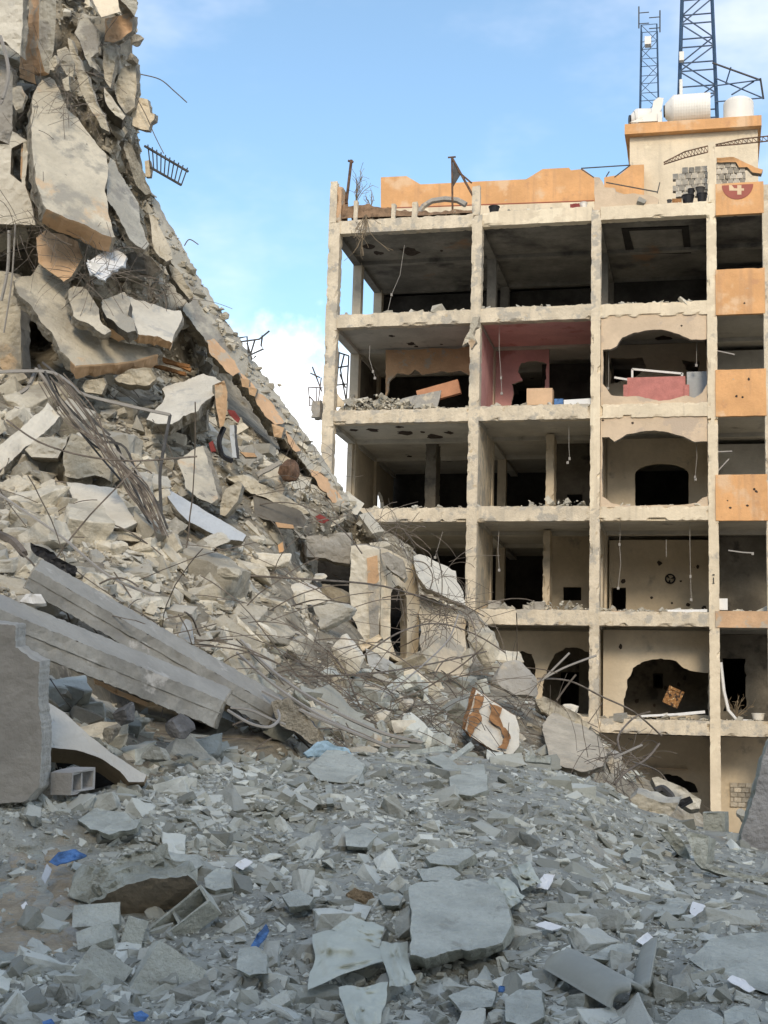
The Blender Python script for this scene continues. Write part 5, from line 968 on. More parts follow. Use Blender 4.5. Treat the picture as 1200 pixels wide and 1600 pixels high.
slab('grey_board', 'blue grey board leaning below the pointed arch', 'board', [(570, 1012), (580, 1016), (610, 1034), (640, 1052), (650, 1066), (632, 1064), (600, 1050), (576, 1040)], 23.6, (0, 4, 0.2), [bluegrey, broken], 1.4)
slab('cornice_piece', 'cream cornice strip beside the pointed arch foot', 'cornice', [(560, 1008), (592, 990), (598, 996), (566, 1018)], 23.7, (1, 4, 0.2), [cream, broken], 0.8)
# big rocks of the middle
for i, (x, y, d, rx, ry_, m_, lab) in enumerate(((542, 1020, 21.8, 38, 44, white_pl, 'big white chunk tilted in the middle of the heap'), (480, 928, 23.0, 36, 22, white_pl, 'broad pale chunk in front of the dark opening'), (502, 902, 23.4, 14, 10, white_pl, 'small pale chunk on top of the broad one'), (448, 975, 21.6, 26, 24, b_chunk_o, 'angular pale chunk beneath the broad one'), (481, 1004, 21.4, 12, 14, white_pl, 'small bright chunk beside the big white one'), (520, 965, 22.6, 42, 24, b_chunk_o, 'long rough chunk behind the big white one'),
    (595, 1126, 19.4, 27, 19, white_pl, 'white cracked dome of concrete near the cable run'), (635, 1098, 20.6, 17, 13, white_pl, 'pale chunk between the dome and the brown panel'), (464, 1034, 20.6, 15, 14, b_chunk_o, 'rounded beige chunk in the shaded hollow'), (532, 1098, 19.8, 22, 18, b_chunk_o, 'round beige chunk above the cables'), (808, 1068, 24.0, 38, 38, slabm, 'large grey round chunk below the bent rebar fan'), (760, 1010, 26.0, 32, 34, b_chunk_o, 'pale broken chunk above the large grey round one'), (728, 1030, 25.6, 14, 18, b_chunk_o, 'pale chunk at the foot of the rough wall'),
    (275, 1137, 14.6, 30, 24, dark_rock, 'dark grey stone lying under the end of the lower beam'), (194, 1116, 14.4, 25, 22, dark_rock, 'dark grey stone lying near the curved plaster arch'), (244, 1180, 14.0, 26, 21, g_chunk_o, 'square grey chunk below the dark stones'), (175, 1146, 14.0, 16, 18, broken, 'brownish stone between the dark stone and the plaster arch'), (1040, 1150, 27.0, 1, 1, broken, None), (960, 1196, 23.0, 20, 24, slabm, 'bluish round chunk by the rebar on the slope'), (914, 1196, 22.0, 18, 16, slabm, 'smaller bluish chunk on the slope'), (893, 1106, 27.2, 14, 10, white_pl, 'small white chunk below the rebar fan'),
    (1162, 1275, 19.0, 12, 14, b_chunk_o, 'pale chunk leaning on the grey upright panel'), (190, 855, 18.6, 17, 14, b_chunk_o, 'beige chunk on the ledge over the long beams'), (360, 895, 19.6, 26, 15, b_chunk_o, 'flat beige chunk under the blue grey board'), (335, 845, 20.4, 22, 14, b_chunk_o, 'beige chunk at the lower end of the blue grey board'), (185, 800, 20.0, 10, 9, b_chunk_o, None))):
    if lab: rock('concrete_chunk', lab, 'concrete chunk', x, y, d, rx, ry_, m_, seed=70+i, rough=0.3)
# plaster chunks on the slope at the foot of the remnant
slab('plaster_chunk', 'large cream plaster chunk on the slope under the rebar', 'plaster', [(846, 1132), (862, 1112), (880, 1118), (900, 1130), (926, 1142), (940, 1160), (950, 1176), (944, 1196), (916, 1206), (880, 1200), (856, 1180)], [(846, 1132, 23.0), (950, 1180, 22.0), (880, 1200, 20.8)], (2, 6, 0.6), [mat('plaster_chunk_face', (0.50, 0.44, 0.34), 0.16, 2.2, bump=0.8), broken], 2.6)
slab('plaster_chunk', 'sloping cream plaster face above the large plaster chunk', 'plaster', [(836, 1094), (850, 1088), (874, 1100), (900, 1114), (924, 1134), (918, 1142), (890, 1134), (862, 1120), (846, 1112)], 25.0, (0, 8, 0.5), [fslab, broken], 2.2)
# brown and white broken panel
wp = slab('broken_door_panel', 'brown board with white paint flaking off standing on edge', 'panel', [(744, 1076), (752, 1082), (786, 1106), (806, 1118), (812, 1140), (812, 1166), (800, 1180), (770, 1172), (734, 1150), (726, 1140), (734, 1110)], [(744, 1076, 20.8), (812, 1130, 20.4), (734, 1150, 19.6)], (-6, -2, 0.25), [white_pl, wood], 1.2)
pa = [(744, 1076, 20.70), (812, 1130, 20.30), (734, 1150, 19.50)]
for pts in ([(746, 1082), (756, 1088), (758, 1100), (748, 1112), (752, 1126), (742, 1138), (735, 1150), (728, 1140), (737, 1110)], [(766, 1100), (784, 1106), (780, 1120), (790, 1134), (800, 1152), (792, 1170), (780, 1168), (788, 1150), (776, 1132), (764, 1124)]): face_patch('bare_wood', pts, pa, wood, wp, 4.5, 0.02)
# ---------------------------------------------------------------- the two long beams and the near corner
def prism_beam(label, a, b_, wtop, da, db, lip, seed):
    t = empty('concrete_beam', P(*a, da), label=label, cat='beam')
    a = np.array(a, float); b_ = np.array(b_, float); d = (b_-a)/np.linalg.norm(b_-a); n = np.array([-d[1], d[0]])
    A = [(a[0], a[1], da), (b_[0], b_[1], db), (a[0]+n[0]*wtop, a[1]+n[1]*wtop, da-0.12)]
    slab('web', None, None, [a, b_, b_+n*wtop, a+n*wtop], A, (3, 2, 0.34), [beam_m, broken], 1.5, seed=seed, jf=0.2, parent=t)
    p2 = [a-n*lip+d*2, b_-n*lip+d*4, b_+n*0.6, a+n*0.6]
    slab('flange', None, None, p2, [(a[0], a[1], da+0.03), (b_[0], b_[1], db+0.03), (a[0]-n[0]*lip, a[1]-n[1]*lip, da+0.42)], (1, 2, 0.1), [beam_m, broken], 1.4, seed=seed+1, jf=0.2, parent=t)
    g = [a+n*wtop*0.44, b_+n*wtop*0.44, b_+n*wtop*0.47, a+n*wtop*0.47]
    face_patch('groove_rib', g, A, beam_m, t, 0.6, 0.008)
    return t
prism_beam('lower of the two long grey concrete beams lying across the heap', (-40, 936), (352, 1096), 44, 13.4, 15.2, 22, 400)
prism_beam('upper of the two long grey concrete beams lying across the heap', (52, 888), (436, 1108), 34, 15.6, 17.0, 20, 410)
slab('beam_end', 'frayed lower end of the upper long beam', 'beam', [(424, 1096), (452, 1090), (474, 1112), (500, 1140), (508, 1156), (498, 1166), (470, 1150), (440, 1134), (428, 1118)], 16.6, (2, 6, 0.4), [broken, dark_rock], 2.8)
slab('near_wall_block', 'grey dusty wall block standing at the frame edge', 'wall block', [(-60, 968), (24, 976), (24, 1010), (52, 1030), (62, 1034), (60, 1090), (66, 1150), (62, 1230), (40, 1254), (-60, 1262)], 11.6, (16, -3, 0.5), [mat('dusty_shaded_wall_face', (0.27, 0.255, 0.225), 0.12, 2.0, bump=0.35), mat('dusty_broken_side', (0.42, 0.405, 0.36), 0.15, 5.0, bump=1.0)], 1.3, relief=0.6, jf=0.3)  # dusty face, its colour also darkened to hold the shade on this side
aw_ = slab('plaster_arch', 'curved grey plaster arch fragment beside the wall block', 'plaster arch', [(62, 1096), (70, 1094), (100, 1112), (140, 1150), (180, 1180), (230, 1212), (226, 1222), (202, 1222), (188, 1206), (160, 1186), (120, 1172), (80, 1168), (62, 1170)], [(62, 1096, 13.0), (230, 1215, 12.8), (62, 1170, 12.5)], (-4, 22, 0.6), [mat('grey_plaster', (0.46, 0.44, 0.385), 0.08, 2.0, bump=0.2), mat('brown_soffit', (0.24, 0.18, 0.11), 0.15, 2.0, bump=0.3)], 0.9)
slab('arch_shade_panel', 'dark panel painted as the shade under the curved plaster arch', 'opening', [(66, 1168), (120, 1174), (160, 1190), (196, 1222), (120, 1236), (66, 1230)], 13.6, (1, 1, 0.1), [dark_in], 0.5, excl=False)  # near-black sheet paints the shade beneath the arch
# torn tarpaulin and bags
slab('grey_bag', 'grey plastic bag snagged above the upper beam', 'bag', [(282, 984), (290, 968), (297, 970), (302, 1006), (292, 1002), (278, 994)], 17.0, (1, 1, 0.06), [bluegrey], 1.6)
slab('black_tarp', 'black torn tarpaulin over the head of the upper beam', 'tarp', [(48, 846), (60, 852), (84, 862), (90, 872), (118, 884), (120, 896), (96, 892), (70, 878), (56, 866)], 16.4, (2, 3, 0.1), [black], 2.4)
slab('foam_board', 'white foam board on the rubble between the beams', 'board', [(30, 940), (40, 928), (64, 928), (72, 942), (52, 944)], 14.2, (1, 4, 0.08), [white_m], 0.8)
slab('cardboard', 'tan board under the lower beam', 'board', [(146, 1058), (190, 1080), (232, 1098), (228, 1102), (188, 1086), (148, 1066)], 14.8, (0, 2, 0.06), [peach], 0.6)
# bent window profiles and bars: a bundle of single bars
PRO = [([(-10, 582, 20.5), (30, 580, 20.6), (80, 582, 20.8), (110, 600, 21), (130, 616, 21.2), (200, 634, 21.4), (266, 648, 21.6)], 0.045), ([(266, 648, 21.6), (258, 690, 21.4), (250, 740, 21.2), (252, 800, 21.0)], 0.04), ([(60, 570, 20.8), (76, 600, 20.8), (110, 640, 20.8), (150, 676, 20.8), (178, 690, 20.8), (200, 740, 20.8), (228, 806, 20.6)], 0.04), ([(62, 582, 20.7), (92, 622, 20.7), (124, 662, 20.7), (160, 700, 20.7), (192, 724, 20.6), (240, 780, 20.5), (250, 800, 20.5)], 0.04), ([(66, 566, 20.9), (100, 596, 20.9), (140, 650, 20.9), (172, 680, 20.9)], 0.035), ([(70, 580, 20.6), (100, 640, 20.6), (140, 690, 20.6), (180, 716, 20.6), (236, 770, 20.5), (262, 826, 20.4)], 0.03), ([(58, 576, 20.8), (44, 604, 20.7), (32, 614, 20.7)], 0.05), ([(80, 590, 20.7), (108, 650, 20.7), (150, 705, 20.7), (196, 760, 20.5), (236, 820, 20.4)], 0.028), ([(160, 690, 20.7), (196, 700, 20.7), (218, 760, 20.6), (232, 810, 20.5)], 0.035), ([(176, 700, 20.7), (214, 736, 20.6), (244, 790, 20.5), (258, 836, 20.4)], 0.028)]
for i, (p, r) in enumerate(PRO): px_tube('window_profile', ('long bent window profile ending in an elbow over the heap', 'upright pipe dropping from the elbow of the window profile')[i] if i < 2 else ('thickest bent profile of the bundle, ending lowest beside the upright pipe', 'dark bent profile crossing the middle of the bundle', 'short pale profile at the head of the bundle', 'thin dark profile along the inner edge of the bundle', 'stubby dark profile pointing down away from the bundle head', 'thin pale profile at the outer edge of the bundle', 'kinked dark profile starting halfway down the bundle', 'thin dark profile at the tail of the bundle')[i-2], 'metal profile', p, r*0.66, steel if i % 3 else wire_m, 4, group=None if i < 2 else 'bent window profiles')

for i in range(12):
    o1, o2 = random.uniform(-14, 14), random.uniform(-10, 10); px_tube('rebar', ('thin rod %s in the window profile bundle' % ('uppermost', 'second from the top', 'hugging the elbow pipe', 'crossing over the others', 'sagging lowest', 'straightest of all', 'kinked near its foot', 'curving outward', 'lying under the thick profile', 'beside the pale profile', 'ending beside the flat white slab', 'ending by the grey board')[i]), 'rebar', [(70+o1+i*2, 590+o2, 20.6), (110+o1+i*3, 650+o2, 20.5), (160+o2+i*2, 710+o1*0.6, 20.4), (205+o1*0.5+i*2, 765+o2, 20.2), (240+o2+i*2, 830+o1, 20.0)], 0.011, rebar_m, 4)

# ---------------------------------------------------------------- pieces lying on the near mound
def nd(px, py): return float(near_depth(np.array([px]), np.array([py]))[0])
def fd(px, py): return float(far_depth(np.array([px]), np.array([py]))[0])
def lying(name, label, cat, pts, lift, ext, mats, jag=2.0, tilt=1.0, **kw):         # a piece resting on the mound: its face follows the slope
    p = np.array(pts, float); m_ = p.mean(0); dm = nd(*m_); dd = dm+(near_base(p[:, 0], p[:, 1])-dm)*tilt-lift*2.0-0.10
    A = [(q[0], q[1], e) for q, e in zip(p, dd)]
    kw.setdefault('relief', 1.8); return slab(name, label, cat, pts, A, ext, mats, jag, **kw)
ds = mat('dusty_slab_top', (0.475, 0.49, 0.43), 0.16, 2.5, bump=0.8, bscale=20, spots=(((0.37, 0.375, 0.325), 5.0, 0.56, 0.68),))
ds2 = mat('dusty_slab_side', (0.36, 0.37, 0.315), 0.2, 4.0, bump=0.9)
brn = mat('shaded_brown_face', (0.25, 0.21, 0.155), 0.12, 2.0, bump=0.4)  # dark brown carries the painted shade of the lump's lower face
lying('flat_slab', 'largest flat grey slab lying on the mound of rubble', 'concrete slab', [(640, 1386), (660, 1376), (700, 1374), (740, 1372), (772, 1382), (784, 1392), (796, 1418), (799, 1446), (784, 1472), (752, 1482), (700, 1488), (664, 1498), (640, 1492), (642, 1440)], 0.26, (4, 14, 0.18), [ds, ds2], 2.4, 0.7)
for lab, pts, lift, ext in (('pointed grey plate on the ridge near the blue sheet', [(478, 1200), (510, 1172), (540, 1170), (572, 1196), (558, 1224), (500, 1220)], 0.10, (2, 6, 0.1)), ('stepped grey plate on the ridge below the brown panel', [(664, 1184), (690, 1178), (716, 1196), (756, 1194), (760, 1214), (730, 1220), (700, 1206)], 0.10, (2, 8, 0.1)), ('square grey plate standing on the ridge below the brown panel', [(702, 1214), (726, 1204), (760, 1210), (762, 1234), (736, 1244), (704, 1240)], 0.12, (2, 8, 0.12)), ('double grey tile lying above the largest slab', [(664, 1340), (690, 1324), (734, 1326), (742, 1334), (716, 1352), (672, 1350)], 0.12, (3, 14, 0.1)), ('grey tile under the double tile', [(650, 1358), (700, 1352), (720, 1366), (706, 1376), (660, 1376)], 0.06, (2, 8, 0.1)),
    ('broad chipped grey plate at the upper right slope of the mound', [(972, 1336), (996, 1318), (1004, 1332), (998, 1344), (980, 1346)], 0.08, (2, 6, 0.08)), ('long grey stone with a pale vein on the right slope', [(1006, 1420), (1020, 1406), (1060, 1402), (1078, 1412), (1068, 1428), (1020, 1432)], 0.08, (2, 10, 0.15)), ('grey triangular plate above the half pipe', [(918, 1496), (956, 1476), (986, 1472), (990, 1488), (960, 1502)], 0.08, (2, 8, 0.1)), ('thick grey slab piece at the bottom edge beside the half pipe', [(1040, 1600), (1066, 1578), (1100, 1574), (1130, 1590), (1126, 1640), (1050, 1640)], 0.12, (2, 12, 0.2)), ('grey stone at the bottom corner near the white scrap', [(1130, 1580), (1150, 1570), (1180, 1574), (1190, 1600), (1160, 1618), (1132, 1606)], 0.08, (2, 10, 0.2)),
    ('pale block with a dark hole at the bottom edge', [(788, 1560), (812, 1546), (846, 1546), (850, 1590), (820, 1602), (790, 1596)], 0.12, (4, 12, 0.2)), ('flat grey plate beside the tarp at the bottom', [(700, 1556), (740, 1540), (776, 1548), (770, 1572), (720, 1580)], 0.06, (2, 6, 0.1)), ('grey plate left of the brown cavity', [(590, 1400), (616, 1392), (632, 1400), (624, 1416), (598, 1414)], 0.06, (2, 6, 0.1)), ('light square plate in the middle of the mound', [(440, 1400), (466, 1388), (490, 1402), (484, 1414), (452, 1416)], 0.07, (2, 8, 0.1)), ('flat plate below the pointed ridge plate', [(538, 1300), (566, 1290), (590, 1304), (572, 1324), (540, 1322)], 0.05, (2, 6, 0.08)),
    ('broken step plate near the plaster arch', [(120, 1280), (150, 1262), (196, 1270), (214, 1284), (180, 1300), (140, 1296)], 0.08, (2, 8, 0.12)), ('second step plate near the plaster arch', [(152, 1296), (190, 1284), (220, 1280), (214, 1294), (170, 1304)], 0.14, (2, 8, 0.12)), ('large bare flat slab at the side of the mound', [(1076, 1500), (1110, 1466), (1160, 1458), (1240, 1452), (1260, 1540), (1200, 1552), (1120, 1530)], 0.05, (2, 8, 0.2)), ('grey plate standing up by the half pipe', [(976, 1512), (1010, 1536), (1020, 1552), (1000, 1556), (980, 1534)], 0.08, (4, 3, 0.05)), ('wide plate above the broken hollow block', [(236, 1346), (262, 1330), (310, 1336), (318, 1352), (290, 1366), (256, 1366)], 0.02, (2, 6, 0.1)),
    ('angular plate beside the hollow block with slots', [(318, 1370), (340, 1356), (362, 1360), (362, 1386), (336, 1392), (320, 1386)], 0.07, (2, 8, 0.1)), ('grey wall scrap near the blue rag', [(372, 1480), (400, 1478), (416, 1490), (418, 1520), (390, 1524), (370, 1516)], 0.06, (3, 3, 0.06))):
    lying('grey_plate', lab.replace('left of', 'beside').replace('upper right slope', 'upper slope').replace('right slope', 'far slope'), 'concrete plate', pts, lift, ext, [ds, ds2], 1.6, 0.85)
def oriented(px, py, d, e1, e2, e3):                  # local frame from three camera-aligned vectors (right, up, forward)
    M = np.array([RT*e[0]+UP*e[1]+FW*e[2] for e in (e1, e2, e3)]); M[0] /= np.linalg.norm(M[0]); M[1] -= M[0]*(M[1]@M[0]); M[1] /= np.linalg.norm(M[1]); M[2] = np.cross(M[0], M[1])
    return P(px, py, d), M
def block(label, px, py, size, e1, e2, mats, hollow=0, lift=0.1, name='concrete_block', d=None, seed=1):
    d = d or nd(px, py)-lift; c, M = oriented(px, py, d, e1, e2, (0, 0, 1)); a, b_, h = size
    if not hollow:
        V, F = rough_box(-a/2, a/2, -b_/2, b_/2, -h/2, h/2, 0.045, 0.02, 0.03, seed); return put(name, c+V@M, F, mats[0], None, label=label, cat='concrete block')
    t = 0.13*b_; loops = [densify([(-a/2, -b_/2), (a/2, -b_/2), (a/2, b_/2), (-a/2, b_/2)], 0.05)]; loops[0] = jitter2(loops[0], 0.006, 9, seed)
    wd = (a-t*(hollow+1))/hollow
    for k in range(hollow):
        x0 = -a/2+t+k*(wd+t); loops.append(np.array([(x0, -b_/2+t), (x0+wd, -b_/2+t), (x0+wd, b_/2-t), (x0, b_/2-t)]))
    V, F, M_ = panel(loops, lambda p: (p[0], p[1], h/2+0.02*vnoise(np.array([[p[0]*9, p[1]*9, seed]]))[0]), lambda p: (p[0], p[1], -h/2), 0, 0)
    return put(name, c+np.array(V)@M, F, mats[0], None, label=label, cat='concrete block')
block('square edged solid block lowest at the bottom of the mound', 256, 1535, (0.36, 0.36, 0.2), (0.75, -0.55, 0.1), (0.5, 0.6, 0.5), [ds], 0, 0.14, seed=5)
block('tilted solid block beside the square edged one', 158, 1524, (0.30, 0.22, 0.2), (0.8, -0.5, -0.1), (0.4, 0.6, 0.6), [ds], 0, 0.12, seed=6)
block('flat solid block below the brown broken hollow block', 152, 1440, (0.32, 0.2, 0.14), (1, 0.05, 0.1), (0.0, 0.5, 0.8), [ds], 0, 0.12, seed=7)
block('small grey block under the flat solid one', 154, 1474, (0.24, 0.16, 0.18), (0.9, 0.3, 0.1), (-0.2, 0.5, 0.8), [ds], 0, 0.08, seed=8)
block('slim grey block standing beside the square edged one', 204, 1474, (0.14, 0.34, 0.2), (0.9, -0.3, 0.1), (0.25, 0.9, 0.3), [ds], 0, 0.06, seed=9)
block('slotted hollow block slanting up the mound', 284, 1442, (0.52, 0.16, 0.18), (0.8, 0.6, 0.15), (-0.35, 0.5, 0.7), [ds], 2, 0.12, seed=10)
block('hollow block in front of the curved plaster arch', 113, 1220, (0.40, 0.19, 0.2), (0.25, -0.05, 0.9), (0.0, 0.95, 0.1), [mat('block_face', (0.33, 0.32, 0.30), 0.1, 3.0, bump=0.4)], 2, 0.1, d=12.2, seed=11)
def broken_hollow(label, px, py, d, size, e1, e2, mats, cells, seed):
    c, M = oriented(px, py, d, e1, e2, (0, 0, 1)); a, b_, h = size; t = 0.16*b_; wd = (a-t*(cells+1))/cells
    outer = jitter2(densify([(-a/2, -b_/2), (a/2*0.8, -b_/2), (a/2, -b_/2*0.4), (a/2, b_/2), (-a/2*0.9, b_/2), (-a/2, b_/2*0.7)], 0.04), 0.012, 7, seed); loops = [outer]
    for k in range(cells):
        x0 = -a/2+t+k*(wd+t); loops.append(jitter2(densify([(x0, -b_/2+t), (x0+wd, -b_/2+t), (x0+wd, b_/2-t), (x0, b_/2-t)], 0.05), 0.008, 7, seed+k))
    V, F, M_ = panel(loops, lambda p: (p[0], p[1], h/2), lambda p: (p[0], p[1], -h/2), 0, 1); V = np.array(V); top = V[:, 2] < 0 
    V[:, 2] += np.where(top, 1, 0)*(0.10*np.clip(fbm(np.c_[V[:, 0]*5, V[:, 1]*5, V[:, 0]*0], 3, seed)+0.2, 0, 1.5))+0.0
    return put('hollow_block', c+V@M, F, mats, None, M_, label=label, cat='concrete block')
d_ = nd(226, 1420)-0.30
slab('broken_block', 'big solid broken lump of concrete with shade painted into its brown face', 'concrete block', [(138, 1414), (158, 1404), (180, 1390), (206, 1382), (234, 1373), (262, 1371), (294, 1367), (312, 1384), (306, 1404), (276, 1416), (242, 1428), (224, 1442), (192, 1437), (166, 1428)], [(140, 1415, d_+0.10), (300, 1370, d_-0.05), (225, 1442, d_+0.30)], (-26, -40, 0.42), [brn, ds2], 3.0, rough=4.0, rings=6, relief=1.5)
slab('broken_lump', 'dusty broken rim of the big brown faced lump', 'concrete piece', [(142, 1384), (150, 1362), (176, 1346), (214, 1330), (240, 1330), (256, 1346), (240, 1356), (212, 1352), (186, 1364), (170, 1382), (156, 1400)], d_+0.18, (4, 10, 0.12), [ds, ds2], 3.4, relief=2.5)
EXCL.append(np.array([(140, 1370), (220, 1335), (310, 1360), (312, 1400), (230, 1440), (150, 1425)], float))
# grey fabric
fabric = mat('dusty_fabric', (0.46, 0.48, 0.41), 0.08, 3.0, bump=0.12)
def cloth(label, quad, amp, lift, seed, name='tarpaulin', m_=None, cat='tarpaulin', n=26, freq=3.0):
    q = [np.array(p, float) for p in quad]; s, t = [g.ravel() for g in np.meshgrid(np.linspace(0, 1, n), np.linspace(0, 1, n))]; S_, T_ = s[:, None], t[:, None]
    p = (q[0]*(1-S_)+q[1]*S_)*(1-T_)+(q[3]*(1-S_)+q[2]*S_)*T_; w = np.c_[s*freq+seed, t*freq, np.full(n*n, seed)]
    p = p+5*np.c_[fbm(w*0.9, 2, seed), fbm(w*0.9+20, 2, seed)]
    d = near_depth(p[:, 0], p[:, 1])-lift-0.38-amp*(1-np.abs(fbm(w, 3, seed+2)))*4*np.minimum(np.minimum(s, 1-s), 0.25)-amp*0.35*np.abs(vnoise(w*2.2, seed+3)); V = Pn(p[:, 0], p[:, 1], d)
    F = [(j*n+i, j*n+i+1, (j+1)*n+i+1, (j+1)*n+i) for j in range(n-1) for i in range(n-1)]
    EXCL.append(np.array(quad, float)); k = len(V)
    F += [tuple(x+k for x in f_[::-1]) for f_ in F]; V = np.r_[V, V+FW*0.012]
    return put(name, V, F, m_ or fabric, None, smooth=True, label=label, cat=cat)
cloth('crumpled grey tarpaulin below the middle of the mound', [(492, 1462), (560, 1440), (604, 1500), (484, 1546)], 0.10, 0.02, 21)
cloth('smaller tarpaulin corner beside the crumpled one', [(588, 1476), (632, 1474), (652, 1532), (610, 1544)], 0.08, 0.03, 22)
cloth('smooth grey sheet above the crumpled tarpaulin', [(520, 1452), (546, 1432), (598, 1448), (590, 1480)], 0.05, 0.04, 23)
cloth('grey sheet folded at the bottom edge of the mound', [(526, 1546), (606, 1536), (596, 1600), (548, 1604)], 0.08, 0.04, 24)
cloth('rounded dusty bag beside the largest slab', [(756, 1376), (790, 1370), (822, 1400), (796, 1424)], 0.16, 0.0, 25, 'dusty_bag', None, 'bag')
cloth('dusty sack above the largest slab near the ridge', [(796, 1356), (826, 1346), (846, 1380), (816, 1392)], 0.14, 0.02, 26, 'dusty_bag', None, 'bag')
# half pipes
def half_pipe(label, a, b_, r, d0, d1, a0, a1, name='half_pipe', th=0.03):
    A = P(*a, d0); Bq = P(*b_, d1); ax = (Bq-A)/np.linalg.norm(Bq-A); u = UP-ax*(UP@ax); u /= np.linalg.norm(u); w_ = np.cross(ax, u); V = []; nA, nL = 14, 10
    for rr in (r, r-th):
        for i in range(nL+1):
            for k in range(nA+1):
                q = a0+(a1-a0)*k/nA; e = 0.05*vnoise(np.array([[k*0.6, rr*3, i*0.0]]), 4)[0]*(i in (0, nL))
                V.append(A+ax*(np.linalg.norm(Bq-A)*i/nL+e)+rr*(u*math.cos(q)+w_*math.sin(q)))
    m1_ = (nL+1)*(nA+1); F = []
    for i in range(nL):
        for k in range(nA): 
            x = i*(nA+1)+k; F.append((x, x+1, x+nA+2, x+nA+1)); F.append((m1_+x, m1_+x+nA+1, m1_+x+nA+2, m1_+x+1))
        for k in (0, nA): x = i*(nA+1)+k; F.append((x, x+nA+1, m1_+x+nA+1, m1_+x))
    for i in (0, nL):
        for k in range(nA): x = i*(nA+1)+k; F.append((x, x+1, m1_+x+1, m1_+x))
    EXCL.append(np.array([a, b_, (b_[0]-10, b_[1]+14), (a[0]-10, a[1]+24)], float))
    return put(name, V, F, mat('pipe_grey' if 'pipe_grey' not in MATS else 'pipe_grey_2', (0.29, 0.30, 0.265), 0.08, 2.0, rough=0.7, bump=0.08), None, smooth=True, label=label, cat='pipe')
half_pipe('long smooth piece of split pipe low on the mound', (884, 1524), (986, 1584), 0.17, nd(884, 1520)-0.10, nd(986, 1584)-0.16, -0.9, 1.2)
half_pipe('upright crescent of split pipe beside the long piece', (1034, 1500), (1022, 1576), 0.15, nd(1034, 1500)-0.05, nd(1022, 1576)-0.2, 0.2, 2.3)
px_tube('dusty_pipe', 'short dust covered round pipe at the bottom of the mound', 'pipe', [(440, 1566, nd(450, 1562)-0.08), (474, 1556, nd(450, 1562)-0.04)], 0.055, ds, 12, sub=1)
# bare brown earth at the near corner of the mound
eu, ev = np.meshgrid(np.linspace(-120, 175, 70), np.linspace(1288, 1512, 60)); fall = np.minimum(np.minimum((eu+120)/60, (175-eu)/60), np.minimum((ev-1288)/50, (1512-ev)/50)).clip(0, 1)
ed = near_depth(eu, ev)+0.05-0.11*fall*(0.6+0.6*fbm(np.stack([eu*0.03, ev*0.04, eu*0], -1), 3, 77)); ev3 = Pn(eu, ev, ed).reshape(-1, 3)
put('earth', ev3, [(j*70+i, j*70+i+1, (j+1)*70+i+1, (j+1)*70+i) for j in range(59) for i in range(69)], mat('loose_earth', (0.46, 0.385, 0.275), 0.2, 4.0, bump=1.0, bscale=26, spots=(((0.42, 0.41, 0.37), 3.0, 0.5, 0.65),)), None, smooth=True, kind='structure')
# coloured scraps
def scrap(name, label, cat, pts, m_, lift=0.08, jag=1.8): lying(name, label, cat, pts, lift, (1, 1, 0.012), [m_], jag, 0.6, step=4.0)
scrap('blue_bag', 'torn blue plastic on the brown earth', 'plastic bag', [(76, 1346), (92, 1332), (118, 1326), (134, 1336), (112, 1344), (88, 1352)], bluep)
scrap('blue_bag', 'trailing grey end of the torn blue plastic', 'plastic bag', [(64, 1372), (74, 1350), (80, 1356), (70, 1382)], bluegrey)
scrap('blue_rag', 'blue striped rag near the grey wall scrap', 'rag', [(388, 1484), (402, 1460), (414, 1446), (420, 1454), (408, 1474), (396, 1494)], bluep)
scrap('blue_scrap', 'round blue scrap at the bottom edge', 'plastic scrap', [(208, 1582), (220, 1578), (232, 1586), (224, 1594), (210, 1592)], bluep)
scrap('blue_scrap', 'tiny blue scrap at the bottom corner', 'plastic scrap', [(66, 1596), (80, 1592), (86, 1600), (72, 1606)], bluep)
scrap('blue_scrap', 'tiny bright blue scrap beside the pale block', 'plastic scrap', [(779, 1541), (786, 1542), (785, 1550), (779, 1549)], bluep)
slab('blue_sheet', 'light blue sheet under the frayed end of the upper beam', 'plastic sheet', [(474, 1176), (486, 1168), (494, 1160), (512, 1158), (524, 1166), (546, 1170), (550, 1178), (520, 1174), (500, 1180), (480, 1182)], 15.4, (1, 2, 0.03), [skyblue], 1.6)
for lab, pts in (('bright white scrap on the bare flat slab', [(1136, 1530), (1146, 1522), (1164, 1532), (1180, 1546), (1170, 1550), (1152, 1540)]), ('crumpled white paper on the far slope', [(1076, 1424), (1082, 1408), (1100, 1412), (1098, 1428), (1084, 1436)]), ('white scrap above the half pipe', [(994, 1470), (1012, 1456), (1024, 1474), (1010, 1480)]), ('white card beside the largest slab', [(836, 1446), (852, 1438), (880, 1448), (862, 1454)]), ('white cloth scrap right under the dusty sack', [(836, 1386), (850, 1366), (866, 1366), (856, 1390)]), ('small white wrapper in the middle rubble', [(366, 1352), (382, 1340), (394, 1346), (378, 1358)]), ('white flake on the brown earth', [(32, 1414), (40, 1408), (44, 1416), (36, 1420)])):
    scrap('paper_scrap', lab.replace('right under', 'under'), 'paper scrap', pts, white_m)
slab('brown_hollow', 'brown earth showing in a hollow of the mound', 'earth patch', [(540, 1396), (556, 1388), (580, 1396), (592, 1420), (570, 1434), (548, 1424)], nd(566, 1412)-0.01, (0, 2, 0.1), [mat('brown_earth', (0.27, 0.20, 0.125), 0.25, 5.0, bump=0.9)], 3.0)
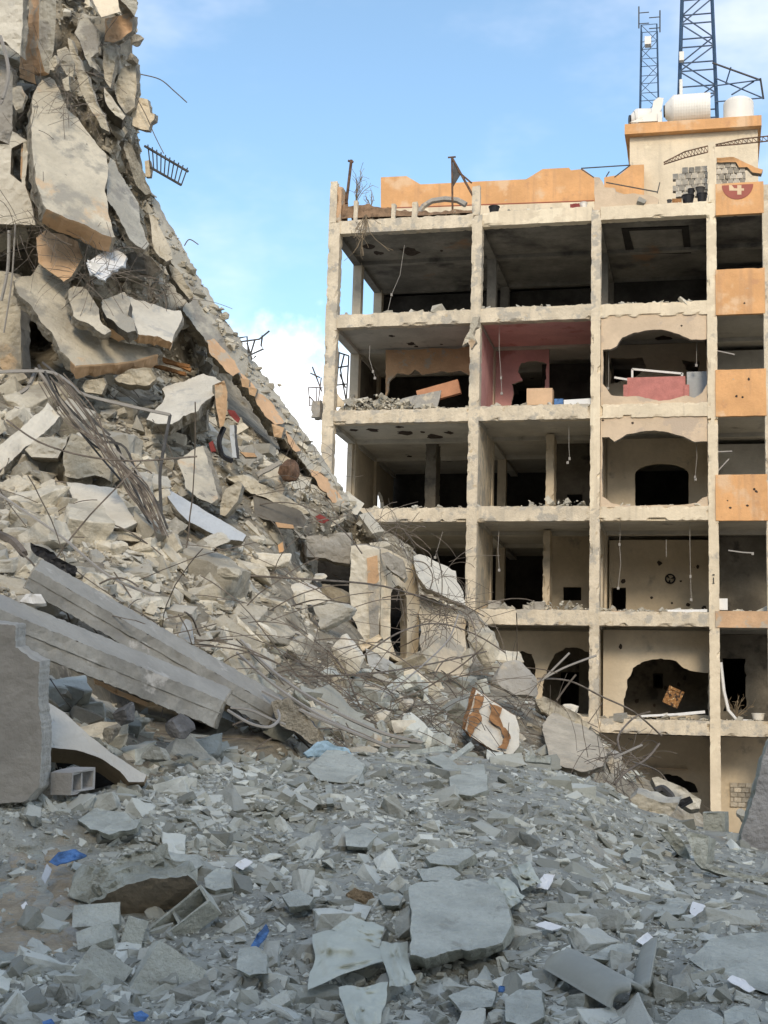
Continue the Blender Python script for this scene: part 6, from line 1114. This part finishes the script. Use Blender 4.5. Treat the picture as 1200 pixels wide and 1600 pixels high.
# end of the mound by the building
slab('gutter_piece', 'broken concrete gutter with a beige side on the slope before the building', 'concrete piece', [(984, 1248), (996, 1240), (1030, 1252), (1060, 1254), (1056, 1270), (1040, 1278), (1000, 1268)], 18.6, (4, -10, 0.4), [fslab, fslab_g], 1.6)
slab('gutter_piece', 'long tilted pale panel lying against the ground storey', 'panel', [(1018, 1216), (1028, 1214), (1070, 1232), (1096, 1250), (1094, 1264), (1080, 1266), (1050, 1246), (1026, 1232)], 20.0, (-2, 6, 0.15), [white_pl, broken], 0.9)
px_tube('tyre', 'dark hoop half hidden beside the tilted pale panel', 'hoop', [(1024, 1236, 19.6), (1036, 1232, 19.6), (1048, 1242, 19.5), (1050, 1254, 19.5)], 0.05, steel, 6)
slab('black_box', 'small black box on the tilted pale panel', 'box', [(1056, 1252), (1078, 1244), (1082, 1250), (1064, 1260)], 19.4, (1, 4, 0.15), [black], 0.5)
slab('grey_upright', 'smooth grey panel standing at the foot of the cream column', 'panel', [(1098, 1270), (1133, 1269), (1134, 1320), (1100, 1322)], 17.6, (5, -2, 0.2), [ds, ds2], 0.6)
slab('grey_upright', 'grey slab leaning in front of the smooth panel', 'concrete slab', [(1072, 1304), (1078, 1300), (1108, 1306), (1104, 1350), (1086, 1346)], nd(1090, 1345)-0.25, (10, 4, 0.2), [ds, ds2], 1.2)
slab('grey_upright', 'dark grey slab lying against the leaning one', 'concrete slab', [(1032, 1300), (1050, 1298), (1070, 1318), (1080, 1346), (1060, 1336)], nd(1060, 1338)-0.2, (3, 4, 0.2), [ds2, ds2], 1.4)
slab('rough_buttress', 'tall rough grey concrete wedge at the edge of the frame', 'concrete wedge', [(1260, 1080), (1206, 1150), (1196, 1170), (1184, 1220), (1172, 1262), (1160, 1300), (1158, 1330), (1260, 1330)], 16.4, (-6, 3, 0.5), [mat('rough_wedge', (0.31, 0.305, 0.30), 0.15, 3.0, bump=0.9), ds2], 2.4)
slab('long_plank', 'long grey plank lying past the leaning slab', 'plank', [(1086, 1346), (1100, 1348), (1150, 1364), (1210, 1374), (1210, 1380), (1150, 1374), (1096, 1356)], nd(1140, 1368)-0.2, (1, 4, 0.1), [ds, ds2], 0.8)
for i, (a, b_, c_) in enumerate((((640, 1178), (700, 1168), 10), ((700, 1190), (738, 1162), 8), ((560, 1190), (566, 1224), 8), ((820, 1184), (860, 1188), 10), ((602, 1186), (720, 1206), 8), ((512, 1224), (516, 1256), 10))): pxbox('broken_batten', ('grey batten lying along the ridge', 'grey batten leaning on the stepped plate', 'pale batten standing on the ridge', 'thick batten under the plaster chunk', 'long thin batten crossing the ridge', 'dark batten standing below the pointed plate')[i], 'batten', a, b_, c_, nd(*a)-0.1, nd(*b_)-0.15, (2, 3, 0.08), [ds, ds2], 0.8)

# ---------------------------------------------------------------- loose chunks
LAND = [(718, 1430, 'the largest flat slab'), (550, 1500, 'the crumpled tarpaulin'), (226, 1392, 'the brown hollow block'), (284, 1442, 'the slotted hollow block'), (256, 1535, 'the square edged block'), (158, 1524, 'the tilted solid block'), (935, 1550, 'the split pipe'), (1030, 1540, 'the pipe crescent'), (1150, 1500, 'the bare flat slab'), (1040, 1418, 'the long veined stone'), (1086, 1422, 'the crumpled white paper'), (705, 1340, 'the double tile'), (566, 1412, 'the brown hollow'), (404, 1470, 'the blue rag'), (104, 1338, 'the torn blue plastic'), (170, 1282, 'the step plates'), (525, 1198, 'the pointed ridge plate'), (730, 1220, 'the square ridge plate'), (820, 1565, 'the pale holed block'), (457, 1562, 'the short round pipe'), (466, 1402, 'the light square plate'), (850, 1380, 'the white cloth scrap'), (986, 1334, 'the chipped plate'), (1116, 1296, 'the smooth upright panel'), (1090, 1330, 'the leaning grey slab'), (340, 1374, 'the angular plate'), (610, 1404, 'the plate by the hollow'), (220, 1586, 'the round blue scrap'), (580, 1580, 'the folded sheet'), (1160, 1600, 'the corner stone'), (564, 1306, 'the flat middle plate'), (330, 1290, 'the small ridge hollow'), (880, 1260, 'the open slope'), (430, 1290, 'the ridge below the beam end'),
    (120, 240, 'the biggest slab'), (200, 320, 'the narrow rough slab'), (75, 40, 'the leaning column'), (185, 45, 'the orange wall piece'), (150, 540, 'the folded floor slab'), (220, 500, 'the pale upper slab'), (290, 630, 'the thick pointed slab'), (345, 500, 'the sloping slab head'), (430, 640, 'the middle orange patch'), (510, 760, 'the lowest orange patch'), (40, 690, 'the short slanting beam'), (160, 790, 'the flat white slab'), (305, 740, 'the rust stained slab'), (325, 805, 'the blue grey board'), (440, 790, 'the dark hollow'), (450, 738, 'the rusty drum'), (515, 850, 'the concrete lintel'), (570, 930, 'the cream column'), (622, 960, 'the pointed arch'), (690, 905, 'the clean white slab'), (700, 1010, 'the rough wall'), (542, 1020, 'the big white chunk'), (480, 928, 'the broad pale chunk'), (595, 1126, 'the white dome'), (770, 1130, 'the flaking panel'), (808, 1068, 'the grey round chunk'), (900, 1160, 'the plaster chunk'), (150, 1000, 'the lower beam'), (250, 980, 'the upper beam'), (300, 1070, 'the lower beam end'), (235, 1127, 'the dark stones'), (470, 1130, 'the frayed beam end'), (140, 1160, 'the plaster arch'), (290, 985, 'the grey bag'), (200, 720, 'the window profiles'), (370, 690, 'the bent metal tube'), (60, 860, 'the black tarpaulin'), (50, 936, 'the foam board'), (400, 900, 'the open heap face'), (90, 760, 'the cable over the heap')]
LAND_XY = np.array([(a[0], a[1]) for a in LAND], float)
def where_is(x, y):
    d = np.hypot(LAND_XY[:, 0]-x, LAND_XY[:, 1]-y); o = np.argsort(d); k = int(o[0]); dx, dy = x-LAND_XY[k, 0], y-LAND_XY[k, 1]
    rel = 'above' if dy < -abs(dx)*0.6 else 'below' if dy > abs(dx)*0.6 else 'beside'
    return rel+' '+LAND[k][2]+' toward '+LAND[int(o[1])][2]
USED = set()
def single(words, tail, extras):                       # the first wording that no other piece has taken
    short = tail.split(' toward ')[0]; far_ = 'toward'+tail.split(' toward')[1]
    for e, t_ in [(e, t_) for t_ in (tail, short, far_) for e in ['']+list(extras)]:
        l = ' '.join((words+' '+e+' '+t_).split())
        if l not in USED and len(l.split()) <= 16: break
    if len(l.split()) > 16: l = words+' '+short
    USED.add(l); return l
def hullmesh(pts):
    bm = bmesh.new()
    for p in pts: bm.verts.new(p)
    r = bmesh.ops.convex_hull(bm, input=bm.verts); bmesh.ops.delete(bm, geom=list({g for g in r['geom_interior'] if isinstance(g, bmesh.types.BMVert)}), context='VERTS')
    bm.verts.index_update(); V = np.array([v.co[:] for v in bm.verts]); F = [tuple(v.index for v in f.verts) for f in bm.faces]; bm.free()
    return V, F
LIB = []
for k in range(16):                                   # shards
    LIB.append(('shard', hullmesh((lambda q: np.sign(q)*np.abs(q)**0.45)(RNG.uniform(-1, 1, (RNG.integers(10, 16), 3)))*np.array([1, RNG.uniform(.5, .9), RNG.uniform(.25, .55)]))))
for k in range(14):                                   # plates
    n = RNG.integers(4, 8); a = np.sort(RNG.uniform(0, 2*math.pi, n)+0) if False else np.linspace(0, 2*math.pi, n, endpoint=False)+RNG.uniform(-.35, .35, n); r = RNG.uniform(.6, 1, n); t = RNG.uniform(.07, .2); el = RNG.uniform(.5, 1)
    LIB.append(('plate', hullmesh(np.r_[np.c_[r*np.cos(a), r*np.sin(a)*el, np.full(n, t)], np.c_[r*np.cos(a)*RNG.uniform(.9, 1.08, n), r*np.sin(a)*el*RNG.uniform(.9, 1.08, n), np.full(n, -t)]])))
for k in range(10):                                   # broken blocks
    c = np.array([(x, y*RNG.uniform(.5, .8), z*RNG.uniform(.4, .6)) for x in (-1, 1) for y in (-1, 1) for z in (-1, 1)])+RNG.uniform(-.1, .1, (8, 3)); c = np.r_[np.delete(c, RNG.integers(8), 0), c[4:6]*0.6]
    LIB.append(('block', hullmesh(c)))
def detail(V, F, seed, cuts=2):
    bm = bmesh.new(); vs = [bm.verts.new(p) for p in V]
    for f in F: bm.faces.new([vs[i] for i in f])
    bmesh.ops.dissolve_limit(bm, angle_limit=0.05, verts=bm.verts, edges=bm.edges)
    if cuts > 1: bmesh.ops.bevel(bm, geom=list(bm.edges), offset=0.035, segments=1, affect='EDGES', clamp_overlap=True)
    bmesh.ops.triangulate(bm, faces=bm.faces)
    bmesh.ops.subdivide_edges(bm, edges=bm.edges, cuts=cuts, use_grid_fill=True)
    bm.verts.index_update(); V = np.array([v.co[:] for v in bm.verts]); F = [tuple(v.index for v in f.verts) for f in bm.faces]; bm.free()
    V = V+(0.095 if cuts > 1 else 0.08)*np.c_[fbm(V*2.4+seed, 4, seed), fbm(V*2.4+9, 4, seed), fbm(V*2.4+19, 4, seed)]*np.array([1, 1, 0.7])
    return V, F
DET = [detail(V, F, 300+i, 3) for i, (_, (V, F)) in enumerate(LIB)]
MID = [detail(V, F, 700+i, 1) for i, (_, (V, F)) in enumerate(LIB)]
KINDS = {k: [i for i, l in enumerate(LIB) if l[0] == k] for k in ('shard', 'plate', 'block')}
def scatter(px, py, depth, smin, smax, alpha, wts, seed, keep_small=0.0):
    r = np.random.default_rng(seed); n = len(px); s = smin*(1-r.random(n)*(1-(smin/smax)**alpha))**(-1/alpha)
    ok = np.ones(n, bool)
    for e in EXCL: ok &= ~(inside(e, px, py))
    px, py, s = px[ok], py[ok], s[ok]; n = len(px)
    d = depth(px, py); p = Pn(px, py, d); e = 4.0
    du = Pn(px+e, py, depth(px+e, py))-Pn(px-e, py, depth(px-e, py)); dv = Pn(px, py-e, depth(px, py-e))-Pn(px, py+e, depth(px, py+e)); nr = np.cross(du, dv); nr /= np.linalg.norm(nr, axis=1)[:, None]
    nr = np.where(((nr*(p-EYE)).sum(1) > 0)[:, None], -nr, nr); nr = nr*0.55+np.array([0, 0, 0.6])+r.normal(0, 0.42, (n, 3)); nr /= np.linalg.norm(nr, axis=1)[:, None]
    a = np.cross(nr, r.normal(0, 1, (n, 3))); a /= np.linalg.norm(a, axis=1)[:, None]; b_ = np.cross(nr, a)
    kind = r.choice(3, n, p=wts); ids = np.array([r.choice(KINDS[('shard', 'plate', 'block')[k]]) for k in kind])
    sc = s[:, None]*np.c_[r.uniform(.8, 1.3, n), r.uniform(.7, 1.1, n), r.uniform(.8, 1.3, n)]
    p = p+nr*(s*-0.06)[:, None]
    return dict(p=p, M=np.stack([a, b_, nr], 1), sc=sc, id=ids, s=s, pix=s/d*FPX, px=px, py=py, n=n)
def stuff_mesh(name, D, sel, m_, **kw):
    vs, lo, st, tot, ti = [], [], [], [], []; off = 0; r = np.random.default_rng(5)
    pix = D.get('pix', np.zeros(D['n']))
    for i, fine in [(a_, b2) for a_ in range(len(LIB)) for b2 in (0, 1)]:
        w_ = np.where(sel & (D['id'] == i) & ((pix > 5.5) == bool(fine)))[0]
        if not len(w_): continue
        V, F = MID[i] if fine else LIB[i][1]; F = np.array(F); T = np.einsum('nvk,nkj->nvj', V[None]*D['sc'][w_][:, None, :], D['M'][w_])+D['p'][w_][:, None, :]
        k = len(V); vs.append(T.reshape(-1, 3)); idx = F[None]+(np.arange(len(w_))*k)[:, None, None]+off; lo.append(idx.reshape(-1)); off += k*len(w_); ti.append(np.repeat(r.random(len(w_)), k))
    vs = np.concatenate(vs); lo = np.concatenate(lo); nf = len(lo)//3
    me = bpy.data.meshes.new(name); me.vertices.add(len(vs)); me.vertices.foreach_set('co', vs.ravel().astype(np.float32)); me.loops.add(len(lo)); me.loops.foreach_set('vertex_index', lo.astype(np.int32))
    me.polygons.add(nf); me.polygons.foreach_set('loop_start', (np.arange(nf)*3).astype(np.int32)); me.polygons.foreach_set('loop_total', np.full(nf, 3, np.int32))
    at = me.attributes.new('tint', 'FLOAT', 'POINT'); at.data.foreach_set('value', np.concatenate(ti).astype(np.float32)); me.materials.append(m_); me.polygons.foreach_set('use_smooth', np.zeros(nf, bool)); me.update(calc_edges=True); me.validate()
    o = link(name, me); setp(o, kind='stuff', **kw); return o
_dm = {}
def chunk_objects(D, idx, m_, labeler, group):
    for i in idx:
        key = (int(D['id'][i]), m_.name)
        if key not in _dm: _dm[key] = mesh_from('concrete_chunk', *DET[key[0]], m_)
        nm = {'shard': 'concrete_shard', 'plate': 'concrete_plate', 'block': 'broken_block'}[LIB[key[0]][0]]
        o = link(nm, _dm[key]); M = D['M'][i]*D['sc'][i][:, None]
        o.matrix_world = Matrix(((M[0][0], M[1][0], M[2][0], D['p'][i][0]), (M[0][1], M[1][1], M[2][1], D['p'][i][1]), (M[0][2], M[1][2], M[2][2], D['p'][i][2]), (0, 0, 0, 1)))
        setp(o, label=labeler(D, i, nm), cat='concrete chunk', group=group)
rr_ = np.random.default_rng(99)
# near mound
n = 60000
px = rr_.uniform(-160, 1360, n); py = np.interp(px, RIDGE_X, RIDGE_Y)+2+(1700-np.interp(px, RIDGE_X, RIDGE_Y))*rr_.random(n)**1.25
earth = fbm(np.c_[px*0.006, py*0.008, px*0], 3, 44)
dusty = fbm(np.c_[px*0.011, py*0.02, px*0], 3, 91) < -0.22
keep = ~(dusty & (rr_.random(n) < 0.6)) & ~((px < 170) & (py > 1280) & (py < 1510) & (rr_.random(n) < 0.82)) & ~((px > 1090) & (py > 1380) & (py < 1580) & (rr_.random(n) < 0.55))
DN = scatter(px[keep], py[keep], near_depth, 0.011, 0.16, 1.35, [0.40, 0.44, 0.16], 12)
vis = (DN['px'] > -10) & (DN['px'] < 1210) & (DN['py'] < 1620)
order = np.argsort(-np.where(vis, DN['pix'], 0))
big = order[:290]; sel = np.ones(DN['n'], bool); sel[big] = False
def lab_near(D, i, nm):
    w = {'concrete_shard': 'jagged grey chunk', 'concrete_plate': 'thin grey plate fragment', 'broken_block': 'blocky grey fragment'}[nm]; x, y = D['px'][i], D['py'][i]
    r_ = max(D['sc'][i])/min(D['sc'][i]); where = where_is(x, y)
    up_ = D['M'][i][2][2]; ex_ = (['lying flat', 'flat'] if up_ > 0.85 else ['tipped on edge', 'upright'] if up_ < 0.45 else ['lying aslant', 'slanting'])+['chipped', 'dusty']
    return single(f"{'big' if D['s'][i] > 0.12 else 'medium' if D['s'][i] > 0.10 else 'small'} {w}", where, ex_)
chunk_objects(DN, big, g_chunk_o, lab_near, 'loose fragments on the near mound')
stuff_mesh('rubble_fragments', DN, sel, g_chunk, label='countless small dust covered fragments strewn over the mound', cat='rubble')
# heap
n = 30000
py = rr_.uniform(-20, 1215, n); py = np.where((py < 560) & (rr_.random(n) < 0.62), rr_.uniform(600, 1215, n), py); px = -120+(sil(py)+2+120)*rr_.random(n)
px = np.minimum(px, sil(py)+3)
hol = fbm(np.c_[px*0.014, py*0.017, px*0], 3, 61); kp = ~((hol < -0.18) & (rr_.random(n) < 0.8)); px, py = px[kp], py[kp]
DF = scatter(px, py, far_depth, 0.024, 0.34, 1.35, [0.52, 0.26, 0.22], 13)
n2 = 520; py2 = rr_.uniform(600, 1170, n2); py2 = np.where(rr_.random(n2) < 0.16, rr_.uniform(20, 600, n2), py2); px2 = -60+(sil(py2)-14+60)*rr_.random(n2); hol2 = fbm(np.c_[px2*0.014, py2*0.017, px2*0], 3, 61); k2 = hol2 > -0.15; px2, py2 = px2[k2], py2[k2]
DL = scatter(px2, py2, far_depth, 0.20, 0.52, 1.9, [0.30, 0.40, 0.30], 14); DL['p'] = DL['p']+DL['M'][:, 2]*(DL['s']*0.22)[:, None]
for k_ in ('p', 'M', 'sc', 'id', 's', 'pix', 'px', 'py'): DF[k_] = np.concatenate([DF[k_], DL[k_]])
DF['n'] += DL['n']; DF['p'] = DF['p']-FW*0.05
vis = (DF['px'] > -5) & (DF['px'] < 1200)
order = np.argsort(-np.where(vis, DF['pix'], 0)); big = order[:300]; sel = np.ones(DF['n'], bool); sel[big] = False
def lab_far(D, i, nm):
    w = {'concrete_shard': 'pale broken chunk', 'concrete_plate': 'flat pale slab fragment', 'broken_block': 'blocky pale fragment'}[nm]; w = w.replace('pale', 'grey') if grey_low[i] else w; x, y = D['px'][i], D['py'][i]
    where = where_is(x, y)
    up_ = D['M'][i][2][2]; ex_ = (['lying flat', 'flat'] if up_ > 0.85 else ['tipped on edge', 'upright'] if up_ < 0.45 else ['lying aslant', 'slanting'])+['chipped', 'dusty']
    return single(f"{'big' if D['s'][i] > 0.34 else 'medium' if D['s'][i] > 0.27 else 'small'} {w}", where, ex_)
grey_low = rr_.random(DF['n']) < np.clip((DF['py']-1000+0.12*(DF['px']-300))/170, 0, 0.85)*0.95
chunk_objects(DF, [i for i in big if not grey_low[i]], b_chunk_o, lab_far, 'loose fragments on the heap')
chunk_objects(DF, [i for i in big if grey_low[i]], g_chunk_o, lab_far, 'loose fragments on the heap')
stuff_mesh('heap_fragments', DF, sel & ~grey_low, b_chunk, label='countless pale fragments covering the heap', cat='rubble')
stuff_mesh('heap_fragments', DF, sel & grey_low, g_chunk, label='countless grey dusted fragments at the foot of the heap', cat='rubble')
# crumbs along the upper edge of the sloping slab
te = rr_.random(150); ex = np.interp(te, np.linspace(0, 1, len(long_pts[:15])), [p[0] for p in long_pts[:15]])+rr_.normal(-10, 5, 150); ey = np.interp(te, np.linspace(0, 1, len(long_pts[:15])), [p[1] for p in long_pts[:15]])+rr_.normal(5, 4, 150)
EX0 = list(EXCL); EXCL.clear(); DE = scatter(ex, ey, lambda a_, b2: inv_plane(la)(a_, b2)-0.05, 0.03, 0.15, 1.4, [0.5, 0.2, 0.3], 15); EXCL.extend(EX0)
stuff_mesh('edge_crumbs', DE, np.ones(DE['n'], bool), b_chunk, label='broken crumbs clinging along the long sloping slab', cat='rubble')
# debris on the torn floors and along the roof edge
fp_, fs_ = [], []
for k, n in ((0, 420), (1, 620), (2, 420), (3, 1000), (4, 700), (5, 260)):
    for i in range(n):
        x = random.uniform(-11.6, 1.4); 
        if k == 3 and random.random() < 0.5: x = random.uniform(-11.6, -8.2)
        y = random.uniform(0.02, 0.25)+abs(random.gauss(0, 0.45)); h = 0.0
        if k == 3 and x < -8.5: h = 0.55*max(0, 1-abs(x+10.4)/2.0)*random.random()
        if k in (1, 2) and -5.6 < x < -3.7: h = 0.22*random.random()
        fp_.append((x, y, zt(k)+0.03+h)); fs_.append(min(0.026*(1-random.random()*0.97)**(-0.62), 0.18))
fp_ = np.array(fp_); fs_ = np.array(fs_); n = len(fp_); nr = RNG.normal(0, .5, (n, 3))+np.array([0, 0, 1]); nr /= np.linalg.norm(nr, axis=1)[:, None]; a = np.cross(nr, RNG.normal(0, 1, (n, 3))); a /= np.linalg.norm(a, axis=1)[:, None]
DB = dict(p=fp_, M=np.stack([a, np.cross(nr, a), nr], 1), sc=fs_[:, None]*RNG.uniform(.8, 1.3, (n, 3)), id=RNG.integers(0, len(LIB), n), n=n)
stuff_mesh('floor_debris', DB, np.ones(n, bool), b_chunk, label='broken plaster littering the torn floor edges of the building', cat='debris')

slab('hanging_plaster', 'torn strip of plaster dangling from the column between the two upper bays', 'plaster', [(738, 496), (748, 494), (746, 508), (738, 522), (744, 534), (736, 546), (730, 534), (722, 540), (726, 528), (734, 516)], 42.4, (2, 2, 0.08), [b_chunk_o, broken], 1.6, excl=False)
# ---------------------------------------------------------------- reinforcing bars and wires
def bar_path(p0, d, L, curl, sag, n=9):
    pts = [np.array(p0)]; d = np.array(d, float); d /= np.linalg.norm(d); ax = RNG.normal(0, 1, 3); ax /= np.linalg.norm(ax)
    for k in range(n):
        d = d+np.cross(ax, d)*curl/n+np.array([0, 0, -sag/n])+RNG.normal(0, 0.05, 3); d /= np.linalg.norm(d); pts.append(pts[-1]+d*L/n)
    return pts
ZN = [((380, 600, 930, 1160), 64, 0.5, 1.1), ((600, 760, 1050, 1160), 26, 0.5, 0.9), ((40, 440, 780, 1060), 70, 0.5, 1.15), ((656, 770, 940, 1080), 24, 0.9, 0.6), ((850, 1000, 1060, 1240), 24, 0.6, 0.8), ((0, 300, 380, 760), 44, 0.9, 0.6), ((60, 180, 60, 380), 24, 1.5, 0.4), ((360, 500, 690, 860), 14, 0.5, 0.6), ((595, 660, 870, 1040), 5, 0.6, 0.7)]
for (x0, x1, y0, y1), n, sag, kl in ZN:
    for i in range(n):
        y = random.uniform(y0, y1); x = min(random.uniform(x0, x1), float(sil(y))-12); d = fd(x, y)-random.uniform(0.15, 0.7) if not (600 < x < 760 and y < 1090) else random.uniform(25.0, 26.6)
        dr = RT*random.gauss(-0.1, 1)+UP*random.gauss(0.0, 0.4)-FW*abs(random.gauss(0.1, 0.3))
        L = random.uniform(0.5, 2.4)*d/24*kl; cu = random.uniform(-1.0, 1.0); pts = bar_path(P(x, y, d), dr, L, cu, sag)
        for _ in range(12):                            # bars stay over the heap instead of reaching into the open sky
            q_ = [(600+FPX*((p-EYE)@RT)/((p-EYE)@FW), 800-FPX*((p-EYE)@UP)/((p-EYE)@FW)) for p in pts]
            if y > 820 or all(a_ < sil(b2)-2 for a_, b2 in q_): break
            dr = -RT*abs(random.gauss(0, 1))+UP*random.gauss(-0.4, 0.4)-FW*0.1; pts = bar_path(P(x, y, d), dr, L*0.6, cu*0.5, sag)
        r = random.choice((0.007, 0.009, 0.012))
        w_ = ('short' if L < 0.7 else 'long' if L > 1.5 else 'middling')+(' thick' if r > 0.01 else ' thin')+(' curled' if abs(cu) > 0.6 else ' bent')
        v, f = tube(pts, r, 4); put('rebar', v, f, rebar_m, None, label=single(w_+' rebar', where_is(x, y), ('rusty', 'bare', 'free', 'stray')), cat='rebar', group='loose rebar in the heap')
# distinct bars one can follow
for lab, pts, r in (('long thin rod lying level across the bent window profiles', [(10, 656, 20), (60, 690, 19.8), (130, 712, 19.8), (210, 720, 19.8), (308, 713, 20)], 0.014), ('long rod running level in front of the pointed arch', [(360, 898, 21), (480, 905, 21), (600, 916, 23), (700, 948, 25)], 0.016), ('rod rising across the big white chunk', [(440, 1056, 19.5), (560, 1054, 20), (660, 1040, 22), (760, 1018, 24)], 0.014), ('bowed rod dropping in front of the big white chunk', [(512, 1016, 20.8), (540, 1050, 20.4), (552, 1080, 20), (566, 1112, 19.6)], 0.014),
    ('pale bar pointing up at the middle of the rebar fan', [(846, 1064, 25), (870, 1040, 25), (890, 1020, 25)], 0.02), ('longest pale bar of the rebar fan', [(840, 1066, 25), (880, 1044, 25), (932, 1024, 25)], 0.02), ('curved bar of the rebar fan sweeping out to the cream column', [(840, 1060, 25), (890, 1064, 25.4), (940, 1088, 26), (990, 1112, 26.5), (1034, 1150, 27)], 0.018), ('upright bar beside the rebar fan', [(870, 1094, 25), (884, 1074, 25), (900, 1054, 25)], 0.018), ('bar looping from the slope toward the gutter piece', [(1030, 1162, 21), (1010, 1186, 20.6), (978, 1206, 20.2), (960, 1226, 20)], 0.018), ('short pale bar end over the bluish chunk', [(960, 1184, 20), (990, 1170, 20), (1004, 1164, 20)], 0.018), ('bar arching above the ground storey opening', [(970, 1176, 21), (966, 1150, 21.4), (990, 1122, 22), (1016, 1112, 22)], 0.016),
    ('thin bar crossing from the slope to the column foot', [(988, 1190, 20), (1030, 1206, 21), (1060, 1246, 21), (1092, 1256, 22)], 0.012), ('upper cable of the cable run below the big white chunk', [(376, 1000, 18.5), (440, 1060, 17.8), (520, 1110, 17), (600, 1146, 17), (660, 1160, 17)], 0.022), ('middle cable of the cable run below the big white chunk', [(370, 1020, 18), (430, 1072, 17.4), (500, 1118, 16.8), (590, 1160, 16.6), (640, 1166, 16.6)], 0.02), ('lowest cable of the cable run below the big white chunk', [(410, 1080, 17), (470, 1110, 16.6), (540, 1140, 16.4), (610, 1168, 16.4)], 0.02), ('grey loop of cable at the end of the lower beam', [(356, 1110, 14.8), (390, 1130, 14.6), (420, 1136, 14.6), (436, 1124, 14.8), (434, 1110, 15)], 0.016), ('second loop of cable at the end of the lower beam', [(360, 1106, 14.8), (392, 1110, 14.8), (424, 1124, 14.8), (446, 1132, 14.8)], 0.014),
    ('thin rod sticking far out into the sky near the top', [(220, 116, 29.4), (250, 124, 29.4), (272, 142, 29.3), (292, 160, 29.2)], 0.012), ('wire from the jutting wall piece to the railing', [(212, 150, 29.4), (228, 180, 29.4), (242, 212, 29.4), (256, 240, 29.4)], 0.01), ('hooked wire on the slope against the sky', [(288, 384, 30), (296, 374, 30), (310, 382, 30)], 0.012), ('black cable bowing down the edge of the white wall piece', [(0, 56, 26.4), (10, 90, 26.4), (13, 120, 26.4), (6, 150, 26.4), (0, 162, 26.4)], 0.035), ('twin pale cables hanging beside the frame edge', [(14, 360, 26), (12, 420, 26), (2, 470, 26)], 0.03), ('thin cable hanging beside the shaded tan wall', [(24, 350, 26), (18, 440, 26), (6, 520, 26)], 0.016), ('cable looping across the heap under the flat white slab', [(-5, 770, 19), (40, 800, 18.6), (100, 842, 18.2), (170, 900, 17.6), (240, 930, 17.4)], 0.018),
    ('dark pipe end resting above the head of the upper beam', [(-10, 832, 16.6), (20, 846, 16.4), (38, 866, 16.2)], 0.05), ('long wire bowing over the foot of the pointed arch', [(560, 1030, 22), (620, 990, 23), (680, 974, 24), (740, 990, 25), (790, 1020, 25)], 0.014), ('long wire rising from the cable run to the rough wall', [(600, 1090, 20), (660, 1040, 22), (700, 1000, 24), (716, 960, 25.4)], 0.014), ('wire curling over the clean white slab', [(640, 876, 25.6), (664, 880, 25.6), (676, 900, 25.6), (672, 920, 25.6)], 0.012), ('wire loop on the ridge of the remnant', [(600, 834, 26), (624, 824, 26), (650, 850, 26), (672, 866, 26), (674, 886, 26)], 0.012)):
    px_tube('rebar', lab, 'rebar', pts, r, wire_m if 'pale' in lab or 'cable' in lab else rebar_m, 5)
# fine wire and root tangles: nobody could count them
mb = MB()
for (cx0, cy0, d0, sx, sy, n) in ((700, 960, 26.0, 30, 20, 60), (610, 830, 26.4, 26, 12, 36), (640, 1120, 19.5, 60, 18, 110), (150, 430, 25.2, 20, 14, 50), (480, 1060, 19.6, 50, 26, 90), (46, 360, 26.0, 22, 26, 50), (800, 1110, 24.0, 30, 20, 60), (960, 1200, 21.0, 30, 20, 50), (470, 740, 26.5, 30, 20, 30), (95, 150, 27.0, 32, 50, 60), (225, 470, 27.0, 24, 28, 50), (650, 905, 26.0, 40, 14, 40)):
    for i in range(n):
        p0 = P(cx0+random.gauss(0, sx), cy0+random.gauss(0, sy), d0+random.uniform(-.3, .3)); mb.tube(bar_path(p0, RT*random.gauss(0, 1)+UP*random.gauss(0, .7)+FW*random.gauss(0, .3), random.uniform(.3, 1.2), random.uniform(-1.8, 1.8), 0.6, 6), random.choice((.004, .006)), 3)
mb.put('wire_tangle', rebar_m, None, label='fine tangles of binding wire and roots caught in the heap', cat='wire', kind='stuff')
